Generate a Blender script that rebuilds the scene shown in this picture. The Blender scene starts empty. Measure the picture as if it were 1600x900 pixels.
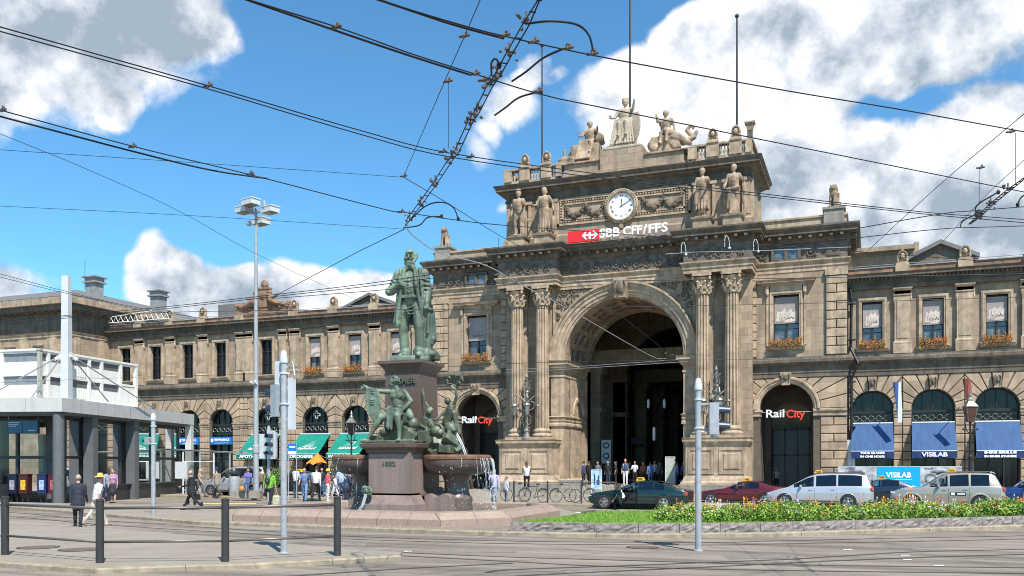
import bpy, bmesh, math, random
import numpy as np
from mathutils import Vector, Matrix, Euler
random.seed(7)
SC = bpy.context.scene
COL = SC.collection
R = math.radians
# ------------------------------------------------------------------ camera
FPX = 1388.0; HC = 2.08; YAW = R(21.76)
CA, SA = math.cos(YAW), math.sin(YAW)
cd = bpy.data.cameras.new('camera'); cam = bpy.data.objects.new('camera', cd); COL.objects.link(cam)
cam.location = (0, 0, HC); cam.rotation_euler = (R(90), 0, YAW)
cd.sensor_width = 36; cd.lens = 36*FPX/1600; cd.shift_y = 275/1600
cd.clip_start = .1; cd.clip_end = 3000
SC.camera = cam
# ------------------------------------------------------------------ world
SUN_EL = 54.0; SUN_PSI = 44.0      # elevation; turn from the facade normal towards +X
world = bpy.data.worlds.new('World'); SC.world = world; world.use_nodes = True
def build_world():
    nt = world.node_tree; N = nt.nodes; L = nt.links; N.clear()
    out = N.new('ShaderNodeOutputWorld')
    sky = N.new('ShaderNodeTexSky'); sky.sky_type = 'NISHITA'; sky.sun_disc = False
    sky.sun_elevation = R(SUN_EL); sky.sun_rotation = R(180-SUN_PSI)
    sky.altitude = 400; sky.air_density = 1.0; sky.dust_density = .25; sky.ozone_density = 2.2
    bg = N.new('ShaderNodeBackground'); bg.inputs[1].default_value = .115
    tn = N.new('ShaderNodeVectorMath'); tn.operation = 'MULTIPLY'; tn.inputs[1].default_value = (.60, 1.08, 1.24); L.new(sky.outputs[0], tn.inputs[0]); L.new(tn.outputs[0], bg.inputs[0])
    tc = N.new('ShaderNodeTexCoord')
    sep = N.new('ShaderNodeSeparateXYZ'); L.new(tc.outputs['Generated'], sep.inputs[0])
    def M(op, a, b=None, c=None, clamp=False):
        n = N.new('ShaderNodeMath'); n.operation = op; n.use_clamp = clamp
        for i, x in enumerate((a, b, c)):
            if x is None: continue
            if isinstance(x, (int, float)): n.inputs[i].default_value = x
            else: L.new(x, n.inputs[i])
        return n.outputs[0]
    az = M('ARCTAN2', sep.outputs[0], sep.outputs[1]); el = M('ARCSINE', sep.outputs[2])
    cmb = N.new('ShaderNodeCombineXYZ'); L.new(az, cmb.inputs[0]); L.new(el, cmb.inputs[1])
    # warp the bearing/height plane a little so blobs get irregular outlines
    nz = N.new('ShaderNodeTexNoise'); nz.inputs['Scale'].default_value = 5.0; nz.inputs['Detail'].default_value = 3
    L.new(tc.outputs['Generated'], nz.inputs['Vector'])
    wv = N.new('ShaderNodeVectorMath'); wv.operation = 'SUBTRACT'; L.new(nz.outputs['Color'], wv.inputs[0]); wv.inputs[1].default_value = (.5, .5, .5)
    ws = N.new('ShaderNodeVectorMath'); ws.operation = 'MULTIPLY'; L.new(wv.outputs[0], ws.inputs[0]); ws.inputs[1].default_value = (.14, .10, 0)
    wp = N.new('ShaderNodeVectorMath'); wp.operation = 'ADD'; L.new(cmb.outputs[0], wp.inputs[0]); L.new(ws.outputs[0], wp.inputs[1])
    # cloud banks: bearing / elevation (radians), half sizes, density, greyness
    banks = []
    def bank(px, py, rx, ry, dens, grey=0.):
        a = math.atan((px-800)/FPX)-YAW; e = math.atan((725-py)/math.hypot(FPX, px-800))
        banks.append((a, e, rx/FPX*.93, ry/FPX*.93, dens, grey))
    bank(90, 40, 330, 170, 1.1, .95); bank(290, 10, 150, 110, .8, .7); bank(190, 178, 50, 34, .35, .2); bank(40, 352, 55, 24, .4, .1)
    bank(20, 445, 110, 70, 1.1, .15); bank(250, 425, 75, 85, 1.2, .0); bank(330, 462, 100, 80, 1.2, .1); bank(430, 452, 100, 80, 1.3, .1)
    bank(540, 470, 100, 68, 1.3, .1); bank(650, 490, 100, 60, 1.0, .1)
    bank(800, 170, 90, 60, .8, .3); bank(850, 115, 55, 42, .75, .1); bank(735, 235, 65, 48, .6, .3); bank(765, 305, 48, 32, .55, .2)
    bank(950, 180, 100, 110, 1.1, .0); bank(1060, 175, 140, 150, 1.3, .25); bank(1160, 90, 170, 110, 1.2, .2); bank(1330, 70, 250, 120, 1.1, .35)
    bank(1500, 50, 200, 110, 1.0, .9); bank(1200, 260, 190, 130, 1.3, .5); bank(1420, 310, 220, 120, 1.3, .55); bank(1550, 270, 130, 120, 1.4, .1); bank(1400, 390, 240, 90, 1.2, .45)
    bank(1800, 200, 200, 200, 1.0, .4); bank(-300, 250, 200, 200, .9, .3); bank(2200, 300, 300, 160, 1, .4); bank(-900, 350, 400, 160, 1, .3)
    dens = None; gsum = None
    for (a, e, rx, ry, w, g) in banks:
        s = N.new('ShaderNodeVectorMath'); s.operation = 'SUBTRACT'; L.new(wp.outputs[0], s.inputs[0]); s.inputs[1].default_value = (a, e, 0)
        m = N.new('ShaderNodeVectorMath'); m.operation = 'MULTIPLY'; L.new(s.outputs[0], m.inputs[0]); m.inputs[1].default_value = (1/rx, 1/ry, 0)
        l = N.new('ShaderNodeVectorMath'); l.operation = 'DOT_PRODUCT'; L.new(m.outputs[0], l.inputs[0]); L.new(m.outputs[0], l.inputs[1])
        q = M('SUBTRACT', 1.0, l.outputs['Value'], clamp=True)
        d = M('MULTIPLY', q, w); dens = d if dens is None else M('MAXIMUM', dens, d) if False else M('ADD', dens, d)
        gg = M('MULTIPLY', q, g); gsum = gg if gsum is None else M('ADD', gsum, gg)
    def fbm(scale, detail, rough, off=(0, 0, 0)):
        mp = N.new('ShaderNodeMapping'); L.new(tc.outputs['Generated'], mp.inputs[0]); mp.inputs['Location'].default_value = off
        n = N.new('ShaderNodeTexNoise'); n.inputs['Scale'].default_value = scale; n.inputs['Detail'].default_value = detail; n.inputs['Roughness'].default_value = rough
        L.new(mp.outputs[0], n.inputs['Vector']); return n.outputs['Fac']
    n1 = fbm(9.0, 8, .58)
    nb = fbm(9.0, 8, .58, (-.018, .012, -.03))     # the same field sampled a step towards the sun
    dcap = M('MINIMUM', dens, 1.35)
    base = M('MULTIPLY_ADD', n1, 1.9, M('MULTIPLY_ADD', dcap, 1.15, -1.45))
    cov = M('SMOOTH_MIN', M('MULTIPLY', base, 3.2, clamp=True), 1.0, .1)
    mr = N.new('ShaderNodeMapRange'); mr.interpolation_type = 'SMOOTHSTEP'; L.new(base, mr.inputs[0]); mr.inputs[1].default_value = -.02; mr.inputs[2].default_value = .42
    relief = M('MULTIPLY', M('SUBTRACT', nb, n1), 5.0)
    low = fbm(4.5, 4, .5, (3, 1, 2))
    sh = M('ADD', M('MULTIPLY', M('MINIMUM', gsum, 1.0), .55), M('MULTIPLY_ADD', low, .9, -.38))
    sh = M('ADD', sh, relief, clamp=True)
    ramp = N.new('ShaderNodeValToRGB'); L.new(sh, ramp.inputs[0])
    e = ramp.color_ramp.elements; e[0].position = 0; e[0].color = (.98, .98, .98, 1); e[1].position = 1; e[1].color = (.34, .42, .51, 1)
    k = ramp.color_ramp.elements.new(.4); k.color = (.70, .75, .82, 1)
    bg2 = N.new('ShaderNodeBackground'); L.new(ramp.outputs[0], bg2.inputs[0]); bg2.inputs[1].default_value = .82
    mx = N.new('ShaderNodeMixShader'); L.new(mr.outputs[0], mx.inputs[0]); L.new(bg.outputs[0], mx.inputs[1]); L.new(bg2.outputs[0], mx.inputs[2])
    L.new(mx.outputs[0], out.inputs[0])
build_world()
sl = bpy.data.lights.new('sun', 'SUN'); sun = bpy.data.objects.new('sun', sl); COL.objects.link(sun)
sl.energy = 5.0; sl.angle = R(.5); sl.color = (1.0, .95, .87)
ce, se = math.cos(R(SUN_EL)), math.sin(R(SUN_EL)); px_, py_ = math.sin(R(SUN_PSI)), math.cos(R(SUN_PSI))
SUNV = Vector((px_*ce, -py_*ce, se))                     # towards the sun
sun.rotation_euler = SUNV.to_track_quat('Z', 'Y').to_euler()
SC.view_settings.view_transform = 'Standard'; SC.view_settings.look = 'None'
SC.view_settings.exposure = .5; SC.view_settings.gamma = 1; SC.view_settings.use_curve_mapping = False
SC.cycles.filter_width = 1.0; SC.cycles.max_bounces = 6; SC.cycles.transparent_max_bounces = 16
# ------------------------------------------------------------------ placing helpers
def at(px, d):                       # plan position on the bearing of a photo column at distance d
    r = (px-800)/FPX*d
    return (r*CA-d*SA, r*SA+d*CA)
def gd(py, z=0): return (HC-z)*FPX/(py-725)
def G(px, py, z=0):
    return at(px, gd(py, z))
def zat(py, d): return HC+(725-py)*d/FPX
def fx(px, Y): return Y*math.tan(math.atan((px-800)/FPX)-YAW)
# ------------------------------------------------------------------ object helpers
def tag(o, label=None, cat=None, group=None, kind=None):
    if label: o['label'] = label
    if cat: o['category'] = cat
    if group: o['group'] = group
    if kind: o['kind'] = kind
    return o
def empty(name, loc=(0, 0, 0), rz=0, label=None, cat=None, group=None, sc=1):
    o = bpy.data.objects.new(name, None); COL.objects.link(o); o.location = loc; o.rotation_euler = (0, 0, rz); o.scale = (sc, sc, sc)
    o.empty_display_size = .2
    return tag(o, label, cat, group)
def copy_tree(o, parent=None):
    c = o.copy(); COL.objects.link(c)
    if parent: c.parent = parent
    for ch in list(o.children): copy_tree(ch, c)
    return c
def link(name, me, parent=None, loc=(0, 0, 0), rot=(0, 0, 0)):
    o = bpy.data.objects.new(name, me); COL.objects.link(o); o.location = loc; o.rotation_euler = rot
    if parent: o.parent = parent
    return o
class MB:
    def __init__(s): s.v = []; s.f = []; s.m = []; s.cur = 0; s.T = None
    def add(s, vs, fs, mats=None):
        o = len(s.v)
        if s.T is not None: vs = [tuple(s.T @ Vector(p)) for p in vs]
        s.v += [tuple(p) for p in vs]
        for i, f in enumerate(fs): s.f.append(tuple(o+k for k in f)); s.m.append(s.cur if mats is None else mats[i])
    def box(s, x0, x1, y0, y1, z0, z1):
        s.add([(x0,y0,z0),(x1,y0,z0),(x1,y1,z0),(x0,y1,z0),(x0,y0,z1),(x1,y0,z1),(x1,y1,z1),(x0,y1,z1)],
              [(0,3,2,1),(4,5,6,7),(0,1,5,4),(1,2,6,5),(2,3,7,6),(3,0,4,7)])
    def cbox(s, c, d, rz=0, rx=0, ry=0):
        Mx = Matrix.Translation(c) @ Euler((rx, ry, rz)).to_matrix().to_4x4()
        a, b, h = d[0]/2, d[1]/2, d[2]/2
        vs = [Mx @ Vector(p) for p in [(-a,-b,-h),(a,-b,-h),(a,b,-h),(-a,b,-h),(-a,-b,h),(a,-b,h),(a,b,h),(-a,b,h)]]
        s.add(vs, [(0,3,2,1),(4,5,6,7),(0,1,5,4),(1,2,6,5),(2,3,7,6),(3,0,4,7)])
    def frustum(s, cx, cy, a0, b0, z0, a1, b1, z1):
        s.add([(cx-a0,cy-b0,z0),(cx+a0,cy-b0,z0),(cx+a0,cy+b0,z0),(cx-a0,cy+b0,z0),(cx-a1,cy-b1,z1),(cx+a1,cy-b1,z1),(cx+a1,cy+b1,z1),(cx-a1,cy+b1,z1)],
              [(0,3,2,1),(4,5,6,7),(0,1,5,4),(1,2,6,5),(2,3,7,6),(3,0,4,7)])
    def prismy(s, pts, y0, y1):      # polygon in xz extruded along y
        n = len(pts); vs = [(x, y0, z) for x, z in pts]+[(x, y1, z) for x, z in pts]
        s.add(vs, [tuple(range(n)), tuple(range(2*n-1, n-1, -1))]+[(i, n+i, n+(i+1) % n, (i+1) % n) for i in range(n)])
    def prismx(s, pts, x0, x1):      # polygon in yz extruded along x
        n = len(pts); vs = [(x0, y, z) for y, z in pts]+[(x1, y, z) for y, z in pts]
        s.add(vs, [tuple(range(n)), tuple(range(2*n-1, n-1, -1))]+[(i, n+i, n+(i+1) % n, (i+1) % n) for i in range(n)])
    def prismz(s, pts, z0, z1):
        n = len(pts); vs = [(x, y, z0) for x, y in pts]+[(x, y, z1) for x, y in pts]
        s.add(vs, [tuple(range(n-1, -1, -1)), tuple(range(n, 2*n))]+[(i, (i+1) % n, n+(i+1) % n, n+i) for i in range(n)])
    def block(s, pts, y, out=.08, ch=.03, gap=.026):    # chamfered stone standing out of a wall that faces -y
        cx = sum(p[0] for p in pts)/len(pts); cz = sum(p[1] for p in pts)/len(pts)
        def shrink(g):
            r = []
            n = len(pts)
            for i in range(n):
                p0, p1, p2 = Vector(pts[i-1]), Vector(pts[i]), Vector(pts[(i+1) % n])
                e1 = (p1-p0); e2 = (p2-p1)
                if e1.length < 1e-5 or e2.length < 1e-5: r.append(tuple(p1)); continue
                e1.normalize(); e2.normalize()
                n1 = Vector((-e1.y, e1.x)); n2 = Vector((-e2.y, e2.x))
                c = Vector((cx, cz))
                if n1.dot(c-p1) < 0: n1 = -n1
                if n2.dot(c-p1) < 0: n2 = -n2
                b = n1+n2; dd = max(.35, b.dot(n1))
                r.append(tuple(p1+b*(g/dd)))
            return r
        A = shrink(gap); B = shrink(gap+ch); n = len(pts)
        j = random.uniform(-.008, .008)
        vs = [(x, y, z) for x, z in A]+[(x, y-out*.5, z) for x, z in A]+[(x, y-out+j, z) for x, z in B]
        fs = [tuple(range(2*n, 3*n))]
        for k in (0, n): fs += [(k+i, k+(i+1) % n, k+n+(i+1) % n, k+n+i) for i in range(n)]
        s.add(vs, fs)
    def rect(s, x0, x1, z0, z1, y, out=.08, ch=.03, gap=.026): s.block([(x0,z0),(x1,z0),(x1,z1),(x0,z1)], y, out, ch, gap)
    def tube(s, pts, r, n=6, r2=None, cap=True):
        P = [Vector(p) for p in pts]; m = len(P); vs = []; prev = None
        for i in range(m):
            t = (P[min(i+1, m-1)]-P[max(i-1, 0)])
            if t.length < 1e-9: t = Vector((0, 0, 1))
            t.normalize()
            if prev is None:
                up = Vector((0, 0, 1)) if abs(t.z) < .9 else Vector((1, 0, 0))
                u = t.cross(up).normalized()
            else:
                u = (prev-t*prev.dot(t)); u = u.normalized() if u.length > 1e-6 else t.orthogonal().normalized()
            prev = u; w = t.cross(u)
            rr = (r[i] if isinstance(r, (list, tuple)) else (r if r2 is None else r+(r2-r)*i/(m-1)))
            for k in range(n):
                a = 2*math.pi*k/n; vs.append(P[i]+(u*math.cos(a)+w*math.sin(a))*rr)
        fs = [(i*n+k, i*n+(k+1) % n, (i+1)*n+(k+1) % n, (i+1)*n+k) for i in range(m-1) for k in range(n)]
        if cap: fs += [tuple(range(n-1, -1, -1)), tuple((m-1)*n+k for k in range(n))]
        s.add(vs, fs)
    def lathe(s, prof, cx=0, cy=0, n=16, flute=0, fd=.05, zs=1, a0=0):
        vs = []; m = len(prof)
        for r, z in prof:
            for k in range(n):
                a = a0+2*math.pi*k/n; rr = r
                if flute: rr = r*(1-fd*max(0, math.sin(a*flute))**.6)
                vs.append((cx+rr*math.cos(a), cy+rr*math.sin(a), z))
        fs = [(i*n+k, i*n+(k+1) % n, (i+1)*n+(k+1) % n, (i+1)*n+k) for i in range(m-1) for k in range(n)]
        fs += [tuple(range(n-1, -1, -1)), tuple((m-1)*n+k for k in range(n))]
        s.add(vs, fs)
    def ball(s, c, r, n=8, m=6, rot=None):
        if isinstance(r, (int, float)): r = (r, r, r)
        vs = []
        Q = Euler(rot).to_matrix() if rot else None
        def pt(x, y, z):
            p = Vector((x*r[0], y*r[1], z*r[2]))
            if Q is not None: p = Q @ p
            return (c[0]+p.x, c[1]+p.y, c[2]+p.z)
        vs.append(pt(0, 0, -1))
        for i in range(1, m):
            ph = -math.pi/2+math.pi*i/m
            for k in range(n): a = 2*math.pi*k/n; vs.append(pt(math.cos(ph)*math.cos(a), math.cos(ph)*math.sin(a), math.sin(ph)))
        vs.append(pt(0, 0, 1)); e = len(vs)-1
        fs = [(0, 1+(k+1) % n, 1+k) for k in range(n)]
        for i in range(m-2): fs += [(1+i*n+k, 1+i*n+(k+1) % n, 1+(i+1)*n+(k+1) % n, 1+(i+1)*n+k) for k in range(n)]
        b = 1+(m-2)*n; fs += [(b+k, b+(k+1) % n, e) for k in range(n)]
        s.add(vs, fs)
    def mold(s, prof, path, closed=False):   # horizontal sweep of (out, z) along a plan path, outward is to the right of travel
        P = [Vector(p) for p in path]; m = len(P); vs = []
        for i in range(m):
            d1 = (P[i]-P[i-1]).normalized() if (i > 0 or closed) else None
            d2 = (P[(i+1) % m]-P[i]).normalized() if (i < m-1 or closed) else None
            if d1 is None: d1 = d2
            if d2 is None: d2 = d1
            n1 = Vector((d1.y, -d1.x)); n2 = Vector((d2.y, -d2.x)); b = n1+n2
            b = b/max(.3, b.dot(n1))
            for o, z in prof: vs.append((P[i].x+b.x*o, P[i].y+b.y*o, z))
        k = len(prof); rng = m if closed else m-1
        fs = [(i*k+j, ((i+1) % m)*k+j, ((i+1) % m)*k+j+1, i*k+j+1) for i in range(rng) for j in range(k-1)]
        if not closed: fs += [tuple(range(k)), tuple((m-1)*k+j for j in range(k-1, -1, -1))]
        s.add(vs, fs)
    def archmold(s, xc, zs, r, prof, Y, n=28, a0=0, a1=math.pi):  # prof of (dr, out)
        vs = []; k = len(prof)
        for i in range(n+1):
            a = a0+(a1-a0)*i/n
            for dr, o in prof: vs.append((xc+(r+dr)*math.cos(a), Y-o, zs+(r+dr)*math.sin(a)))
        fs = [(i*k+j, i*k+j+1, (i+1)*k+j+1, (i+1)*k+j) for i in range(n) for j in range(k-1)]
        fs += [tuple(range(k)), tuple(n*k+j for j in range(k-1, -1, -1))]
        s.add(vs, fs)
    def archpanel(s, xa, xb, z0, z1, xc, r, zs, Y, depth=.6, n=24):   # wall with an arched opening, plus its reveal
        A = [(xc+r*math.cos(math.pi*i/n), zs+r*math.sin(math.pi*i/n)) for i in range(n+1)]
        s.add([(xa,Y,z0),(xc-r,Y,z0),(xc-r,Y,zs),(xa,Y,zs)], [(0,1,2,3)])
        s.add([(xc+r,Y,z0),(xb,Y,z0),(xb,Y,zs),(xc+r,Y,zs)], [(0,1,2,3)])
        # region above spring
        top = []
        for (x, z) in A:
            top.append((xa+(xb-xa)*(x-(xc-r))/(2*r), z1))
        vs = [(x, Y, z) for x, z in A]+[(x, Y, z) for x, z in top]
        s.add(vs, [(i, i+1, n+1+i+1, n+1+i) for i in range(n)])
        s.add([(xb,Y,zs),(xb,Y,z1),(xc+r,Y,zs)], [(0,1,2)]); s.add([(xa,Y,zs),(xc-r,Y,zs),(xa,Y,z1)], [(0,1,2)])
        B = [(xc+r, z0)]+A+[(xc-r, z0)]; m = len(B)
        s.add([(x, Y, z) for x, z in B]+[(x, Y+depth, z) for x, z in B], [(i, i+1, m+i+1, m+i) for i in range(m-1)])
    def build(s, name, mats, parent=None, smooth=False, loc=(0,0,0), rz=0, auto=None):
        me = bpy.data.meshes.new(name); me.from_pydata(s.v, [], s.f)
        if not isinstance(mats, (list, tuple)): mats = [mats]
        for m in mats: me.materials.append(m)
        me.polygons.foreach_set('material_index', s.m)
        bm = bmesh.new(); bm.from_mesh(me); bmesh.ops.recalc_face_normals(bm, faces=bm.faces); bm.to_mesh(me); bm.free()
        if smooth or auto:
            me.polygons.foreach_set('use_smooth', [True]*len(me.polygons))
            me.set_sharp_from_angle(angle=R(auto or 40)) if auto else None
        me.update()
        return link(name, me, parent, loc, (0, 0, rz))
# ------------------------------------------------------------------ materials
def mat(name, col, rough=.7, metal=0, var=.15, scale=3., bump=0., bscale=20., streak=0., col2=None, spec=.5, stain=None, detail=6, coat=0, emit=0, aniso=(1, 1, 1), bdist=.02):
    m = bpy.data.materials.new(name); m.use_nodes = True; nt = m.node_tree; N = nt.nodes; L = nt.links
    b = N['Principled BSDF']; b.inputs['Roughness'].default_value = rough; b.inputs['Metallic'].default_value = metal
    b.inputs['Specular IOR Level'].default_value = spec
    if coat: b.inputs['Coat Weight'].default_value = coat; b.inputs['Coat Roughness'].default_value = .05
    tc = N.new('ShaderNodeTexCoord'); mp = N.new('ShaderNodeMapping'); L.new(tc.outputs['Object'], mp.inputs[0]); mp.inputs['Scale'].default_value = aniso
    nz = N.new('ShaderNodeTexNoise'); nz.inputs['Scale'].default_value = scale; nz.inputs['Detail'].default_value = detail; nz.inputs['Roughness'].default_value = .6
    L.new(mp.outputs[0], nz.inputs['Vector'])
    rp = N.new('ShaderNodeValToRGB'); L.new(nz.outputs['Fac'], rp.inputs[0])
    c2 = col2 or tuple(max(0, c*(1-var*1.6)) for c in col); c1 = tuple(min(1, c*(1+var)) for c in col) if not col2 else col
    rp.color_ramp.elements[0].position = .3; rp.color_ramp.elements[1].position = .7
    rp.color_ramp.elements[0].color = (*c2, 1); rp.color_ramp.elements[1].color = (*c1, 1)
    outc = rp.outputs[0]
    if streak:
        m2 = N.new('ShaderNodeMapping'); L.new(tc.outputs['Object'], m2.inputs[0]); m2.inputs['Scale'].default_value = (1.6, 1.6, .12)
        n2 = N.new('ShaderNodeTexNoise'); n2.inputs['Scale'].default_value = 2.2; n2.inputs['Detail'].default_value = 5; L.new(m2.outputs[0], n2.inputs['Vector'])
        r2 = N.new('ShaderNodeMapRange'); L.new(n2.outputs['Fac'], r2.inputs[0]); r2.inputs[1].default_value = .46; r2.inputs[2].default_value = .68; r2.inputs[3].default_value = 0; r2.inputs[4].default_value = streak
        mx = N.new('ShaderNodeMix'); mx.data_type = 'RGBA'; L.new(r2.outputs[0], mx.inputs[0]); L.new(outc, mx.inputs[6]); mx.inputs[7].default_value = (*(stain or tuple(c*.35 for c in col)), 1)
        outc = mx.outputs[2]
    L.new(outc, b.inputs['Base Color'])
    if bump:
        nb = N.new('ShaderNodeTexNoise'); nb.inputs['Scale'].default_value = bscale; nb.inputs['Detail'].default_value = 5; L.new(mp.outputs[0], nb.inputs['Vector'])
        bp = N.new('ShaderNodeBump'); bp.inputs['Strength'].default_value = bump; bp.inputs['Distance'].default_value = bdist; L.new(nb.outputs['Fac'], bp.inputs['Height']); L.new(bp.outputs[0], b.inputs['Normal'])
    if emit: b.inputs['Emission Color'].default_value = (*col, 1); b.inputs['Emission Strength'].default_value = emit
    return m
def ashlar(name, c1, c2, bw=.9, bh=.45, mortar=.012, streak=.5, rough=.85, stain=(.07, .06, .05), mcol=None, warmvar=.16):
    m = mat(name, c1, rough, bump=.25, bscale=14, spec=.3); nt = m.node_tree; N = nt.nodes; L = nt.links; b = N['Principled BSDF']
    tc = [n for n in N if n.type == 'TEX_COORD'][0]
    sp = N.new('ShaderNodeSeparateXYZ'); L.new(tc.outputs['Object'], sp.inputs[0])
    ad = N.new('ShaderNodeMath'); ad.operation = 'ADD'; L.new(sp.outputs[0], ad.inputs[0]); L.new(sp.outputs[1], ad.inputs[1])
    cb = N.new('ShaderNodeCombineXYZ'); L.new(ad.outputs[0], cb.inputs[0]); L.new(sp.outputs[2], cb.inputs[1])
    bk = N.new('ShaderNodeTexBrick'); L.new(cb.outputs[0], bk.inputs['Vector']); bk.inputs['Scale'].default_value = 1
    bk.inputs['Brick Width'].default_value = bw; bk.inputs['Row Height'].default_value = bh; bk.inputs['Mortar Size'].default_value = mortar; bk.inputs['Mortar Smooth'].default_value = .3
    bk.inputs['Color1'].default_value = (*c1, 1); bk.inputs['Color2'].default_value = (*c2, 1); bk.inputs['Mortar'].default_value = (*(mcol or tuple(c*.45 for c in c1)), 1)
    nz = N.new('ShaderNodeTexNoise'); nz.inputs['Scale'].default_value = .9; nz.inputs['Detail'].default_value = 7; nz.inputs['Roughness'].default_value = .65; L.new(tc.outputs['Object'], nz.inputs['Vector'])
    mr = N.new('ShaderNodeMapRange'); L.new(nz.outputs['Fac'], mr.inputs[0]); mr.inputs[1].default_value = .3; mr.inputs[2].default_value = .7; mr.inputs[3].default_value = 1-warmvar*1.6; mr.inputs[4].default_value = 1+warmvar
    mu = N.new('ShaderNodeVectorMath'); mu.operation = 'SCALE'; L.new(bk.outputs['Color'], mu.inputs[0]); L.new(mr.outputs[0], mu.inputs['Scale'])
    m2 = N.new('ShaderNodeMapping'); L.new(tc.outputs['Object'], m2.inputs[0]); m2.inputs['Scale'].default_value = (1.3, 1.3, .14)
    n2 = N.new('ShaderNodeTexNoise'); n2.inputs['Scale'].default_value = 1.8; n2.inputs['Detail'].default_value = 6; L.new(m2.outputs[0], n2.inputs['Vector'])
    r2 = N.new('ShaderNodeMapRange'); L.new(n2.outputs['Fac'], r2.inputs[0]); r2.inputs[1].default_value = .47; r2.inputs[2].default_value = .7; r2.inputs[3].default_value = 0; r2.inputs[4].default_value = streak
    mx = N.new('ShaderNodeMix'); mx.data_type = 'RGBA'; L.new(r2.outputs[0], mx.inputs[0]); L.new(mu.outputs[0], mx.inputs[6]); mx.inputs[7].default_value = (*stain, 1)
    L.new(mx.outputs[2], b.inputs['Base Color'])
    return m
M = {}
M['stone'] = ashlar('sandstone', (.44, .325, .225), (.29, .225, .165), .95, .52, .010, .35)
M['rust'] = ashlar('rusticated_sandstone', (.51, .375, .255), (.35, .265, .185), 1.3, .6, .0, .30)
M['joint'] = mat('joint_shade_stone', (.13, .10, .075), .95)
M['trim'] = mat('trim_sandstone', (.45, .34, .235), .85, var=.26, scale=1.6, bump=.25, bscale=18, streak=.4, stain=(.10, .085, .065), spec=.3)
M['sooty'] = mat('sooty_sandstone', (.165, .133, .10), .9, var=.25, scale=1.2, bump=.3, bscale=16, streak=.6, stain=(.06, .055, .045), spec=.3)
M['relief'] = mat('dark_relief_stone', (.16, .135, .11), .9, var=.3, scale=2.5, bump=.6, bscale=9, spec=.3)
M['redstone'] = mat('reddish_parapet_stone', (.33, .19, .12), .9, var=.3, scale=1.5, bump=.2, streak=.7, stain=(.11, .09, .07), spec=.3)
M['plinth'] = ashlar('plinth_stone', (.33, .30, .25), (.28, .26, .22), 1.6, .5, .012, .3)
M['statue'] = mat('carved_sandstone', (.42, .31, .215), .9, var=.4, scale=2.2, bump=.7, bscale=7, streak=.8, stain=(.07, .06, .045), spec=.3)
M['palestatue'] = mat('pale_carved_stone', (.46, .375, .28), .9, var=.2, scale=2.2, bump=.3, bscale=8, streak=.5, stain=(.12, .11, .09), spec=.3)
M['glass'] = mat('dark_window_glass', (.012, .014, .018), .08, var=.4, scale=.8, spec=.35)
M['glassb'] = mat('bluish_window_glass', (.11, .13, .15), .12, var=.6, scale=1.2, spec=1.)
M['frame'] = mat('black_window_frame', (.02, .02, .02), .5)
M['blind'] = mat('grey_violet_banner', (.33, .285, .27), .9, var=.1)
M['blindw'] = mat('pale_banner_motif', (.60, .51, .44), .9, var=.15, bump=.5, bscale=6)
M['ink'] = mat('banner_ink', (.12, .10, .11), .8)
M['iron'] = mat('black_cast_iron', (.025, .025, .025), .45, metal=.3)
M['ironl'] = mat('weathered_grey_iron', (.27, .26, .23), .5, metal=.5, var=.3)
M['slate'] = mat('slate_roof', (.17, .16, .15), .6, var=.2, scale=1.2, bump=.2, aniso=(1, 6, 1))
M['zinc'] = mat('zinc_sheet', (.27, .265, .26), .6, var=.2)
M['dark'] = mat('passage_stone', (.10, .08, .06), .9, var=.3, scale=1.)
M['hall'] = ashlar('hall_sandstone', (.36, .29, .2), (.3, .24, .17), 1.2, .6, .012, .3)
M['white'] = mat('white_paint', (.74, .72, .65), .5, var=.04, streak=.12)
M['lamp'] = mat('pale_grey_enamel', (.55, .57, .58), .4, var=.06)
M['pole'] = mat('galvanised_pole', (.38, .40, .42), .5, metal=.15, var=.12, scale=8, streak=.25)
M['canopy'] = mat('brushed_grey_cladding', (.50, .49, .47), .5, metal=0, var=.06, scale=1.5, streak=.15)
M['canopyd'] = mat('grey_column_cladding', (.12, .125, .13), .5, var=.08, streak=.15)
M['charcoal'] = mat('charcoal_panel', (.03, .032, .034), .35, var=.2)
M['rail'] = mat('anthracite_post_paint', (.045, .043, .042), .5, metal=.2, var=.15, scale=10)
M['steel'] = mat('brushed_steel_tube', (.16, .135, .12), .4, metal=.5, var=.08)
M['red'] = mat('red_enamel', (.75, .02, .025), .4, var=.03)
M['whitel'] = mat('white_letters', (.85, .85, .85), .4, var=.02)
M['greenaw'] = mat('green_awning_cloth', (.0, .21, .15), .8, var=.12, scale=1.5, bump=.2, bscale=4)
M['blueaw'] = mat('blue_awning_cloth', (.035, .09, .21), .8, var=.15, scale=1.2, bump=.3, bscale=3, aniso=(3, 1, .5))
M['navy'] = mat('navy_valance_cloth', (.012, .035, .12), .8, var=.15)
M['bluesign'] = mat('blue_sign', (.01, .15, .48), .35, var=.05)
M['cyan'] = mat('cyan_banner', (.0, .36, .68), .5, var=.05)
M['orange'] = mat('orange_cloth', (.85, .22, .01), .7, var=.1)
M['bronze'] = mat('green_patina_bronze', (.26, .34, .245), .6, metal=.1, col2=(.045, .065, .045), scale=2.6, bump=.45, bscale=6, streak=.75, stain=(.03, .045, .035), spec=.5, bdist=.03)
M['bronzed'] = mat('dark_patina_bronze', (.17, .20, .13), .5, metal=.2, col2=(.055, .065, .045), scale=3, bump=.5, bscale=7, streak=.5, stain=(.02, .024, .02), bdist=.03)
M['porphyry'] = mat('red_brown_granite', (.13, .092, .075), .35, var=.2, scale=22, streak=.3, stain=(.05, .035, .03), bump=.05)
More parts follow.
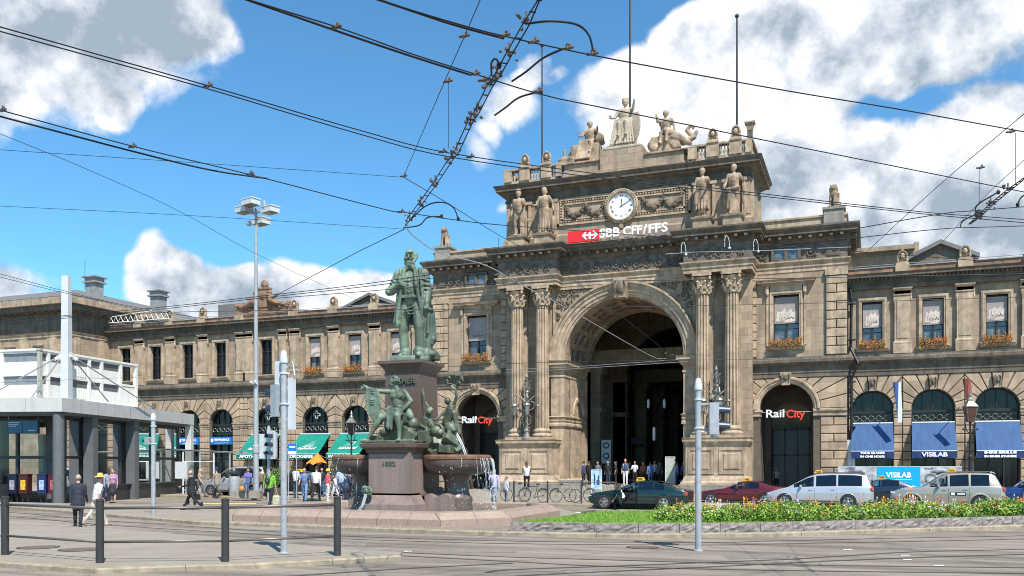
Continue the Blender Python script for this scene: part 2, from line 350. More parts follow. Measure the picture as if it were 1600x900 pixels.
M['porphyryl'] = mat('greyed_red_granite', (.26, .19, .165), .5, var=.18, scale=18, streak=.4, stain=(.09, .07, .06), bump=.05)
M['pinkg'] = mat('pink_granite', (.34, .25, .195), .55, var=.14, scale=14, streak=.2, stain=(.2, .14, .11), bump=.08, detail=10)
M['rustrim'] = mat('rust_stained_rim', (.19, .095, .055), .5, var=.3, scale=6)
M['rock'] = mat('rough_grey_granite', (.27, .23, .21), .9, var=.3, scale=6, bump=.6, bscale=9, bdist=.04)
M['kerb'] = mat('tan_kerb_stone', (.33, .27, .19), .85, var=.2, scale=4, bump=.3, streak=.3)
M['leaf'] = mat('leaf_green', (.11, .22, .03), .6, var=.5, scale=9)
M['leafl'] = mat('bright_leaf_green', (.27, .40, .045), .6, var=.35, scale=7)
M['petal_o'] = mat('orange_petals', (.75, .19, .03), .7, var=.4, scale=9)
M['petal_w'] = mat('white_petals', (.8, .72, .68), .7)
M['petal_y'] = mat('yellow_petals', (.8, .5, .02), .7)
M['petal_v'] = mat('violet_petals', (.25, .17, .45), .7)
M['petal_p'] = mat('pink_petals', (.75, .25, .25), .7)
M['water'] = mat('falling_water_drops', (.75, .80, .84), .15, var=.1, spec=1)
M['tyre'] = mat('tyre_rubber', (.02, .02, .02), .85)
M['alloy'] = mat('alloy_rim', (.45, .45, .46), .3, metal=.8, var=.1)
M['skin'] = mat('skin', (.50, .29, .20), .6, var=.08)
M['skind'] = mat('dark_skin', (.09, .05, .035), .6, var=.08)
def translucent_glass(name, tint, refl=.25, tr=.75):
    m = bpy.data.materials.new(name); m.use_nodes = True; nt = m.node_tree; N = nt.nodes; L = nt.links; N.clear()
    o = N.new('ShaderNodeOutputMaterial'); t = N.new('ShaderNodeBsdfTransparent'); g = N.new('ShaderNodeBsdfGlossy'); fr = N.new('ShaderNodeFresnel'); mx = N.new('ShaderNodeMixShader')
    nz = N.new('ShaderNodeTexNoise'); nz.inputs['Scale'].default_value = 1.4; r = N.new('ShaderNodeValToRGB'); L.new(nz.outputs['Fac'], r.inputs[0])
    r.color_ramp.elements[0].color = (*[c*.9 for c in tint], 1); r.color_ramp.elements[1].color = (*tint, 1); L.new(r.outputs[0], t.inputs[0])
    g.inputs['Roughness'].default_value = .03; fr.inputs[0].default_value = 1.5
    ma = N.new('ShaderNodeMath'); ma.operation = 'MULTIPLY_ADD'; ma.inputs[1].default_value = 1.0; ma.inputs[2].default_value = refl; ma.use_clamp = True; L.new(fr.outputs[0], ma.inputs[0])
    L.new(ma.outputs[0], mx.inputs[0]); L.new(t.outputs[0], mx.inputs[1]); L.new(g.outputs[0], mx.inputs[2]); L.new(mx.outputs[0], o.inputs[0])
    return m
M['clear'] = translucent_glass('clear_pavilion_glass', (.75, .8, .8), .02)
M['tint'] = translucent_glass('tinted_car_glass', (.07, .08, .09), .06)
M['tintc'] = translucent_glass('clear_car_glass', (.7, .75, .75), .02)
def text_obj(s, size, m, parent=None, name='lettering', loc=(0,0,0), rot=(R(90),0,0), ext=.02, bold=0, shear=0, width=None, align='CENTER', space=1.):
    c = bpy.data.curves.new('t', 'FONT'); c.body = s; c.size = size; c.extrude = ext; c.offset = bold; c.shear = shear; c.align_x = align; c.align_y = 'CENTER'; c.space_character = space; c.resolution_u = 3
    t = bpy.data.objects.new('t', c); COL.objects.link(t); bpy.context.view_layer.update()
    dg = bpy.context.evaluated_depsgraph_get(); me = bpy.data.meshes.new_from_object(t.evaluated_get(dg)); bpy.data.objects.remove(t)
    if width:
        co = np.empty(len(me.vertices)*3); me.vertices.foreach_get('co', co); co = co.reshape(-1, 3); w = np.ptp(co[:, 0]); k = width/w
        co[:, 0] *= k; me.vertices.foreach_set('co', co.ravel())
    me.materials.clear(); me.materials.append(m); me.name = name
    o = link(name, me, parent, loc, rot); return o
# ================================================================== GROUND SHEET
def ground():
    m = mat('asphalt', (.265, .222, .178), .92, var=.10, scale=.35, bump=.25, bscale=60, spec=.3, detail=12)
    nt = m.node_tree; N = nt.nodes; L = nt.links; b = N['Principled BSDF']
    src = b.inputs['Base Color'].links[0].from_socket
    tc = [n for n in N if n.type == 'TEX_COORD'][0]
    n2 = N.new('ShaderNodeTexNoise'); n2.inputs['Scale'].default_value = 26; n2.inputs['Detail'].default_value = 4; L.new(tc.outputs['Object'], n2.inputs['Vector'])
    mr = N.new('ShaderNodeMapRange'); L.new(n2.outputs['Fac'], mr.inputs[0]); mr.inputs[1].default_value = .3; mr.inputs[2].default_value = .7; mr.inputs[3].default_value = .82; mr.inputs[4].default_value = 1.14
    mp = N.new('ShaderNodeMapping'); L.new(tc.outputs['Object'], mp.inputs[0]); mp.inputs['Rotation'].default_value = (0, 0, R(-22)); mp.inputs['Scale'].default_value = (.09, 1.1, 1)
    n3 = N.new('ShaderNodeTexNoise'); n3.inputs['Scale'].default_value = 1.3; n3.inputs['Detail'].default_value = 7; L.new(mp.outputs[0], n3.inputs['Vector'])
    mr3 = N.new('ShaderNodeMapRange'); L.new(n3.outputs['Fac'], mr3.inputs[0]); mr3.inputs[1].default_value = .4; mr3.inputs[2].default_value = .66; mr3.inputs[3].default_value = 1.08; mr3.inputs[4].default_value = .6  # streaks: staining and tyre marks, plus overhead wire shadows put into the colour
    mu = N.new('ShaderNodeMath'); mu.operation = 'MULTIPLY'; L.new(mr.outputs[0], mu.inputs[0]); L.new(mr3.outputs[0], mu.inputs[1])
    # thin sealed cracks
    vo = N.new('ShaderNodeTexVoronoi'); vo.feature = 'DISTANCE_TO_EDGE'; vo.inputs['Scale'].default_value = .22; 
    wn = N.new('ShaderNodeVectorMath'); wn.operation = 'ADD'; L.new(tc.outputs['Object'], wn.inputs[0]); L.new(n2.outputs['Color'], wn.inputs[1]); L.new(wn.outputs[0], vo.inputs['Vector'])
    mc = N.new('ShaderNodeMapRange'); L.new(vo.outputs['Distance'], mc.inputs[0]); mc.inputs[1].default_value = 0; mc.inputs[2].default_value = .016; mc.inputs[3].default_value = .5; mc.inputs[4].default_value = 1
    m4 = N.new('ShaderNodeMath'); m4.operation = 'MULTIPLY'; L.new(mu.outputs[0], m4.inputs[0]); L.new(mc.outputs[0], m4.inputs[1])
    sc = N.new('ShaderNodeVectorMath'); sc.operation = 'SCALE'; L.new(src, sc.inputs[0]); L.new(m4.outputs[0], sc.inputs['Scale']); L.new(sc.outputs[0], b.inputs['Base Color'])
    M['asphalt'] = m
    mb = MB(); mb.add([(-700,-300,0),(700,-300,0),(700,900,0),(-700,900,0)], [(0,1,2,3)])
    tag(mb.build('ground', m), kind='structure')
ground()
ZB = .13
# ================================================================== STATION
ST = empty('railway_station', (-15.7, 60, ZB), 0, 'long sandstone railway station with a huge arched central portal, columns and low wings', 'station')
OFF = (15.7, -60, 0)         # children are modelled in world metres
SPLIT = ('impost_band', 'impost_pilaster', 'frieze_relief', 'garland', 'attic_pilasters', 'spandrel_relief', 'arch_surround', 'spandrel_frame', 'wall_pilaster')
def clusters(mb, gap=.12):
    par = list(range(len(mb.v)))
    def f(i):
        while par[i] != i: par[i] = par[par[i]]; i = par[i]
        return i
    for q in mb.f:
        for a in q[1:]: par[f(a)] = f(q[0])
    iv = {}
    for i, v in enumerate(mb.v): r = f(i); a, b = iv.get(r, (1e9, -1e9)); iv[r] = (min(a, v[0]), max(b, v[0]))
    L_ = sorted((a, b, r) for r, (a, b) in iv.items()); G_ = []
    for a, b, r in L_:
        if G_ and a < G_[-1][0]+gap: G_[-1][0] = max(G_[-1][0], b); G_[-1][1].add(r)
        else: G_.append([b, {r}])
    out = []
    for _, rs in G_:
        m = MB(); mp = {}
        for q, mi in zip(mb.f, mb.m):
            if f(q[0]) in rs:
                for a in q:
                    if a not in mp: mp[a] = len(m.v); m.v.append(mb.v[a])
                m.f.append(tuple(mp[a] for a in q)); m.m.append(mi)
        out.append(m)
    return out
def sp(mb, name, mats, parent=None, **k):
    if name in SPLIT:
        for m in clusters(mb): o = m.build(name, mats, ST); o.location = OFF
        return o
    o = mb.build(name, mats, parent or ST, **k)
    if parent is None: o.location = OFF
    return o
RB = [.34, 3.87, 7.42, 10.97, 14.52]
LB = [-34.25, -38.1, -41.9, -46.7, -51.45, -54.98, -58.55, -62.05]
YW = 61.5
XR1 = 16.4
def wing_pier_bounds(cs):
    cs = sorted(cs); b = [(a+c)/2 for a, c in zip(cs, cs[1:])]; return cs, b
# ---- ground storey of the wings: rusticated arches
def rust_bay(mb, xa, xb, xc, r, zs, ztop, Y, z0=.62, course=.53, band=0., kn=11):
    mb.cur = 1; mb.archpanel(xa, xb, 0, ztop, xc, r, zs, Y+.07, .75)
    mb.cur = 0
    n = int(round((zs-z0)/course)); h = (zs-z0)/n; rr = r+band
    for i in range(n):
        a, b = z0+i*h, z0+(i+1)*h
        for (p, q) in ((xa, xc-rr), (xc+rr, xb)):
            w = q-p
            if w < .12: continue
            if i % 2 and w > .8: mb.rect(p, (p+q)/2, a, b, Y+.07); mb.rect((p+q)/2, q, a, b, Y+.07)
            else: mb.rect(p, q, a, b, Y+.07)
    # wedge stones
    def hit(a):
        c, s = math.cos(a), math.sin(a); t = 1e9
        if c > 1e-6: t = min(t, (xb-xc)/c)
        if c < -1e-6: t = min(t, (xa-xc)/c)
        if s > 1e-6: t = min(t, (ztop-zs)/s)
        return (xc+t*c, zs+t*s)
    corners = [(math.atan2(ztop-zs, xb-xc), (xb, ztop)), (math.atan2(ztop-zs, xa-xc), (xa, ztop))]
    for i in range(kn):
        a0, a1 = math.pi*i/kn, math.pi*(i+1)/kn
        if i == kn//2 and band == 0: pass
        inner = [(xc+rr*math.cos(a), zs+rr*math.sin(a)) for a in (a1, (a0+a1)/2, a0)]
        outer = [hit(a0)]+[p for (ac, p) in corners if a0 < ac < a1]+[hit(a1)]
        # big side wedges: split where they grow long
        mb.block(inner+outer, Y+.07)
def keystone(xc, z0, z1, Y, w=.5, name='keystone', m='trim'):
    mb = MB(); mb.prismy([(xc-w*.36, z0), (xc+w*.36, z0), (xc+w*.5, z1), (xc-w*.5, z1)], Y-.24, Y+.02)
    mb.cur = 1
    mb.ball((xc, Y-.26, (z0+z1)/2+.05), (w*.24, .09, (z1-z0)*.26), 8, 6); mb.ball((xc, Y-.33, (z0+z1)/2), (.05, .06, .08), 6, 4)
    for s in (-1, 1): mb.tube([(xc+s*w*.2, Y-.25, z1-.12), (xc+s*w*.36, Y-.27, z1-.24), (xc+s*w*.26, Y-.26, z0+.2)], .05, 5)
    sp(mb, name, [M[m], M['sooty']])
def fence_rings(mb, xa, xb, z, Y, r=.15, m=6):
    x = xa+r
    while x < xb-r*.5:
        pts = [(x+r*math.cos(a*math.pi/6), Y, z+r*math.sin(a*math.pi/6)) for a in range(13)]
        mb.tube(pts, .022, 4, cap=False); x += 2*r+.12
        mb.tube([(x-r-.12, Y, z), (x-r, Y, z)], .02, 4)
def shop_window(xc, r, zs, Y, kind=0):
    mb = MB(); y = Y+.5
    A = [(xc+(r-.02)*math.cos(math.pi*i/20), zs+(r-.02)*math.sin(math.pi*i/20)) for i in range(21)]
    # frame bars
    for dx in (-.5, 0, .5): 
        hz = math.sqrt(max(.01, (r-.05)**2-(dx*r)**2)); mb.box(xc+dx*r-.03, xc+dx*r+.03, y-.06, y, zs-.1, zs+hz)
    mb.box(xc-r, xc+r, y-.12, y, zs-.22, zs-.05); mb.box(xc-r, xc+r, y-.12, y, zs-.98, zs-.86)
    mb.box(xc-r, xc-r+.07, y-.1, y, 0, zs); mb.box(xc+r-.07, xc+r, y-.1, y, 0, zs)
    for dx in (-.33, .33): mb.box(xc+dx*r-.04, xc+dx*r+.04, y-.1, y, .0, zs-.98)
    mb.archmold(xc, zs, r, [(0, -.5), (-.07, -.5), (-.07, -.4), (0, -.4)], Y, 20)
    w = sp(mb, 'shop_window', M['frame'])
    g = MB(); g.add([(x, y+.03, z) for x, z in A]+[(xc-r, y+.03, 0), (xc+r, y+.03, 0)], [tuple(range(23))])
    g.build('pane', M['glass'], w)
    k = MB(); fence_rings(k, xc-r+.08, xc+r-.08, zs-.54, y-.1, .17); k.build('ring_grille', M['ironl'], w)
    # lit shop interior hint: shelves behind are dark; show door leaf bars
    return w
def wing_ground(cs, x0, x1, name):
    cs, b = wing_pier_bounds(cs); ed = [x0]+b+[x1]; mb = MB()
    for i, c in enumerate(cs):
        xa, xb = ed[i], ed[i+1]
        xa2, xb2 = max(xa, c-1.95), min(xb, c+1.95)
        rust_bay(mb, xa2, xb2, c, 1.23, 5.42, 7.62, YW)
        for p, q in ((xa, xa2), (xb2, xb)):
            if q-p > .1:
                mb.cur = 1; mb.box(p, q, YW+.07, YW+.5, 0, 7.62); mb.cur = 0
                n = 13
                for k in range(n): mb.rect(p, q, .62+k*7/n, .62+(k+1)*7/n, YW+.07)
    mb.cur = 2
    sp(mb, name, [M['rust'], M['joint'], M['trim']])
    for c in cs: keystone(c, 6.62, 7.5, YW); shop_window(c, 1.23, 5.42, YW)
    m2 = MB()   # impost blocks between arches, and plinth
    for i, c in enumerate(cs):
        for p, q in ((ed[i], c-1.24), (c+1.24, ed[i+1])):
            m2.mold([(0, 5.12), (.05, 5.14), (.05, 5.3), (.12, 5.36), (.12, 5.44), (0, 5.46)], [(p, YW), (q, YW)])
            m2.box(p, q, YW-.06, YW+.4, 0, .6)
    sp(m2, 'impost_band', M['trim'])
wing_ground(RB, -1.1, XR1, 'ground_storey_wall')
wing_ground(LB, -64.0, -30.7, 'ground_storey_wall')
BAND = [(0, 7.6), (.06, 7.62), (.06, 7.86), (.1, 7.9), (.1, 8.18), (.16, 8.24), (.16, 8.34), (.34, 8.5), (.4, 8.56), (.4, 8.74), (.34, 8.8), (.3, 8.92), (0, 8.95)]
for (p, q) in ((-64.0, -30.7), (-1.1, XR1)):
    mb = MB(); mb.mold(BAND, [(p, YW), (q, YW)]); mb.box(p, q, YW-.01, YW+.6, 7.61, 8.94)
    mb.cur = 0
    x = p+.1
    while x < q: mb.box(x, x+.09, YW-.27, YW-.1, 8.36, 8.46); x += .2
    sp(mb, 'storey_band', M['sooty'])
# ---- upper storey of the wings
def upper_window(xc, w, z0, z1, Y, banner=0, hood=0, rec=.32):
    """moulded surround > frame, pane, banner"""
    mb = MB(); h = w/2
    for s in (-1, 1):
        mb.box(min(xc+s*h, xc+s*(h+.26)), max(xc+s*h, xc+s*(h+.26)), Y-.09, Y+.35, z0-.05, z1)
        mb.box(min(xc+s*(h+.1), xc+s*(h+.20)), max(xc+s*(h+.1), xc+s*(h+.20)), Y-.14, Y-.09, z0-.05, z1+.1)
    mb.box(xc-h-.26, xc+h+.26, Y-.09, Y+.35, z1, z1+.26)
    mb.box(xc-h-.2, xc+h+.2, Y-.14, Y-.09, z1+.1, z1+.2)
    mb.mold([(0, z0-.32), (.12, z0-.3), (.2, z0-.12), (.24, z0-.1), (.24, z0-.02), (0, z0)], [(xc-h-.36, Y), (xc+h+.36, Y)])
    if hood:
        mb.box(xc-h-.2, xc+h+.2, Y-.12, Y, z1+.262, z1+.62)
        mb.mold([(.0, z1+.6), (.12, z1+.62), (.2, z1+.72), (.44, z1+.78), (.44, z1+.9), (.52, z1+.96), (0, z1+1.02)], [(xc-h-.55, Y+.3), (xc-h-.55, Y), (xc+h+.55, Y), (xc+h+.55, Y+.3)])
        for s in (-1, 1):
            mb.box(min(xc+s*(h+.27), xc+s*(h+.47)), max(xc+s*(h+.27), xc+s*(h+.47)), Y-.25, Y, z1+.1, z1+.6)
            mb.ball((xc+s*(h+.37), Y-.2, z1+.12), (.1, .12, .16), 8, 6); mb.box(min(xc+s*(h+.3), xc+s*(h+.44)), max(xc+s*(h+.3), xc+s*(h+.44)), Y-.06, Y, z0, z1+.1)
    o = sp(mb, 'window', M['trim'])
    f = MB(); y = Y+rec
    for s in (-1, 1): f.box(min(xc+s*h, xc+s*(h-.08)), max(xc+s*h, xc+s*(h-.08)), y-.08, y, z0, z1)
    f.box(xc-h, xc+h, y-.08, y, z1-.07, z1); f.box(xc-h, xc+h, y-.08, y, z0, z0+.08)
    f.box(xc-.06, xc+.06, y-.09, y, z0, z1); f.box(xc-h, xc+h, y-.085, y, z0+(z1-z0)*.66, z0+(z1-z0)*.66+.07)
    for s in (-1, 1): f.box(xc+s*h*.5-h*.4, xc+s*h*.5+h*.4, y-.05, y-.01, z0+(z1-z0)*.33, z0+(z1-z0)*.33+.035)
    f.build('window_frame', M['frame'], o)
    g = MB(); g.add([(xc-h, y+.02, z0), (xc+h, y+.02, z0), (xc+h, y+.02, z1), (xc-h, y+.02, z1)], [(0,1,2,3)]); g.build('pane', M['glassb'] if banner else M['glass'], o)
    if banner:
        c = MB(); zb = z1-(z1-z0)*.56; yb = y-.16
        c.box(xc-h+.05, xc+h-.05, yb, yb+.02, zb, z1-.12)
        c.cur = 1
        rv = random.Random(int(xc*7)); W = h-.12-rv.uniform(0, .06); zb += 0; up = rv.uniform(-.12, .1); pts = [(-W, zb+.1), (-W*.9, zb+.75), (-W*.5, zb+.72), (-W*.15, zb+.95), (-W*.05, zb+.7), (W*.45, zb+.88), (W*.55, zb+.72), (W, zb+.8), (W*.95, zb+.15), (W*.2, zb+.05)]
        pts = [(a, b+(up*(b-zb)+rv.uniform(-.07, .07) if b > zb+.3 else 0)) for a, b in pts]
        if banner == 1: c.prismy([(xc+a, b) for a, b in pts], yb-.012, yb-.002)
        for i in range(3 if banner == 1 else 0): c.tube([(xc-W*(.9-.25*i), yb-.02, zb+.15), (xc-W*(.6-.3*i), yb-.03, zb+.35), (xc-W*(.5-.4*i), yb-.02, zb+.68)], .035, 5)
        c.cur = 2
        x = -W*.62
        P = []
        k = 0
        while x < W*.8:
            P.append((xc+x, yb-.03, zb+.3+(.10 if k % 2 else 0)+(.12 if k % 5 == 1 else 0))); x += .045; k += 1
        c.tube(P, .012, 4)
        c.build('banner', [M['blind'], M['blindw'], M['ink']], o)
    return o
def flower_box(x, Y, z, w, label, group='orange flower boxes on the window sills', seed=0):
    rnd = random.Random(seed); root = empty('flower_box', (x, Y, z), 0, label, 'flower box', group)
    t = MB(); t.box(-w/2, w/2, -.32, -.04, -.02, .2); t.box(-w/2-.02, w/2+.02, -.34, -.02, .18, .22); t.build('planter', M['sooty'], root)
    f = MB()
    for i in range(900):
        a = rnd.uniform(-w/2-.06, w/2+.06); b = rnd.uniform(-.52, .05); c = rnd.gauss(.26, .15)-max(0, -.3-b)*.8+.05*math.sin(a*9)
        s = rnd.uniform(.03, .06)
        f.cur = 0 if rnd.random() < .3 else (1 if rnd.random() < .93 else 2)
        leafquad(f, (a, b, c), s, rnd)
    f.build('blossoms', [M['leaf'], M['petal_o'], M['petal_y']], root)
    return root
def leafquad(f, c, s, rnd, up=0.):
    n = Vector((rnd.gauss(0, 1), rnd.gauss(0, 1), rnd.gauss(0, 1)+up)).normalized(); u = n.orthogonal().normalized(); w = n.cross(u); a = rnd.uniform(0, 6.28)
    u, w = u*math.cos(a)+w*math.sin(a), w*math.cos(a)-u*math.sin(a); C = Vector(c)
    f.add([C-u*s, C+w*s*.55+n*s*.15, C+u*s, C-w*s*.55+n*s*.15], [(0, 1, 2, 3)])
def pilaster(x, w, Y, z0, z1, out=.24, capname='pilaster', scroll=True):
    mb = MB()
    mb.box(x-w/2-.08, x+w/2+.08, Y-out-.08, Y, z0, z0+.62); mb.mold([(0, z0+.6), (.09, z0+.62), (.09, z0+.7), (0, z0+.78)], [(x-w/2, Y), (x-w/2, Y-out), (x+w/2, Y-out), (x+w/2, Y)])
    mb.box(x-w/2, x+w/2, Y-out, Y, z0+.6, z1)
    mb.box(x-w/2+.12, x+w/2-.12, Y-out-.03, Y-out, z0+.95, z1-.75)
    mb.mold([(0, z1-.5), (.05, z1-.48), (.05, z1-.42), (0, z1-.4), (0, z1-.2), (.06, z1-.16), (.11, z1-.06), (.11, z1), (0, z1)], [(x-w/2, Y), (x-w/2, Y-out), (x+w/2, Y-out), (x+w/2, Y)])
    if scroll:
        for s in (-1, 1): mb.ball((x+s*(w/2+.02), Y-out*.6, z1-.72), (.09, .14, .26), 8, 6); mb.box(min(x+s*(w/2), x+s*(w/2+.1)), max(x+s*(w/2), x+s*(w/2+.1)), Y-out*.7, Y, z1-.5, z1-.1)
    return sp(mb, capname, M['trim'])
def acroterion(x, Y, z, h=1.0, w=.62, name='acroterion'):
    mb = MB(); mb.box(x-w*.62, x+w*.62, Y-.3, Y+.28, z, z+.14); mb.box(x-w*.5, x+w*.5, Y-.24, Y+.22, z+.14, z+.22)
    c = (x, z+h*.58); r = w*.5
    pts = [(x-r*.9, z+.22)]+[(x-r*1.0*math.cos(a), z+h*.62+h*.36*math.sin(a)) for a in [math.pi*i/10 for i in range(11)]]+[(x+r*.9, z+.22)]
    mb.prismy(pts, Y-.1, Y+.12)
    mb.cur = 1
    ring = [(x+r*.72*math.cos(math.pi*i/8), Y-.13, z+h*.6+h*.3*math.sin(math.pi*i/8)) for i in range(16)]; mb.tube(ring+[ring[0]], .055, 5, cap=False)
    mb.cur = 0
    mb.ball((x, Y-.14, z+h*.6), (r*.45, .13, h*.2), 8, 6)
    for s in (-1, 1): mb.ball((x+s*r*.85, Y-.12, z+.32), (.09, .08, .12), 7, 5); mb.tube([(x+s*r*.8, Y-.14, z+.3), (x+s*r*.95, Y-.14, z+h*.5), (x+s*r*.55, Y-.14, z+h*.88)], .04, 5)
    mb.ball((x, Y, z+h*.98), (.1, .1, .09), 7, 5)
    return sp(mb, name, [M['trim'], M['sooty']])
def wing_upper(x0, x1, cs, pil, group):
    mb = MB(); cs = sorted(cs)
    # wall with window gaps
    prev = x0
    for c in cs:
        mb.box(prev, c-.62, YW+.02, YW+.6, 8.9, 13.2); mb.box(c-.62, c+.62, YW+.02, YW+.6, 8.9, 9.44); mb.box(c-.62, c+.62, YW+.02, YW+.6, 12.34, 13.2); prev = c+.62
    mb.box(prev, x1, YW+.02, YW+.6, 8.9, 13.2)
    sp(mb, 'upper_storey_wall', M['stone'])
    for p in pil: pilaster(p, .92, YW, 8.95, 13.1)
    # entablature
    e = MB(); e.box(x0, x1, YW-.26, YW+.6, 13.1, 13.55)
    path = [(x0, YW-.26), (x1, YW-.26)]
    e.mold([(0, 13.1), (.04, 13.12), (.04, 13.24), (.09, 13.28), (.09, 13.34), (0, 13.38)], path)
    e.cur = 1; e.mold([(0, 13.52), (.1, 13.56), (.1, 13.62), (.12, 13.78), (.45, 13.8), (.45, 13.94), (.53, 14.04), (0, 14.1)], path)
    x = x0+.05
    while x < x1-.1: e.box(x, x+.11, YW-.56, YW-.37, 13.63, 13.79); x += .24
    e.cur = 0
    # small swags in the frieze
    for c in cs:
        for s in (-1, 1): e.ball((c+s*.28, YW-.27, 13.45), (.22, .05, .06), 8, 5)
        e.ball((c, YW-.28, 13.46), (.08, .06, .07), 7, 5)
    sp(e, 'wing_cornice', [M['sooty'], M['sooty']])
    q = MB(); q.box(x0, x1, YW-.35, YW+.3, 14.08, 14.42); sp(q, 'parapet', M['redstone'])
    q = MB(); q.box(x0, x1, YW-.42, YW+.36, 14.422, 14.48); q.tube([(x0, YW-.2, 14.62), (x1, YW-.2, 14.62)], .02, 4); sp(q, 'parapet_coping', M['zinc'])
    for p in pil: 
        k = MB(); k.box(p-.42, p+.42, YW-.5, YW+.3, 14.09, 14.5); sp(k, 'parapet_pier', M['trim']); acroterion(p, YW-.12, 14.5, .98, .62)
wing_upper(-1.1, XR1, RB, [-.82+2.93, 5.65, 9.2, 12.75], 'r')
LP = [-32.35, -36.2, -40.0, -43.75, -49.2, -53.2, -56.8, -60.3]
wing_upper(-64.0, -30.7, LB, LP, 'l')
pilaster(-44.95, .7, YW, 8.95, 13.1); pilaster(-48.4, .7, YW, 8.95, 13.1)
for c in RB: upper_window(c, 1.22, 9.44, 12.34, YW, banner=1)
for i, c in enumerate(LB): upper_window(c, 1.22, 9.44, 12.34, YW, banner=1 if i < 3 else 0)
for i, (c, lb) in enumerate(zip(RB[:3], ('orange flower box on the sill just right of the downpipe beside the portal block', 'orange flower box on the right wing sill above the middle dark blue awning', 'orange flower box on the right wing sill farthest to the right'))):
    flower_box(c, YW-.1, 9.36+ZB, 1.45, lb, seed=i)
for i, (c, lb) in enumerate(zip(LB[:3], ('orange flower box on the left wing sill half hidden behind the bronze statue', 'orange flower box on the left wing sill above the rightmost green awning', 'orange flower box on the left wing sill farthest from the bronze statue'))):
    flower_box(c, YW-.1, 9.36+ZB, 1.45, lb, seed=i+10)
# sculpted pediment over the paired pilasters of the left wing
def pediment():
    mb = MB(); x = -46.7; y = YW-.2
    mb.box(x-2.9, x+2.9, y-.25, y+.3, 14.5, 14.95)
    mb.prismy([(x-2.2, 14.95), (x+2.2, 14.95), (x+1.0, 15.5), (x+.5, 15.9), (x-.5, 15.9), (x-1.0, 15.5)], y-.1, y+.25)
    mb.box(x-.45, x+.45, y-.3, y+.2, 15.0, 16.5); mb.box(x-.55, x+.55, y-.36, y+.26, 16.5, 16.65); mb.ball((x, y-.05, 16.95), (.34, .3, .36), 10, 7); mb.ball((x, y-.3, 16.0), (.3, .14, .36), 8, 6)
    for s in (-1, 1):
        mb.tube([(x+s*.6, y-.3, 16.1), (x+s*.9, y-.35, 15.5), (x+s*1.5, y-.35, 15.25), (x+s*2.3, y-.3, 15.1)], [.2, .3, .22, .12], 8)
        mb.ball((x+s*.72, y-.35, 16.2), .19, 8, 6); mb.tube([(x+s*.7, y-.4, 15.9), (x+s*1.1, y-.5, 15.7), (x+s*1.5, y-.45, 15.8)], .1, 6)
        rnd = random.Random(3+s)
        for i in range(16): mb.ball((x+s*rnd.uniform(.8, 2.7), y-.25, rnd.uniform(14.95, 15.35)), rnd.uniform(.1, .22), 6, 5)
    sp(mb, 'pediment_sculpture', M['redstone'])
pediment()
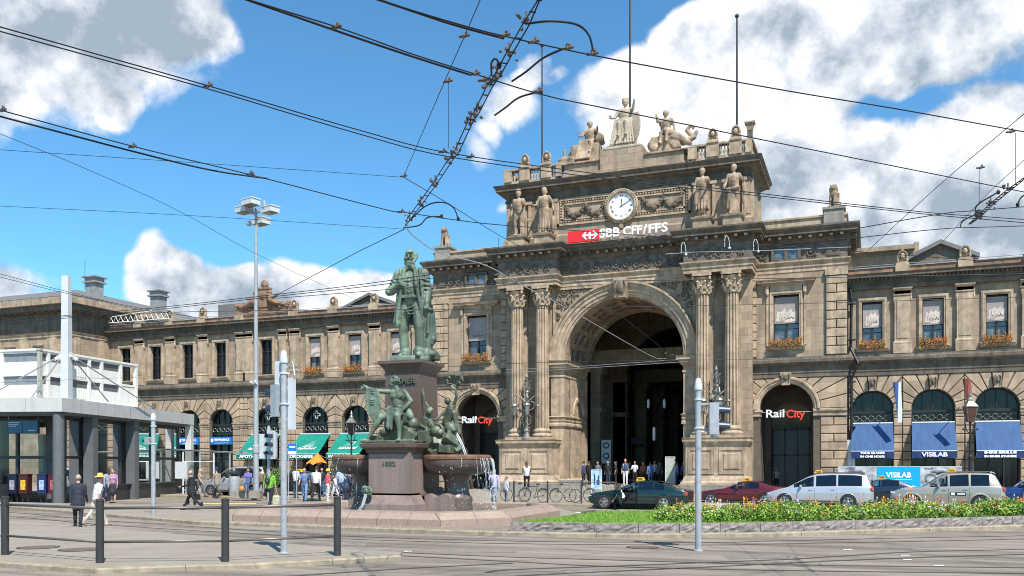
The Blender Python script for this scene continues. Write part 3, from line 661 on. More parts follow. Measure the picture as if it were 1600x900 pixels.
# ================================================================== central block
XL, XRr = -30.75, -1.15; YS = 60.8; YC = 60.0
def side_bay(xa, xb, xc, q0, q1):
    mb = MB(); rust_bay(mb, xa, xb, xc, 1.69, 5.55, 7.62, YS, band=.42, kn=13); sp(mb, 'ground_storey_wall', [M['rust'], M['joint']])
    a = MB(); a.archmold(xc, 5.55, 1.69, [(0, -.3), (0, .06), (.1, .1), (.12, .16), (.24, .16), (.28, .24), (.40, .24), (.44, .1), (.44, -.05)], YS)
    sp(a, 'arch_moulding', M['trim']); a = MB()
    for s in (-1, 1): a.mold([(0, 5.08), (.05, 5.1), (.05, 5.3), (.14, 5.4), (.14, 5.52), (0, 5.56)], [(xc-1.69, YS+.75), (xc-1.69, YS-.02), (xa, YS-.02)][::-1] if s < 0 else [(xb, YS-.02), (xc+1.69, YS-.02), (xc+1.69, YS+.75)][::-1] if False else ([(xa, YS-.02), (xc-1.68, YS-.02)] if s < 0 else [(xc+1.68, YS-.02), (xb, YS-.02)]))
    a.box(xa, xc-1.69, YS-.1, YS+.3, 0, .6); a.box(xc+1.69, xb, YS-.1, YS+.3, 0, .6)
    sp(a, 'impost_band', M['trim']); keystone(xc, 7.1, 7.95, YS-.12, .7)
    # deep passage behind with jambs
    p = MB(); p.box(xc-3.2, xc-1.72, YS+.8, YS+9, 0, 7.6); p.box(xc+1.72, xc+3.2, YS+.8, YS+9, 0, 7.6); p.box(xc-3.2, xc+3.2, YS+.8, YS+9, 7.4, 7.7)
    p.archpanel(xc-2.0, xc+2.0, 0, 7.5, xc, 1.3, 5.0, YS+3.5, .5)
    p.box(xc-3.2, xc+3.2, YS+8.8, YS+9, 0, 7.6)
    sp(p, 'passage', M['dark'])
    d = MB(); y = YS+4.2
    for x in (-1.2, -.42, .42, 1.2): d.box(xc+x-.05, xc+x+.05, y-.05, y+.05, 0, 4.4)
    d.box(xc-1.25, xc+1.25, y-.05, y+.05, 2.5, 2.62); d.box(xc-1.25, xc+1.25, y-.05, y+.05, 4.3, 4.45)
    o = sp(d, 'passage_door', M['frame']); g = MB(); g.add([(xc-1.2, y+.02, 0), (xc+1.2, y+.02, 0), (xc+1.2, y+.02, 4.4), (xc-1.2, y+.02, 4.4)], [(0,1,2,3)]); g.build('pane', M['charcoal'], o)
    # upper wall
    u = MB(); wz0, wz1 = 9.75, 13.05
    u.box(xa, xc-.82, YS+.02, YS+.7, 8.9, 14.6); u.box(xc+.82, xb, YS+.02, YS+.7, 8.9, 14.6); u.box(xc-.82, xc+.82, YS+.02, YS+.7, 8.9, wz0); u.box(xc-.82, xc+.82, YS+.02, YS+.7, wz1, 14.6)
    sp(u, 'upper_storey_wall', M['stone'])
    upper_window(xc, 1.62, wz0, wz1, YS, banner=1 if xc > -10 else 2, hood=1, rec=.35)
    # block quoins
    for (p0, p1) in (q0, q1):
        k = MB(); k.cur = 1; k.box(p0, p1, YS-.1, YS+.3, 8.95, 14.3); k.cur = 0; n = 9
        for i in range(n):
            z = 8.98+i*(14.1-8.98)/n; zz = 8.98+(i+1)*(14.1-8.98)/n
            if i % 2 and p1-p0 > .9: k.rect(p0, (p0+p1)/2, z, zz, YS-.1); k.rect((p0+p1)/2, p1, z, zz, YS-.1)
            else: k.rect(p0, p1, z, zz, YS-.1)
            k.T = None
        k.box(p0-.04, p1+.04, YS-.22, YS+.1, 14.1, 14.5)
        sp(k, 'quoin', [M['trim'], M['joint']])
    # mezzanine window pair
    m_ = MB(); zA, zB = 15.35, 16.1
    for dx in (-.83, 0, .83): m_.box(xc+dx*1.0-.09, xc+dx*1.0+.09, YS-.2, YS+.2, zA-.02, zB+.02)
    m_.box(xc-.93, xc+.93, YS-.2, YS+.2, zB, zB+.12); m_.box(xc-.93, xc+.93, YS-.2, YS+.2, zA-.12, zA)
    w = sp(m_, 'mezzanine_window', M['sooty'])
    g = MB(); g.add([(xc-.83, YS-.06, zA), (xc+.83, YS-.06, zA), (xc+.83, YS-.06, zB), (xc-.83, YS-.06, zB)], [(0,1,2,3)]); g.build('pane', M['glassb'], w)
side_bay(-7.5, XRr, -4.9, (-2.45, -1.15), (-7.45, -6.75))
side_bay(XL, -24.4, -27.1, (-30.75, -29.45), (-25.1, -24.5))
flower_box(-4.9, YS-.16, 9.66+ZB, 1.9, 'orange flower box under the hooded window above the right arched side doorway', seed=21)
flower_box(-27.1, YS-.16, 9.66+ZB, 1.9, 'orange flower box under the hooded window above the left arched side doorway', seed=22)
for (p, q) in ((XL, -24.4), (-7.4, XRr)):
    pth = [(p, YS+1.5), (p, YS), (q, YS)] if p == XL else [(p, YS), (q, YS), (q, YS+1.5)]
    mb = MB(); mb.mold(BAND, pth); mb.box(p+.01, q-.01, YS-.01, YS+.6, 7.61, 8.94)
    x = p+.1
    while x < q: mb.box(x, x+.09, YS-.27, YS-.1, 8.36, 8.46); x += .2
    sp(mb, 'storey_band', M['sooty'])
# side walls of the central block
mb = MB(); mb.box(XL+.02, XL+.5, YS+.3, YS+7, 0, 17); mb.box(XRr-.5, XRr-.02, YS+.3, YS+7, 0, 17); sp(mb, 'return_wall', M['stone'])
# ---- great arch
XC = -15.7; RA = 4.23; ZA = 9.3
mb = MB(); mb.archpanel(-20.75, -10.65, 0, 14.5, XC, RA, ZA, YC, 1.2, 32); mb.box(-24.4, -20.75, YC, YC+1, 0, 14.5); mb.box(-10.65, -7.0, YC, YC+1, 0, 14.5)
sp(mb, 'portal_wall', M['stone'])
mb = MB(); mb.archmold(XC, ZA, RA, [(0, -.6), (0, .05), (.14, .09), (.16, .16), (.36, .18), (.38, .26), (.62, .28), (.64, .36), (.84, .38), (.9, .5), (1.02, .5), (1.06, .1), (1.06, -.05)], YC, 48)
sp(mb, 'archivolt', M['trim'])
mb = MB(); mb.prismy([(XC-.36, ZA+RA-.15), (XC+.36, ZA+RA-.15), (XC+.52, ZA+RA+1.2), (XC-.52, ZA+RA+1.2)], YC-.75, YC)
mb.cur = 1; mb.ball((XC, YC-.8, ZA+RA+.5), (.28, .2, .42), 10, 7)
for s in (-1, 1): mb.tube([(XC+s*.3, YC-.78, ZA+RA+1.0), (XC+s*.42, YC-.8, ZA+RA+.6), (XC+s*.2, YC-.78, ZA+RA+.1)], .08, 6)
sp(mb, 'keystone', [M['trim'], M['sooty']])
# spandrel reliefs: scrolling leaves
def scrolls(mb, pts, y, r, t=.05, seed=1):
    rnd = random.Random(seed)
    for (x, z, s) in pts:
        P = []
        a0 = rnd.uniform(0, 6.28); d = rnd.choice((-1, 1))
        for i in range(16):
            a = a0+d*i*.55; rr = s*(1-i/17); P.append((x+rr*math.cos(a), y-.02-.04*i/16, z+rr*math.sin(a)))
        mb.tube(P, [t*(1-.4*i/15) for i in range(16)], 5)
        mb.ball((x, y-.04, z), (s*.28, .09, s*.28), 7, 5)
        for i in range(5):
            a = rnd.uniform(0, 6.28); mb.ball((x+s*1.15*math.cos(a), y-.03, z+s*1.15*math.sin(a)), (s*.3, .06, s*.16), 6, 4, (0, -a, 0))
mb = MB(); rnd = random.Random(5)
pts = []
for s in (-1, 1):
    for i in range(900):
        x = rnd.uniform(2.2, 5.0); z = rnd.uniform(ZA+1.0, 14.35)
        if math.hypot(x, z-ZA) < RA+1.35: continue
        if all(math.hypot(s*x+XC-a, z-b) > (c+.34)*1.0 for a, b, c in pts) and abs(x) < 4.75: pts.append((XC+s*x, z, rnd.uniform(.26, .4)))
scrolls(mb, pts, YC, .3, .07); sp(mb, 'spandrel_relief', M['sooty'])
# frame around spandrels
mb = MB()
for s in (-1, 1): mb.box(XC+s*4.98-.09, XC+s*4.98+.09, YC-.1, YC, ZA, 14.5)
mb.box(XC-5.0, XC+5.0, YC-.14, YC, 14.3, 14.5); sp(mb, 'spandrel_frame', M['trim'])
# impost pilasters carrying the arch (with capital band at 8.3-9.2 and lower band 4.5)
mb = MB()
for s in (-1, 1):
    xi = XC+s*RA; a, b = (xi-1.1, xi) if s < 0 else (xi, xi+1.1)
    mb.box(a, b, YC-.12, YC, 0, 8.4)
    c = [(a, YC-.12), (b, YC-.12), (b, YC+5)] if s < 0 else [(a, YC+5), (a, YC-.12), (b, YC-.12)]
    mb.mold([(0, 8.1), (.06, 8.14), (.06, 8.24), (0, 8.3), (.02, 8.55), (.2, 8.72), (.24, 8.9), (.42, 8.98), (.42, 9.16), (.5, 9.24), (0, 9.3)], c)
    mb.mold([(0, 4.6), (.12, 4.66), (.12, 4.82), (.04, 4.9), (.1, 5.0), (.1, 5.2), (.2, 5.3), (0, 5.36)], c)
    mb.mold([(0, 0), (.14, 0), (.14, .75), (.06, .85), (0, .9)], c)
sp(mb, 'impost_pilaster', M['trim'])
# barrel intrados with coffers, 5 m deep, then the inner arch
mb = MB(); n = 11; y0, y1 = YC+1.15, YC+5.2
mb.box(XC-RA-2.2, XC-RA-.0, YC+1.15, y1, 0, ZA); mb.box(XC+RA, XC+RA+2.2, YC+1.15, y1, 0, ZA)
def arcbox(mb, r0, r1, a0, a1, ya, yb, k=3):
    vs = []
    for i in range(k+1):
        a = a0+(a1-a0)*i/k
        for r, y in ((r0, ya), (r0, yb), (r1, yb), (r1, ya)): vs.append((XC+r*math.cos(a), y, ZA+r*math.sin(a)))
    fs = [(0, 1, 2, 3), (4*k+3, 4*k+2, 4*k+1, 4*k)]
    for i in range(k): fs += [(4*i+j, 4*i+(j+1) % 4, 4*i+4+(j+1) % 4, 4*i+4+j) for j in range(4)]
    mb.add(vs, fs)
arcbox(mb, RA+.26, RA+.7, 0, math.pi, y0, y1, 32)
for yy in (y0, y0+1.15, y0+2.6, y1-.5): arcbox(mb, RA, RA+.3, 0, math.pi, yy, yy+.28 if yy < y1-.6 else y1, 32)
for i in range(n+1):
    a = math.pi*i/n; arcbox(mb, RA+.02, RA+.3, max(0, a-.045), min(math.pi, a+.045), y0+.02, y1-.02, 1)
sp(mb, 'coffered_vault', M['stone'])
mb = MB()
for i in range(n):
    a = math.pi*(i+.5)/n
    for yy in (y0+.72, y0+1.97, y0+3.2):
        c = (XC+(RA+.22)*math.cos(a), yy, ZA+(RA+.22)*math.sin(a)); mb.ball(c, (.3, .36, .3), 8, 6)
sp(mb, 'coffer_shade_rosettes', M['relief'])  # dark stone stands in for the shadow inside each coffer recess
for s in (-1, 1):
    mb = MB(); mb.T = Matrix.Translation((XC+s*(RA-.02), 63.2, 0)) @ Matrix.Rotation(R(-90*s), 4, 'Z'); mb.archpanel(-2.0, 2.0, 0, 8.1, 0, 1.05, 5.5, 0, .5); mb.archmold(0, 5.5, 1.05, [(0, 0), (0, .08), (.3, .1), (.34, 0)], 0, 20); mb.mold([(0, 5.1), (.1, 5.15), (.1, 5.4), (0, 5.5)], [(-2, 0), (-1.06, 0)]); mb.mold([(0, 5.1), (.1, 5.15), (.1, 5.4), (0, 5.5)], [(1.06, 0), (2, 0)]); mb.box(-2, 2, .5, .6, 0, 8); sp(mb, 'jamb_niche', M['trim'])
mb = MB(); mb.archpanel(XC-RA-3, XC+RA+3, 0, 16, XC, RA-.12, ZA, y1, .8, 28); mb.archmold(XC, ZA, RA-.12, [(0, -.1), (0, .12), (.3, .12), (.34, .2), (.5, .2), (.52, -.1)], y1, 32)
mb.box(XC-RA-.4, XC-RA+.12, y1-.3, y1+.8, 0, ZA); mb.box(XC+RA-.12, XC+RA+.4, y1-.3, y1+.8, 0, ZA)
mb.cur = 1
sp(mb, 'inner_arch', [M['stone'], M['hall']])
# hall behind
mb = MB(); yA, yB = y1+.8, 108; xa, xb = -34, 3; mb.box(xa-.3, xa, yA, yB, 0, 17); mb.box(xb, xb+.3, yA, yB, 0, 17); mb.box(xa, xb, yB, yB+.3, 0, 17); mb.box(xa, xb, yA-.8, yB, 16.4, 16.7)
mb.box(xa, XC-RA-2.9, yA-.2, yA, 0, 16.4); mb.box(XC+RA+2.9, xb, yA-.2, yA, 0, 16.4)
for k in range(5):
    for s in (-1, 1):
        x = XC+s*(RA+.8); y = yA+4+k*8; mb.box(x-.55, x+.55, y, y+1.2, 0, 10); mb.box(x-.7, x+.7, y-.1, y+1.3, 6.2, 6.6); mb.box(x-.75, x+.75, y-.15, y+1.35, 9.3, 10)
mb.box(XC-RA-1.4, XC+RA+1.4, yA+4.0, yA+4.9, 10, 11.2); mb.box(XC-RA-1.4, XC+RA+1.4, yA+20, yA+21, 10, 11.2)
mb.archpanel(XC-9, XC+9, 0, 16.3, XC, 4.4, 9.6, yA+12, .9)
sp(mb, 'concourse_hall', M['hall'])
# ---- columns with pedestals
def column(x):
    y = 59.2; root = empty('column', (x-ST.location.x, y-ST.location.y, 0), 0); root.parent = ST
    b = MB(); b.box(-.68, .68, -.68, .68, 3.68, 3.86); b.lathe([(.66, 3.86), (.72, 3.92), (.72, 4.0), (.64, 4.08), (.58, 4.12), (.58, 4.18), (.64, 4.24), (.64, 4.32), (.54, 4.4), (.51, 4.46)], 0, 0, 24); b.build('column_base', M['trim'], root, auto=40)
    s = MB(); prof = [(.49-.07*max(0, (t-.3))/.7, 4.46+t*(13.1-4.46)) for t in [0, .02, .3, .5, .75, .98, 1]]; s.lathe(prof, 0, 0, 104, flute=13, fd=.27); s.build('column_shaft', M['trim'], root)
    c = MB(); c.lathe([(.45, 13.1), (.5, 13.14), (.5, 13.2), (.44, 13.24), (.44, 13.6), (.5, 13.95), (.62, 14.2)], 0, 0, 20)
    for ring, (z0, h, rr, n, off) in enumerate(((13.22, .42, .46, 8, 0), (13.45, .5, .48, 8, .39))):
        for k in range(n):
            a = off+2*math.pi*k/n; ca, sa = math.cos(a), math.sin(a)
            c.tube([(rr*ca, rr*sa, z0), ((rr+.05)*ca, (rr+.05)*sa, z0+h*.6), ((rr+.17)*ca, (rr+.17)*sa, z0+h*.95), ((rr+.24)*ca, (rr+.24)*sa, z0+h*.8)], [.11, .12, .09, .05], 5)
    for k in range(4):
        a = math.pi/4+k*math.pi/2; ca, sa = math.cos(a), math.sin(a)
        c.tube([(.45*ca, .45*sa, 13.85), (.62*ca, .62*sa, 14.15), (.78*ca, .78*sa, 14.22), (.8*ca, .8*sa, 14.06), (.7*ca, .7*sa, 14.04)], [.06, .07, .08, .07, .04], 6)
    pts = []
    for k in range(4):
        a = math.pi/4+k*math.pi/2
        pts += [(.86*math.cos(a-.09), .86*math.sin(a-.09)), (.86*math.cos(a+.09), .86*math.sin(a+.09)), (.56*math.cos(a+math.pi/4), .56*math.sin(a+math.pi/4))]
    c.prismz(pts, 14.28, 14.5); c.build('capital', M['trim'], root)
for x in (-23.23, -21.33, -10.07, -8.17): column(x)
for (p, q) in ((-24.3, -20.35), (-11.05, -7.1)):
    mb = MB(); yf = 58.45
    mb.box(p, q, yf, YC, .6, 3.4); path = [(p, YC), (p, yf), (q, yf), (q, YC)]
    mb.mold([(0, 3.15), (.04, 3.18), (.06, 3.3), (.2, 3.42), (.2, 3.56), (.26, 3.66), (0, 3.68)], path); mb.box(p+.01, q-.01, yf+.01, YC, 3.4, 3.679)
    mb.mold([(.3, .6), (.3, .72), (.18, .84), (.14, .98), (.05, 1.12), (0, 1.16)], path)
    w = (q-p)/2
    for k in range(2):
        a, b = p+k*w+.18, p+(k+1)*w-.18
        for (x0, x1, z0, z1) in ((a, b, 1.3, 1.42), (a, b, 2.84, 2.96), (a, a+.12, 1.42, 2.84), (b-.12, b, 1.42, 2.84)): mb.box(x0, x1, yf-.05, yf, z0, z1)
        mb.block([(a+.28, 1.6), (b-.28, 1.6), (b-.28, 2.66), (a+.28, 2.66)], yf, .06, .05, 0)
        mb.block([(a-.14+k*.08, 1.2), (a-.0+k*.08, 1.2), (a+k*.08, 3.1), (a-.14+k*.08, 3.1)], yf, .03, .02, 0) if False else None
    mb.box((p+q)/2-.14, (p+q)/2+.14, yf-.02, yf+.2, 1.16, 3.2)
    sp(mb, 'pedestal', M['trim'])
    mb = MB(); mb.box(p-.42, q+.42, yf-.45, YC, 0, .6); sp(mb, 'pedestal_plinth', M['plinth'])
    mb = MB()          # wall pilasters behind the columns
    for x in ((p+1.07), (q-1.07)): mb.box(x-.5, x+.5, YC-.12, YC, 3.68, 13.2); mb.mold([(0, 13.1), (.1, 13.3), (.1, 13.5), (.2, 14.2), (.2, 14.5), (0, 14.5)], [(x-.5, YC), (x-.5, YC-.12), (x+.5, YC-.12), (x+.5, YC)])
    sp(mb, 'wall_pilaster', M['trim'])
mb = MB()
for i in range(3): mb.box(-20.0, -11.4, 58.2+i*.35, 66, i*.14+.001, (i+1)*.14)
sp(mb, 'portal_steps', M['plinth'])
# ---- main entablature
EP = [(XL, YS+7), (XL, YS), (-24.55, YS), (-24.55, 58.75), (-20.15, 58.75), (-20.15, YC-.15), (-11.25, YC-.15), (-11.25, 58.75), (-6.85, 58.75), (-6.85, YS), (XRr, YS), (XRr, YS+7)]
mb = MB()
mb.mold([(0, 14.5), (.02, 14.5), (.02, 14.74), (.08, 14.78), (.08, 15.02), (.14, 15.06), (.22, 15.14), (.22, 15.22), (0, 15.26)], EP)
sp(mb, 'architrave', M['trim'])
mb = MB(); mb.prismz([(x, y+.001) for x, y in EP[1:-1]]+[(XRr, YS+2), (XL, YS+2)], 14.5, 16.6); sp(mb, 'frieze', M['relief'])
mb = MB(); rnd = random.Random(9)
x = -19.8; pts = []
while x < -11.5: pts.append((x, 15.72, .3)); x += .74
scrolls(mb, pts, YC-.15, .3, .06, 4)
for p, q in ((-24.3, -20.4), (-11.0, -7.1)): 
    scrolls(mb, [(p+.6, 15.72, .24), (p+1.3, 15.72, .28), ((p+q)/2+.1, 15.72, .3), (q-1.2, 15.72, .28), (q-.5, 15.72, .24)], 58.75, .3, .055, 6)
for c in (-27.1, -4.9):
    scrolls(mb, [(c-2.1, 15.72, .3), (c-1.5, 15.72, .34), (c+1.5, 15.72, .34)], YS, .3, .06, 8)
    mb.box(c+2.5 if c > -10 else c-3.3, c+3.3 if c > -10 else c-2.5, YS-.05, YS, 15.4, 16.05)
sp(mb, 'frieze_relief', M['sooty'])
CORN = [(.0, 16.3), (.08, 16.34), (.08, 16.42), (.16, 16.5), (.16, 16.78), (.22, 16.8), (.62, 16.82), (.62, 17.02), (.70, 17.06), (.78, 17.2), (.78, 17.3), (0, 17.36)]
mb = MB(); mb.mold(CORN, EP); mb.prismz(EP[1:-1]+[(XRr, YS+3), (XL, YS+3)], 16.6, 17.34)
def modillions(mb, path, z, out, d, w=.2, h=.2, step=.62):
    P = [Vector(p) for p in path]
    for i in range(len(P)-1):
        v = P[i+1]-P[i]; L_ = v.length; t = v/L_; n = Vector((t.y, -t.x)); k = max(1, int(L_/step))
        for j in range(k):
            c = P[i]+t*(L_*(j+.5)/k)+n*(out+d/2); mb.cbox((c.x, c.y, z), (w, d, h), math.atan2(t.y, t.x))
modillions(mb, EP, 16.68, .14, .42)
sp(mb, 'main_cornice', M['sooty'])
# low parapets over the side bays
for (p, q) in ((XL+.05, -24.6), (-6.8, XRr-.05)):
    mb = MB(); mb.box(p, q, YS+.1, YS+.5, 17.3, 18.0); mb.mold([(0, 17.9), (.1, 17.95), (.1, 18.06), (0, 18.1)], [(p, YS+3), (p, YS+.1), (q, YS+.1), (q, YS+3)]); 
    mb.box(p, p+.4, YS+.5, YS+3, 17.3, 18.0); mb.box(q-.4, q, YS+.5, YS+3, 17.3, 18.0); mb.box(p+.1, q-.1, YS+.3, YS+4, 17.4, 17.7)
    sp(mb, 'parapet', M['trim'])
    c = q-.75 if q > -10 else p+.75
    mb = MB(); mb.box(c-.62, c+.62, YS-.1, YS+1.0, 17.3, 18.35); mb.box(c-.7, c+.7, YS-.18, YS+1.1, 18.35, 18.5); sp(mb, 'parapet_pier', M['plinth'])
# ---- attic
AL, AR = -24.5, -7.1; YA = 60.3; YAB = 65.8
mb = MB(); mb.box(AL, AR, YA, YAB, 17.3, 21.5)
mb.mold([(0, 17.3), (.18, 17.34), (.18, 18.2), (.1, 18.3), (0, 18.36)], [(AL, YAB), (AL, YA), (AR, YA), (AR, YAB)])
sp(mb, 'attic_wall', M['stone'])
mb = MB(); ap = [(AL, YAB), (AL, YA), (AR, YA), (AR, YAB), (AL, YAB)]
mb.mold([(0, 20.95), (.08, 21.0), (.08, 21.12), (.02, 21.16), (.02, 21.42), (.12, 21.5), (.3, 21.6), (.34, 21.7), (.62, 21.74), (.62, 21.92), (.72, 22.02), (.78, 22.14), (0, 22.22)], ap); mb.box(AL+.02, AR-.02, YA+.02, YAB-.02, 21.5, 22.2)
sp(mb, 'attic_cornice', M['sooty'])
mb = MB()
for c in (-23.25, -21.3, -10.1, -8.15):
    mb.box(c-.72, c-.5, YA-.14, YA, 18.36, 20.9); mb.box(c+.5, c+.72, YA-.14, YA, 18.36, 20.9); mb.box(c-.82, c+.82, YA-.18, YA, 20.7, 20.95)
for y in (YA+.15, YAB-.75): mb.box(AR, AR+.12, y, y+.6, 18.36, 20.9)
mb.block([(AL+.05, 18.5), (AL+.5, 18.5), (AL+.5, 20.6), (AL+.05, 20.6)], YA, .04, .02, 0)
mb.block([(AR-.55, 18.5), (AR-.05, 18.5), (AR-.05, 20.6), (AR-.55, 20.6)], YA, .04, .02, 0)
sp(mb, 'attic_pilasters', M['trim'])
for c, n_ in ((-23.25, 0), (-21.3, 0), (-10.1, 0), (-8.15, 0)):
    mb = MB(); mb.box(c-.58, c+.58, 58.95, YA, 17.3, 18.12); mb.mold([(0, 18.05), (.1, 18.1), (.14, 18.22), (0, 18.24)], [(c-.58, YA), (c-.58, 58.95), (c+.58, 58.95), (c+.58, YA)]); mb.box(c-.57, c+.57, 58.96, YA, 18.1, 18.23)
    sp(mb, 'statue_pedestal', M['trim'])
# relief panel with garlands
mb = MB(); pl, pr, pb, pt = -20.55, -11.05, 18.95, 20.85
for (x0, x1, z0, z1) in ((pl, pr, pb, pb+.14), (pl, pr, pt-.14, pt), (pl, pl+.14, pb, pt), (pr-.14, pr, pb, pt)): mb.box(x0, x1, YA-.12, YA, z0, z1)
for (x0, x1, z0, z1) in ((pl+.38, pr-.38, pb+.36, pb+.46), (pl+.38, pr-.38, pt-.46, pt-.36), (pl+.38, pl+.48, pb+.36, pt-.36), (pr-.48, pr-.38, pb+.36, pt-.36)): mb.box(x0, x1, YA-.1, YA, z0, z1)
x = pl+.24
while x < pr-.2:
    for z in (pb+.25, pt-.25): mb.ball((x, YA-.05, z), (.08, .08, .07), 6, 4)
    x += .2
z = pb+.3
while z < pt-.2:
    for xx in (pl+.26, pr-.26): mb.ball((xx, YA-.05, z), (.07, .08, .08), 6, 4)
    z += .2
sp(mb, 'relief_panel_frame', M['trim'])
mb = MB(); rnd = random.Random(4)
for (a, b) in ((-19.95, -18.5), (-18.5, -17.05), (-14.35, -12.95), (-12.95, -11.6)):
    P = []
    for i in range(15):
        t = i/14; x = a+(b-a)*t; z = 20.3-.75*(1-(2*t-1)**2); P.append((x, z))
    for i, (x, z) in enumerate(P):
        for k in range(3): mb.ball((x+rnd.uniform(-.07, .07), YA-.06, z+rnd.uniform(-.1, .1)), rnd.uniform(.09, .17)*(1.45-abs(i-7)/10), 6, 5)
    for xx in (a, b): 
        for k in range(5): mb.ball((xx, YA-.05, 20.25-k*.14), (.08, .08, .07), 6, 4)
        mb.tube([(xx-.1, YA-.06, 20.3), (xx, YA-.08, 20.1), (xx+.1, YA-.06, 20.3)], .04, 5)
sp(mb, 'garland', M['sooty'])
# top: plinths for the figure group and balustrades
mb = MB(); mb.box(-20.0, -17.3, YA-.1, YA+2.2, 22.2, 23.3); mb.box(-14.3, -11.5, YA-.1, YA+2.2, 22.2, 23.3); mb.box(-17.3, -14.3, YA-.35, YA+2.4, 22.2, 23.9)
mb.prismy([(-17.1, 23.9), (-14.5, 23.9), (-14.9, 24.15), (-16.8, 24.15)], YA-.25, YA+2.3)
mb.mold([(0, 22.2), (.12, 22.22), (.12, 22.45), (0, 22.5)], [(-20, YA+2), (-20, YA-.1), (-17.3, YA-.1), (-17.3, YA-.35), (-14.3, YA-.35), (-14.3, YA-.1), (-11.5, YA-.1), (-11.5, YA+2)])
sp(mb, 'figure_group_plinth', M['stone'])
def balustrade(pts, piers, zb=22.2):
    mb = MB(); P = [Vector(p) for p in pts]
    mb.mold([(0, zb), (0, zb+.3), (-.3, zb+.3), (-.3, zb)], pts); mb.mold([(.03, zb+1.02), (.08, zb+1.08), (.08, zb+1.2), (-.38, zb+1.2), (-.38, zb+1.02)], pts)
    for (x, y, w) in piers: mb.box(x-w, x+w, y-.08, y+.38, zb+.28, zb+1.04)
    return sp(mb, 'balustrade', M['trim'])
def balusters(parent, a, b, y, zb=22.2, step=.26, alongy=False):
    n = int((b-a)/step)
    for i in range(n):
        t = a+(i+.5)*(b-a)/n; mb = MB(); mb.lathe([(.09, zb+.3), (.09, zb+.36), (.05, zb+.42), (.1, zb+.56), (.1, zb+.64), (.045, zb+.86), (.06, zb+.94), (.09, zb+.97), (.09, zb+1.03)], 0, 0, 8)
        mb.build('baluster', M['palestatue'], parent, smooth=True, loc=((y, t, 0) if alongy else (t, y, 0)))
yb = YA-.2
b1 = balustrade([(AL-.1, YAB), (AL-.1, yb), (-20.5, yb)], [(-24.3, yb, .3), (-23.0, yb, .38), (-21.35, yb, .38), (-20.4, yb, .2)])
balusters(b1, -24.0, -23.4, yb+.15); balusters(b1, -22.6, -21.75, yb+.15, step=.2); balusters(b1, -20.95, -20.6, yb+.15)
b2 = balustrade([(-11.0, yb), (AR+.1, yb), (AR+.1, YAB)], [(-10.9, yb, .3), (-9.55, yb, .42), (-8.05, yb, .4), (-7.2, yb, .2)])
balusters(b2, -10.6, -9.98, yb+.15, step=.2); balusters(b2, -9.12, -8.46, yb+.15, step=.2); balusters(b2, -7.65, -7.4, yb+.15, step=.2)
balusters(b2, yb+.5, YAB-.3, AR-.05, alongy=True, step=.4)
for x in (-23.0, -21.35, -9.55, -8.05): acroterion(x, yb+.15, 23.4, 1.0, .62)
# ---- left corner pavilion with hipped roof
PX, PY = -64.0, 57.4
mb = MB(); mb.box(-100, PX, PY, 76, 0, 13.6); sp(mb, 'corner_pavilion_wall', M['stone'])
mb = MB(); k = 13
for i in range(k): mb.block([(PX-1.1, .6+i*.55), (PX, .6+i*.55), (PX, 1.15+i*.55), (PX-1.1, 1.15+i*.55)], PY, .07)
mb.mold(BAND, [(-100, PY), (PX, PY), (PX, YW-.4)])
mb.mold([(0, 13.0), (.1, 13.1), (.1, 13.3), (.2, 13.4), (0, 13.45)], [(-100, PY), (PX, PY), (PX, 76)])
for x in (-66.2, -69.6, -73, -76.4): mb.box(x-.45, x+.45, PY-.25, PY, 8.95, 13.0)
for y in (57.9, 60.6): mb.box(PX, PX+.1, y-.3, y+.3, 8.95, 13.0)
sp(mb, 'corner_pavilion_trim', M['trim'])
for x in (-67.9, -71.3, -74.7): upper_window(x, 1.3, 9.44, 12.3, PY-.02)
mb = MB(); cp = [(-100, PY), (PX, PY), (PX, 76)]
mb.box(-100, PX+.05, PY-.05, 76, 13.5, 15.4)
mb.cur = 0; mb.mold([(0, 15.0), (.1, 15.05), (.1, 15.2), (.9, 15.3), (.9, 15.7), (1.05, 15.75), (1.05, 16.1), (1.15, 16.15), (1.15, 16.3), (0, 16.32)], cp)
modillions(mb, cp, 15.2, .12, .6, .22, .2, .7)
sp(mb, 'corner_pavilion_cornice', M['sooty'])
mb = MB(); mb.mold([(1.06, 15.72), (1.2, 15.74), (1.24, 16.3), (1.06, 16.3)], cp); sp(mb, 'eaves_fascia', M['trim'])
mb = MB(); e = 1.25; mb.add([(-100, PY-e, 16.33), (PX+e, PY-e, 16.33), (PX+e, 78, 16.33), (-100, PY+3.6, 18.0), (PX-3.6, PY+3.6, 18.0), (PX-3.6, 74, 18.0), (PX-14, 78, 17)], [(0, 1, 4, 3), (1, 2, 5, 4), (3, 4, 5)])
ro = sp(mb, 'hipped_roof', M['slate'])
for (x, y) in ((-67.4, 63.0), (-66.8, 70.5)):
    c = MB(); c.box(x-.6, x+.6, y-.5, y+.5, 17, 18.9); c.box(x-.8, x+.8, y-.7, y+.7, 18.9, 19.05); c.box(x-.65, x+.65, y-.55, y+.55, 19.05, 19.4); c.box(x-.85, x+.85, y-.75, y+.75, 19.4, 19.52); c.build('roof_vent', M['zinc'], ro)
c = MB(); c.tube([(-68.6, 63, 18.4), (-68.6, 63, 21.2)], .03, 4); c.build('lightning_rod', M['frame'], ro)
for (y, z) in ((59, 10.6), (59, 11.8), (59, 13.0)): pass
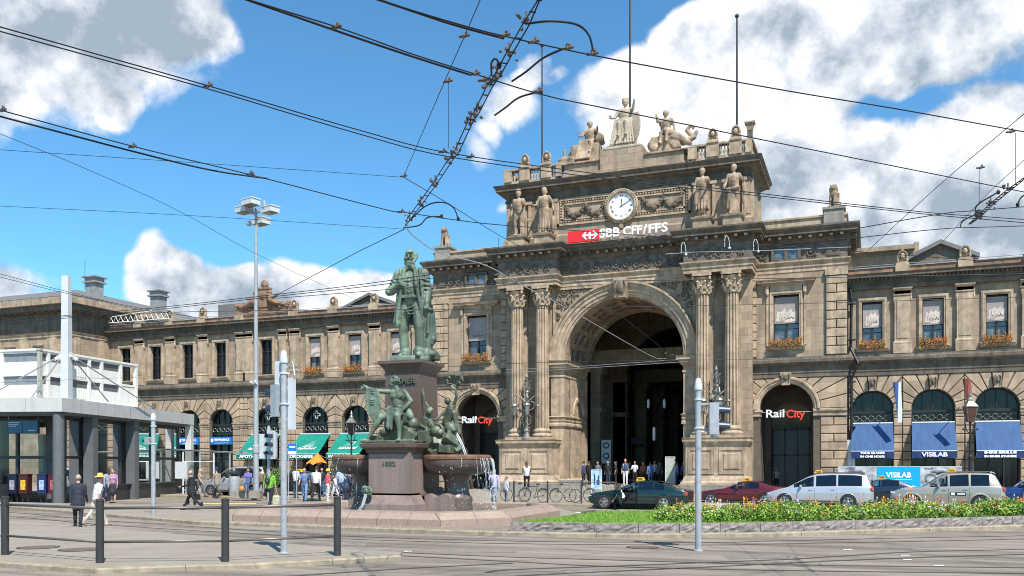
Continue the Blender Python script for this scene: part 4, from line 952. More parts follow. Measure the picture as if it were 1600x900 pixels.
# roofs behind the parapets
mb = MB(); mb.add([(-64, YW+.3, 14.2), (-30.7, YW+.3, 14.2), (-30.7, 75, 15.6), (-64, 75, 15.6)], [(0,1,2,3)]); mb.add([(-1.1, YW+.3, 14.2), (XR1, YW+.3, 14.2), (XR1, 75, 15.6), (-1.1, 75, 15.6)], [(0,1,2,3)])
mb.box(-55.5, -52.6, 66, 69, 14.5, 16.6)
sp(mb, 'wing_roof', M['slate'])
def gable(x0, x1, y0, y1, ze, zr):
    mb = MB(); xm = (x0+x1)/2
    mb.prismy([(x0+.3, ze-2), (x1-.3, ze-2), (x1-.3, ze), (xm, zr-.15), (x0+.3, ze)], y0+.3, y1); mb.cur = 1
    mb.prismy([(x0, ze), (xm, zr), (x1, ze), (x1, ze-.25), (xm, zr-.28), (x0, ze-.25)], y0, y1)
    sp(mb, 'rear_gable_roof', [M['sooty'], M['slate']])
gable(-52.5, -41, 78, 110, 17.0, 19.3); gable(2.2, 6.8, 64.5, 72, 15.6, 16.7)
mb = MB(); mb.add([(-53, 72, 15.2), (-33, 72, 15.2), (-33, 76, 17.2), (-48, 78, 18.1)], [(0,1,2,3)]); sp(mb, 'rear_slate_roof', M['slate'])
# body of the building so that no light gets in from behind
mb = MB(); mb.box(-64, XL, YW+8, YW+8.3, 0, 14.5); mb.box(XRr, XR1, YW+8, YW+8.3, 0, 14.5); mb.box(XR1-.2, XR1, YW+.1, YW+8, 0, 14.4); sp(mb, 'rear_wall', M['stone'])
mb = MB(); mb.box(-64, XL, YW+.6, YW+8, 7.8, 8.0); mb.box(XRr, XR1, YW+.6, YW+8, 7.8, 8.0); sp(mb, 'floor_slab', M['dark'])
# downpipe with white guard
dp = MB(); x = -1.0; dp.tube([(x, YW-.3, 13.3), (x+.1, YW-.35, 12.6), (x+.05, YW-.35, 9.4), (x+.5, YW-.6, 8.4), (x+.1, YW-.45, 7.4), (x+.1, YW-.45, 3.4)], .09, 7); dp.tube([(x-.16, YW-.3, 13.0), (x-.1, YW-.35, 3.3)], .06, 6)
for z in (12.2, 9.9, 7.2, 5.9, 4.3): dp.box(x-.3, x+.35, YW-.55, YW-.2, z, z+.07)
dp.cur = 1; dp.box(x-.22, x+.32, YW-.62, YW-.2, .0, 3.5)
sp(dp, 'downpipe', [M['iron'], M['lamp']])
# ================================================================== PAVED AREAS, KERBS, RAILS
def poly_top(mb, pts, z): mb.add([(x, y, z) for x, y in pts], [tuple(range(len(pts)))])
def slab(name, pts, z, mtop, mside, kind='structure'):
    mb = MB(); n = len(pts); mb.add([(x, y, z) for x, y in pts], [tuple(range(n))]); mb.cur = 1
    mb.add([(x, y, z) for x, y in pts]+[(x, y, -.02) for x, y in pts], [(i, (i+1) % n, n+(i+1) % n, n+i) for i in range(n)])
    return tag(mb.build(name, [mtop, mside]), kind=kind)
M['pavement'] = mat('pale_asphalt_pavement', (.285, .245, .195), .92, var=.09, scale=.8, bump=.25, bscale=50, detail=12, spec=.3)
M['cobble'] = mat('pinkish_cobbles', (.33, .26, .20), .9, var=.2, scale=5, spec=.3)
def cobble_nodes(m):
    nt = m.node_tree; N = nt.nodes; L = nt.links; b = N['Principled BSDF']; tc = [n for n in N if n.type == 'TEX_COORD'][0]
    bk = N.new('ShaderNodeTexBrick'); bk.inputs['Scale'].default_value = 1; bk.inputs['Brick Width'].default_value = .13; bk.inputs['Row Height'].default_value = .11; bk.inputs['Mortar Size'].default_value = .012
    bk.inputs['Color1'].default_value = (.36, .28, .21, 1); bk.inputs['Color2'].default_value = (.25, .20, .16, 1); bk.inputs['Mortar'].default_value = (.12, .10, .08, 1)
    L.new(tc.outputs['Object'], bk.inputs['Vector']); L.new(bk.outputs['Color'], b.inputs['Base Color'])
cobble_nodes(M['cobble'])
def kerb_line(pts, w, z0, z1, m='kerb', seg=1.2, name='kerb', parent=None):
    """individual kerb stones along a plan polyline, stone width to the left of travel"""
    mb = MB(); P = [Vector(p) for p in pts]
    for i in range(len(P)-1):
        v = P[i+1]-P[i]; L_ = v.length; t = v/L_; n = Vector((-t.y, t.x)); k = max(1, round(L_/seg))
        for j in range(k):
            a = P[i]+t*(L_*j/k+.006); b = P[i]+t*(L_*(j+1)/k-.006); dz = random.uniform(-.004, .004)
            c = n*w; ch = n*.03
            vs = [(a.x, a.y, z0), (b.x, b.y, z0), (b.x+c.x, b.y+c.y, z0), (a.x+c.x, a.y+c.y, z0), (a.x, a.y, z1-.03+dz), (b.x, b.y, z1-.03+dz), (b.x+ch.x, b.y+ch.y, z1+dz), (a.x+ch.x, a.y+ch.y, z1+dz), (b.x+c.x, b.y+c.y, z1+dz), (a.x+c.x, a.y+c.y, z1+dz)]
            mb.add(vs, [(0, 1, 5, 4), (4, 5, 6, 7), (7, 6, 8, 9), (3, 9, 8, 2), (0, 4, 7, 9, 3), (1, 2, 8, 6, 5)])
    o = mb.build(name, M[m], parent)
    if parent is None: tag(o, kind='structure')
    return o
# plaza kerb (road on its near side)
PK = [G(px, py) for px, py in ((-40, 790), (150, 806), (312, 820), (400, 823), (500, 827), (600, 831), (700, 834.5), (800, 837.5), (1000, 841), (1200, 839), (1400, 832.5), (1600, 826), (1800, 818))]
ext_r = (PK[-1][0]+14, PK[-1][1]+10)
kerb_line(PK+[ext_r], .25, -.02, .12)
def off(pts, d):
    P = [Vector(p) for p in pts]; o = []
    for i in range(len(P)):
        t = (P[min(i+1, len(P)-1)]-P[max(i-1, 0)]).normalized(); n = Vector((-t.y, t.x)); o.append(tuple(P[i]+n*d))
    return o
PI_ = off(PK, .2)
# plaza surface: cobbled strip round the monument; asphalt further left
slab('plaza_pavement', PI_[:8]+[G(905, 806), G(870, 797), G(560, 797), G(430, 800), G(200, 792), G(-40, 786)], .104, M['pavement'], M['kerb'])
cob = MB(); poly_top(cob, [G(395, 812), *off(PK[3:8], .28), G(858, 812), G(700, 800), G(480, 801)], .110); tag(cob.build('cobble_paving', M['cobble']), kind='structure')
# lawn behind a rough granite wall
WL = [Vector(p) for p in off(PK, .42)]
i0 = 7
w0 = Vector(G(797, 835.2))
wall_pts = [tuple(w0)]+[tuple(p) for p in WL[8:]]+[(ext_r[0]-.5, ext_r[1]+1)]
kb = MB()
P = [Vector(p) for p in wall_pts]
rnd = random.Random(12)
for i in range(len(P)-1):
    v = P[i+1]-P[i]; L_ = v.length; t = v/L_; n = Vector((-t.y, t.x)); k = max(1, round(L_/1.15))
    for j in range(k):
        s0, s1 = L_*j/k+.008, L_*(j+1)/k-.008; nx, nz = 9, 4; vs = []; fs = []
        for a in range(nx+1):
            for b in range(nz+1):
                p = P[i]+t*(s0+(s1-s0)*a/nx); edge = a in (0, nx) or b in (0, nz); o = 0 if edge else rnd.uniform(-.02, .03)
                q = p-n*o; vs.append((q.x, q.y, .1+.27*b/nz))
        for a in range(nx):
            for b in range(nz): fs.append((a*(nz+1)+b, (a+1)*(nz+1)+b, (a+1)*(nz+1)+b+1, a*(nz+1)+b+1))
        A = P[i]+t*s0; B = P[i]+t*s1; c = n*.22; o_ = len(vs)
        vs += [(A.x, A.y, .37), (B.x, B.y, .37), (B.x+c.x, B.y+c.y, .37), (A.x+c.x, A.y+c.y, .37), (A.x+c.x, A.y+c.y, 0), (A.x, A.y, 0), (B.x, B.y, 0), (B.x+c.x, B.y+c.y, 0)]
        fs += [(o_, o_+1, o_+2, o_+3), (o_+3, o_+4, o_+5, o_), (o_+1, o_+6, o_+7, o_+2)]
        kb.add(vs, fs)
tag(kb.build('garden_wall', M['rock']), 'low rough granite wall edging the lawn and flower bed', 'wall')
LZ = .35
inner = off(wall_pts, .2)
lawn_back = [G(1900, 800, .35), G(1600, 797, .3), G(1300, 800, .3), G(1100, 801, .3), G(1000, 800.5, .3), G(932, 802, .3), G(905, 806.5, .3)]
lawn_poly = inner+[(ext_r[0], ext_r[1]+8)]+lawn_back
M['lawn'] = mat('lawn_soil_green', (.11, .20, .03), .95, var=.3, scale=3, bump=.8, bscale=60)
slab('lawn', lawn_poly, LZ, M['lawn'], M['kerb'])
def inpoly(x, y, P):
    c = False; j = len(P)-1
    for i in range(len(P)):
        if (P[i][1] > y) != (P[j][1] > y) and x < (P[j][0]-P[i][0])*(y-P[i][1])/(P[j][1]-P[i][1])+P[i][0]: c = not c
        j = i
    return c
def scatter(poly, n, rnd):
    xs = [p[0] for p in poly]; ys = [p[1] for p in poly]; out = []
    while len(out) < n:
        x = rnd.uniform(min(xs), max(xs)); y = rnd.uniform(min(ys), max(ys))
        if inpoly(x, y, poly): out.append((x, y))
    return out
bed = [G(1018, 815, .35), G(1080, 816, .35), G(1200, 815.5, .35), G(1300, 814.5, .35), G(1420, 811, .35), G(1600, 806, .35), G(1720, 800, .35), G(1760, 796, .35), G(1600, 797.5, .35), G(1300, 801, .35), G(1100, 803, .35), G(1045, 806, .35)]
rnd = random.Random(31)
g = MB()
for x, y in scatter([p for p in lawn_poly if math.hypot(*p) < 60], 42000, rnd):
    if inpoly(x, y, bed): continue
    s = rnd.uniform(.04, .09); a = rnd.uniform(0, 3.14); dx, dy = math.cos(a)*.008, math.sin(a)*.008; lx, ly = rnd.gauss(0, .02), rnd.gauss(0, .02)
    g.cur = 0 if rnd.random() < .5 else 1
    g.add([(x-dx, y-dy, LZ), (x+dx, y+dy, LZ), (x+lx, y+ly, LZ+s)], [(0, 1, 2)])
M['grass1'] = mat('grass_blade', (.24, .42, .04), .7, var=.3, scale=5); M['grass2'] = mat('grass_blade_deep', (.15, .30, .03), .7, var=.3, scale=5)
tag(g.build('grass', [M['grass1'], M['grass2']]), 'short bright green grass of the traffic island lawn', 'grass', kind='stuff')
# bedding plants
fl = MB(); rnd = random.Random(77)
plants = scatter(bed, 1500, rnd)
for (x, y) in plants:
    h = rnd.uniform(.2, .42)+.08*math.sin(x*1.7)+.07*math.sin(x*4.1+y*3)
    for k in range(34):
        a = rnd.uniform(0, 6.28); r = rnd.uniform(0, .2); z = rnd.uniform(.12, 1)
        fl.cur = 0 if rnd.random() < .42 else 1
        leafquad(fl, (x+r*math.cos(a), y+r*math.sin(a), LZ+h*z), rnd.uniform(.022, .06), rnd, .8)
    if rnd.random() < .26:
        fl.cur = rnd.choice((2, 2, 2, 3, 3, 4, 5, 6, 2))
        for k in range(rnd.randint(1, 4)):
            c = (x+rnd.uniform(-.18, .18), y+rnd.uniform(-.18, .18), LZ+h*rnd.uniform(.85, 1.12)); s = rnd.uniform(.018, .036)
            fl.ball(c, (s, s, s*.7), 5, 3)
            if rnd.random() < .12:
                fl.tube([(c[0], c[1], LZ+.2), (c[0]+.02, c[1], c[2]+.18)], .006, 3); fl.ball((c[0]+.02, c[1], c[2]+.2), (.02, .02, .05), 5, 3)
tag(fl.build('flower_bed', [M['leaf'], M['leafl'], M['petal_o'], M['petal_w'], M['petal_y'], M['petal_v'], M['petal_p']]), 'dense green bedding plants dotted with orange, white and violet flowers', 'flower bed', kind='stuff')
mb = MB(); a = G(908, 812, .1); b = G(931, 808, .1); mb.T = Matrix.Translation((a[0], a[1], 0)); mb.prismz([(0, 0), (b[0]-a[0], b[1]-a[1]), (b[0]-a[0]-.1, b[1]-a[1]+.35), (-.15, .5)], .0, .36)
tag(mb.build('lawn_corner_stone', M['sooty']), 'dark wedge of kerb stone at the left tip of the lawn', 'kerb stone')
# near left traffic island
IF = [G(px, py) for px, py in ((-60, 881), (0, 886.5), (148, 897), (290, 892), (400, 889), (520, 882), (627, 876))]
IB = [G(px, py) for px, py in ((628, 869), (560, 864.5), (470, 857), (350, 846), (160, 829), (0, 817), (-60, 812))]
kerb_line(IF, .22, -.02, .11)
slab('traffic_island', off(IF, .18)+IB, .095, M['pavement'], M['kerb'])
# station side pavement with its kerb
SK = [(-75, 44.2), (-39, 43.9), (-23.5, 41.4), (-13, 41.3), (-8.2, 41.6), (-5, 45.6), (25, 46.4)]
kerb_line(SK, .25, -.02, .14)
slab('station_pavement', off(SK, .2)+[(25, 66), (-8, 66.5), (-75, 62.5), (-110, 62), (-110, 44)], .128, M['pavement'], M['kerb'])
# tram rails: groove and two polished strips, laid flush
def smooth(pts, k=8):
    P = [Vector(p) for p in pts]; o = []
    for i in range(len(P)-1):
        p0, p1, p2, p3 = P[max(i-1, 0)], P[i], P[i+1], P[min(i+2, len(P)-1)]
        for j in range(k):
            t = j/k; o.append(.5*((2*p1)+(p2-p0)*t+(2*p0-5*p1+4*p2-p3)*t*t+(3*p1-p0-3*p2+p3)*t**3))
    o.append(P[-1]); return o
M['groove'] = mat('rail_groove', (.035, .03, .028), .8, var=.3); M['railsteel'] = mat('worn_rail_steel', (.20, .175, .15), .4, metal=.6, var=.2, scale=4)
def ribbon(mb, pts, o0, o1, z):
    P = smooth(pts); vs = []
    for i in range(len(P)):
        t = (P[min(i+1, len(P)-1)]-P[max(i-1, 0)]).normalized(); n = Vector((-t.y, t.x))
        for o in (o0, o1): q = P[i]+n*o; vs.append((q.x, q.y, z))
    mb.add(vs, [(2*i, 2*i+1, 2*i+3, 2*i+2) for i in range(len(P)-1)])
def rail_track(pix, z=0.):
    mb = MB(); pts = [G(a, b) for a, b in pix]
    mb.cur = 1; ribbon(mb, pts, -.07, -.018, z+.006); mb.cur = 0; ribbon(mb, pts, -.018, .022, z+.005); mb.cur = 1; ribbon(mb, pts, .022, .045, z+.006); mb.cur = 0; ribbon(mb, pts, -.085, -.07, z+.005); ribbon(mb, pts, .045, .06, z+.005)
    return tag(mb.build('tram_rail', [M['groove'], M['railsteel']]), kind='structure')
rail_track([(-200, 795), (0, 800), (150, 812.5), (400, 829), (550, 838), (800, 845.5), (1100, 847.5), (1200, 845.5), (1400, 841), (1600, 837), (1800, 832)])
rail_track([(-200, 801), (0, 806.5), (162, 820), (400, 834.5), (550, 842.5), (800, 849.5), (1100, 851.5), (1200, 850), (1400, 846.5), (1600, 842), (1800, 836)])
rail_track([(626, 868.5), (800, 877.5), (950, 885), (1200, 891), (1600, 896), (1800, 897)])
rail_track([(630, 863.5), (800, 870.5), (975, 875.5), (1200, 882), (1600, 887), (1800, 888)])
rail_track([(780, 903), (825, 899), (975, 892), (1200, 881.5), (1300, 876.5), (1450, 870.5), (1600, 866), (1800, 858)])
rail_track([(760, 895), (800, 890), (975, 884), (1180, 876), (1250, 873), (1425, 862.5), (1600, 858), (1800, 850)])
rail_track([(380, 905), (500, 897), (640, 888), (740, 883), (800, 880)])
M['patch'] = mat('dark_asphalt_repair', (.20, .175, .145), .92, var=.15, scale=3, bump=.3, bscale=60); M['stain'] = mat('oily_asphalt', (.235, .20, .16), .7, var=.2, scale=5)
for i, q in enumerate(([(700, 858), (800, 857), (806, 863), (704, 864)], [(1130, 868), (1215, 866), (1228, 872), (1140, 874)], [(230, 838), (300, 841), (296, 846), (222, 842)], [(1380, 852), (1470, 850), (1478, 855), (1386, 857)], [(520, 846), (575, 848), (570, 853), (512, 851)], [(60, 822), (130, 827), (122, 830), (50, 825)], [(880, 890), (935, 888), (960, 898), (890, 899)])):
    mb = MB(); z = .0042; mb.add([(*G(a, b, z), z) for a, b in q], [(0, 1, 2, 3)]); tag(mb.build('road_patch', M['patch' if i % 2 else 'stain']), kind='structure')
# painted marks
def mark(pix, m, z=.008, name='road_marking'):
    mb = MB(); mb.add([(*G(a, b, z), z) for a, b in pix], [tuple(range(len(pix)))]); return tag(mb.build(name, m), kind='structure')
M['paintw'] = mat('worn_white_marking', (.66, .63, .56), .8, var=.2, scale=12); M['painty'] = mat('worn_yellow_marking', (.62, .45, .12), .8, var=.2, scale=9)
for c, r, h in ((1325, 858.5, 7), (1415, 867.5, 7), (1418, 874.5, 7), (1467, 883.5, 8), (237+400, 861.3, 6)): mark([(c-h, r+.6), (c+h, r+.6), (c+h, r-.7), (c-h, r-.7)], M['paintw'])
mark([(892, 801.5), (1010, 801.5), (1010, 800.2), (892, 800.2)], M['paintw']); mark([(1040, 801), (1300, 801), (1300, 800), (1040, 800)], M['paintw'])
for q in ([(306, 788), (400, 788), (400, 786), (310, 786)], [(360, 802.5), (386, 802.5), (378, 800), (355, 800)], [(388, 798.5), (440, 798.5), (440, 795.5), (392, 795.5)], [(440, 793), (480, 793), (478, 790), (440, 790)]): mark(q, M['painty'], .012)
def manhole(px, py, r, z):
    x, y = G(px, py, z); mb = MB(); n = 28
    mb.add([(r*math.cos(2*math.pi*i/n), r*math.sin(2*math.pi*i/n), .006) for i in range(n)], [tuple(range(n))]); mb.cur = 1
    vs = [(q*math.cos(2*math.pi*i/n), q*math.sin(2*math.pi*i/n), .009) for q in (r, r+.05) for i in range(n)]; mb.add(vs, [(i, (i+1) % n, n+(i+1) % n, n+i) for i in range(n)])
    o = mb.build('manhole_cover', [mat('manhole_iron', (.15, .10, .075), .7, var=.2, scale=9, bump=.5), M['groove']]); o.location = (x, y, z); return o
tag(manhole(60, 855.5, .42, .095), 'round rusty manhole cover nearer the leftmost railing post', 'manhole cover')
tag(manhole(125, 859, .42, .095), 'round rusty manhole cover nearer the railing corner post', 'manhole cover')
tag(manhole(1004, 855.5, .36, .0), 'round manhole cover in the road left of the grey signal pole', 'manhole cover')
# ================================================================== SCULPTED FIGURES (one continuous surface each)
def _cap(P, a, b, ra, rb, n=10):
    a = Vector(a); b = Vector(b); t = (b-a); L_ = t.length
    if L_ < 1e-5: return
    t /= L_; u = t.orthogonal().normalized(); w = t.cross(u); rings = []
    for k in (-80, -45): rings.append((a+t*ra*math.sin(R(k)), ra*math.cos(R(k))))
    rings.append((a, ra)); rings.append(((a+b)/2, (ra+rb)/2)); rings.append((b, rb))
    for k in (45, 80): rings.append((b+t*rb*math.sin(R(k)), rb*math.cos(R(k))))
    vs = []
    for c, r in rings:
        for i in range(n): q = 2*math.pi*i/n; vs.append(c+(u*math.cos(q)+w*math.sin(q))*r)
    m = len(rings); P.add(vs, [(i*n+k, i*n+(k+1) % n, (i+1)*n+(k+1) % n, (i+1)*n+k) for i in range(m-1) for k in range(n)]+[tuple(range(n-1, -1, -1)), tuple((m-1)*n+k for k in range(n))])
def sculpt(name, prims, mats, voxel=.02, parent=None, smooth_it=3, loc=(0,0,0), rz=0, sc=1, cache={}):
    """prims: ('c',a,b,ra,rb,mi) tapered limb | ('e',c,(rx,ry,rz),mi[,rot]) rounded mass | ('b',c,(dx,dy,dz),mi[,rot]) slab"""
    mb = MB()
    for p in prims:
        if p[0] == 'c': _cap(mb, p[1], p[2], p[3], p[4])
        elif p[0] == 'e': mb.ball(p[1], p[2], 14, 10, p[4] if len(p) > 4 else None)
        else:
            r = p[4] if len(p) > 4 else (0, 0, 0); mb.cbox(p[1], p[2], r[2], r[0], r[1])
    me = bpy.data.meshes.new('t'); me.from_pydata(mb.v, [], mb.f)
    bm = bmesh.new(); bm.from_mesh(me); bmesh.ops.recalc_face_normals(bm, faces=bm.faces); bm.to_mesh(me); bm.free()
    o = bpy.data.objects.new('t', me); SC2.collection.objects.link(o)
    a = o.modifiers.new('r', 'REMESH'); a.mode = 'VOXEL'; a.voxel_size = voxel; a.adaptivity = 0
    if smooth_it: b = o.modifiers.new('s', 'SMOOTH'); b.factor = .5; b.iterations = smooth_it
    SC2.view_layers[0].update()
    dg = SC2.view_layers[0].depsgraph; dg.update(); m2 = bpy.data.meshes.new_from_object(o.evaluated_get(dg)); bpy.data.objects.remove(o)
    m2.name = name; m2.materials.clear()
    for m in mats: m2.materials.append(m)
    if len(mats) > 1:
        n = len(m2.polygons); c = np.empty(n*3); m2.polygons.foreach_get('center', c); c = c.reshape(-1, 3); best = np.full(n, 1e9); idx = np.zeros(n, int)
        for p in prims:
            if p[0] == 'c':
                A = np.array(p[1]); B = np.array(p[2]); ab = B-A; t = np.clip(((c-A)@ab)/max(1e-9, ab@ab), 0, 1); d = np.linalg.norm(c-(A+t[:, None]*ab), axis=1)-(p[3]+(p[4]-p[3])*t)
            else:
                Q = Euler(p[4]).to_matrix() if len(p) > 4 else Matrix.Identity(3); q = (c-np.array(p[1]))@np.array(Q); r = np.array(p[2], float)
                if p[0] == 'e': d = (np.linalg.norm(q/r, axis=1)-1)*r.min()
                else: d = np.max(np.abs(q)-r/2, axis=1)
            mi = p[5] if p[0] == 'c' else p[3]
            k = d < best; best[k] = d[k]; idx[k] = mi
        m2.polygons.foreach_set('material_index', idx)
    m2.polygons.foreach_set('use_smooth', [True]*len(m2.polygons)); m2.update()
    ob = link(name, m2, parent, loc, (0, 0, rz)); ob.scale = (sc, sc, sc); return ob
SC2 = bpy.data.scenes.new('workbench')
# people ------------------------------------------------------------
def rotx(v, a, o=(0, 0, 0)):
    x, y, z = v[0]-o[0], v[1]-o[1], v[2]-o[2]; c, s = math.cos(a), math.sin(a); return (x+o[0], y*c+z*s+o[1], z*c-y*s+o[2])
def figure(p):
    """joints of a 1.75 m figure facing +y. p: thigh (L,R), knee (L,R), arm (L,R) forward, armout, elbow (L,R), lean, headturn ... degrees"""
    T, S, B, H, K = 0, 1, 2, 3, 4     # top, skin, bottom, hair, shoe
    th = p.get('thigh', (0, 0)); kn = p.get('knee', (0, 0)); ar = p.get('arm', (0, 0)); ao = p.get('out', (8, 8)); el = p.get('elbow', (10, 10)); lean = R(p.get('lean', 0)); fem = p.get('fem', 0)
    bulk = p.get('bulk', 1); P = []; hip = .93
    ank = []
    legs = []
    for i, s in ((0, -1), (1, 1)):
        h = (s*.092, 0, hip); a = R(th[i]); k = (s*.1, .43*math.sin(a), hip-.43*math.cos(a)); b = a-R(kn[i]); an = (s*.1, k[1]+.42*math.sin(b), k[2]-.42*math.cos(b)); ank.append(an[2]); legs.append((h, k, an, b))
    dz = .08-min(ank) if not p.get('sit') else 0
    sh = lambda v: (v[0], v[1], v[2]+dz)
    short = p.get('shorts', 0); skirt = p.get('skirt', 0)
    for (h, k, an, b) in legs:
        h, k, an = sh(h), sh(k), sh(an)
        P.append(('c', h, k, .088*bulk+.004, .062, B)); P.append(('c', k, an, .062 if not short else .052, .048 if not short else .036, S if (short or skirt) else B))
        P.append(('e', (k[0], k[1]-.02*math.cos(b), k[2]-.13), (.055, .06, .12), S if (short or skirt) else B))
        if not (short or skirt): P.append(('c', (an[0], an[1], an[2]+.12), (an[0], an[1], an[2]-.02), .055, .06, B))
        f = b+R(p.get('foot', 0)); toe = (an[0]*1.15, an[1]+.17*math.cos(max(-.6, min(.9, f))), an[2]-.035-.10*math.sin(-min(0, f))) 
        if f < -.25: toe = (an[0]*1.1, an[1]+.12, an[2]-.12)
        P.append(('c', (an[0], an[1]-.04, an[2]-.04), toe, .04, .038, K)); P.append(('c', (an[0], an[1]-.03, an[2]-.045), (toe[0], toe[1], toe[2]-.01), .034, .034, K))
    O = (0, 0, hip+dz); U = lambda v: rotx((v[0], v[1], v[2]+dz), lean, O)
    P.append(('e', sh((0, -.005, hip+.02)), (.165*bulk, .125*bulk, .13), B))
    if skirt:
        P.append(('c', sh((0, 0, hip)), sh((0, .02, hip-skirt)), .17, .2, B))
    w = .145 if fem else .155
    P.append(('c', U((0, 0, hip+.10)), U((0, 0, hip+.26)), w*bulk*.93, w*bulk, T)); P.append(('e', U((0, .005, hip+.36)), (.18*bulk, .125*bulk, .19), T))
    P.append(('c', U((-.15, 0, hip+.49)), U((.15, 0, hip+.49)), .068, .068, T)); P.append(('e', U((0, -.01, hip+.50)), (.12, .085, .08), T))
    if p.get('jacket'):
        P.append(('c', U((0, 0, hip+.12)), sh((0, -.01, hip-.12)), .165*bulk, .19*bulk, T))
    if fem:
        for s in (-1, 1): P.append(('e', U((s*.075, .09, hip+.36)), (.07, .06, .065), T))
    P.append(('c', U((0, -.005, hip+.5)), U((0, .012, hip+.64)), .055, .05, S))
    hd = R(p.get('turn', 0)); hn = R(p.get('nod', 0)); hc = U((0, .02, hip+.725))
    def Hh(v):
        x, y, z = v; y, z = y*math.cos(hn)+z*math.sin(hn), z*math.cos(hn)-y*math.sin(hn); c, s = math.cos(hd), math.sin(hd); return (hc[0]+x*c-y*s, hc[1]+x*s+y*c, hc[2]+z)
    P += [('e', Hh((0, 0, .02)), (.078, .098, .105), S), ('e', Hh((0, .02, -.055)), (.058, .07, .06), S), ('c', Hh((0, .085, .02)), Hh((0, .112, -.012)), .011, .017, S), ('c', Hh((-.022, .078, -.052)), Hh((.022, .078, -.052)), .011, .011, S)]
    for s in (-1, 1): P += [('e', Hh((s*.08, -.005, .0)), (.014, .022, .03), S), ('e', Hh((s*.032, .086, .038)), (.022, .012, .008), S), ('e', Hh((s*.04, .07, -.02)), (.025, .02, .02), S)]
    hr = p.get('hair', 'short')
    if hr == 'bald': P += [('e', Hh((0, -.03, .0)), (.082, .085, .06), H)]
    else: P += [('e', Hh((0, -.018, .045)), (.086, .100, .092), H)]
    if hr == 'long': P += [('c', Hh((0, -.05, .02)), Hh((0, -.08, -.2)), .085, .06, H), ('e', Hh((0, -.045, -.03)), (.09, .07, .1), H)]
    for i, s in ((0, -1), (1, 1)):
        a = R(ar[i]); o = R(ao[i]); e = R(el[i])
        s0 = U((s*.185, 0, hip+.485)); d = Vector((s*math.sin(o)*math.cos(a) if abs(a) < 2 else s*math.sin(o), math.sin(a)*math.cos(o*.5), -math.cos(a)*math.cos(o))).normalized(); d = Vector(rotx(d, lean))
        e0 = Vector(s0)+d*.285; b = a+e; inn = R(p.get('inward', (0, 0))[i])
        d2 = Vector((-s*math.sin(inn)+s*math.sin(o)*.4, math.sin(b)*math.cos(inn), -math.cos(b)*math.cos(inn))).normalized(); d2 = Vector(rotx(d2, lean)); w0 = e0+d2*.245; sk = S if p.get('short_sleeve') else T
        P += [('c', s0, tuple(e0), .057*bulk, .044, T if p.get('short_sleeve') != 2 else S), ('c', tuple(e0), tuple(w0), .043, .03 if sk == S else .038, sk)]
        h0 = w0+d2*.055; side = Vector((1, 0, 0)) if abs(d2.x) < .8 else Vector((0, 1, 0)); sd = (side-d2*side.dot(d2)).normalized(); nn = d2.cross(sd)
        P.append(('e', tuple(h0), (.028, .036, .045), S))
        fw = Vector((0, 1, 0))-d2*d2.y; fw = fw.normalized() if fw.length > .1 else sd
        for k in range(4):
            q = h0+fw*(.024-.016*k)+d2*.035; r = q+d2*(.045-.004*abs(k-1))+(-s)*sd*.006; P.append(('c', tuple(q), tuple(r), .0095, .008, S)); P.append(('c', tuple(r), tuple(r+d2*.022-s*sd*.014), .008, .007, S))
        P.append(('c', tuple(h0+fw*.025), tuple(h0+fw*.05+d2*.035), .011, .009, S))
        p.setdefault('_hands', {})[i] = tuple(h0+d2*.04)
        p.setdefault('_wrist', {})[i] = tuple(w0)
    p['_head'] = Hh((0, 0, 0)); p['_H'] = Hh; p['_U'] = U; p['_sh'] = sh
    return P
_cm = {}
def cmat(c, rough=.85, bump=.25):
    k = tuple(c)
    if k not in _cm: _cm[k] = mat('cloth_%d' % len(_cm), c, rough, var=.14, scale=7, bump=bump, bscale=9)
    return _cm[k]
def person(loc, face, height, label, pose, top, bottom, hair=(.05, .035, .025), shoe=(.02, .02, .02), skin='skin', extra=None, voxel=.017, group=None, kids=None):
    """face: world heading in degrees of where the chest points (0 = +y, positive turns left)"""
    pose = dict(pose); P = figure(pose)
    mats = [cmat(top), M[skin], cmat(bottom), cmat(hair), cmat(shoe)]
    if extra: 
        for e in extra(pose): P.append(e)
    o = sculpt('person', P, mats, voxel, None, 2, loc, R(face), height/1.75)
    tag(o, label, 'person', group)
    return o, pose
STAND = dict(arm=(0, 0), elbow=(12, 12), thigh=(2, -3), knee=(0, 2))
WALK = dict(thigh=(24, -16), knee=(6, 22), arm=(-22, 22), elbow=(12, 25), lean=3)
WALK2 = dict(thigh=(-18, 22), knee=(24, 4), arm=(20, -20), elbow=(20, 12), lean=3)
SIT = dict(thigh=(82, 78), knee=(84, 76), arm=(35, 40), elbow=(50, 45), sit=1)
def face_from(px, d, view):    # view: 0 = seen from behind, 90 = faces photo left, -90 = faces right, 180 = faces the camera
    x, y = at(px, d); b = math.degrees(math.atan2(-x, y)); return b+view
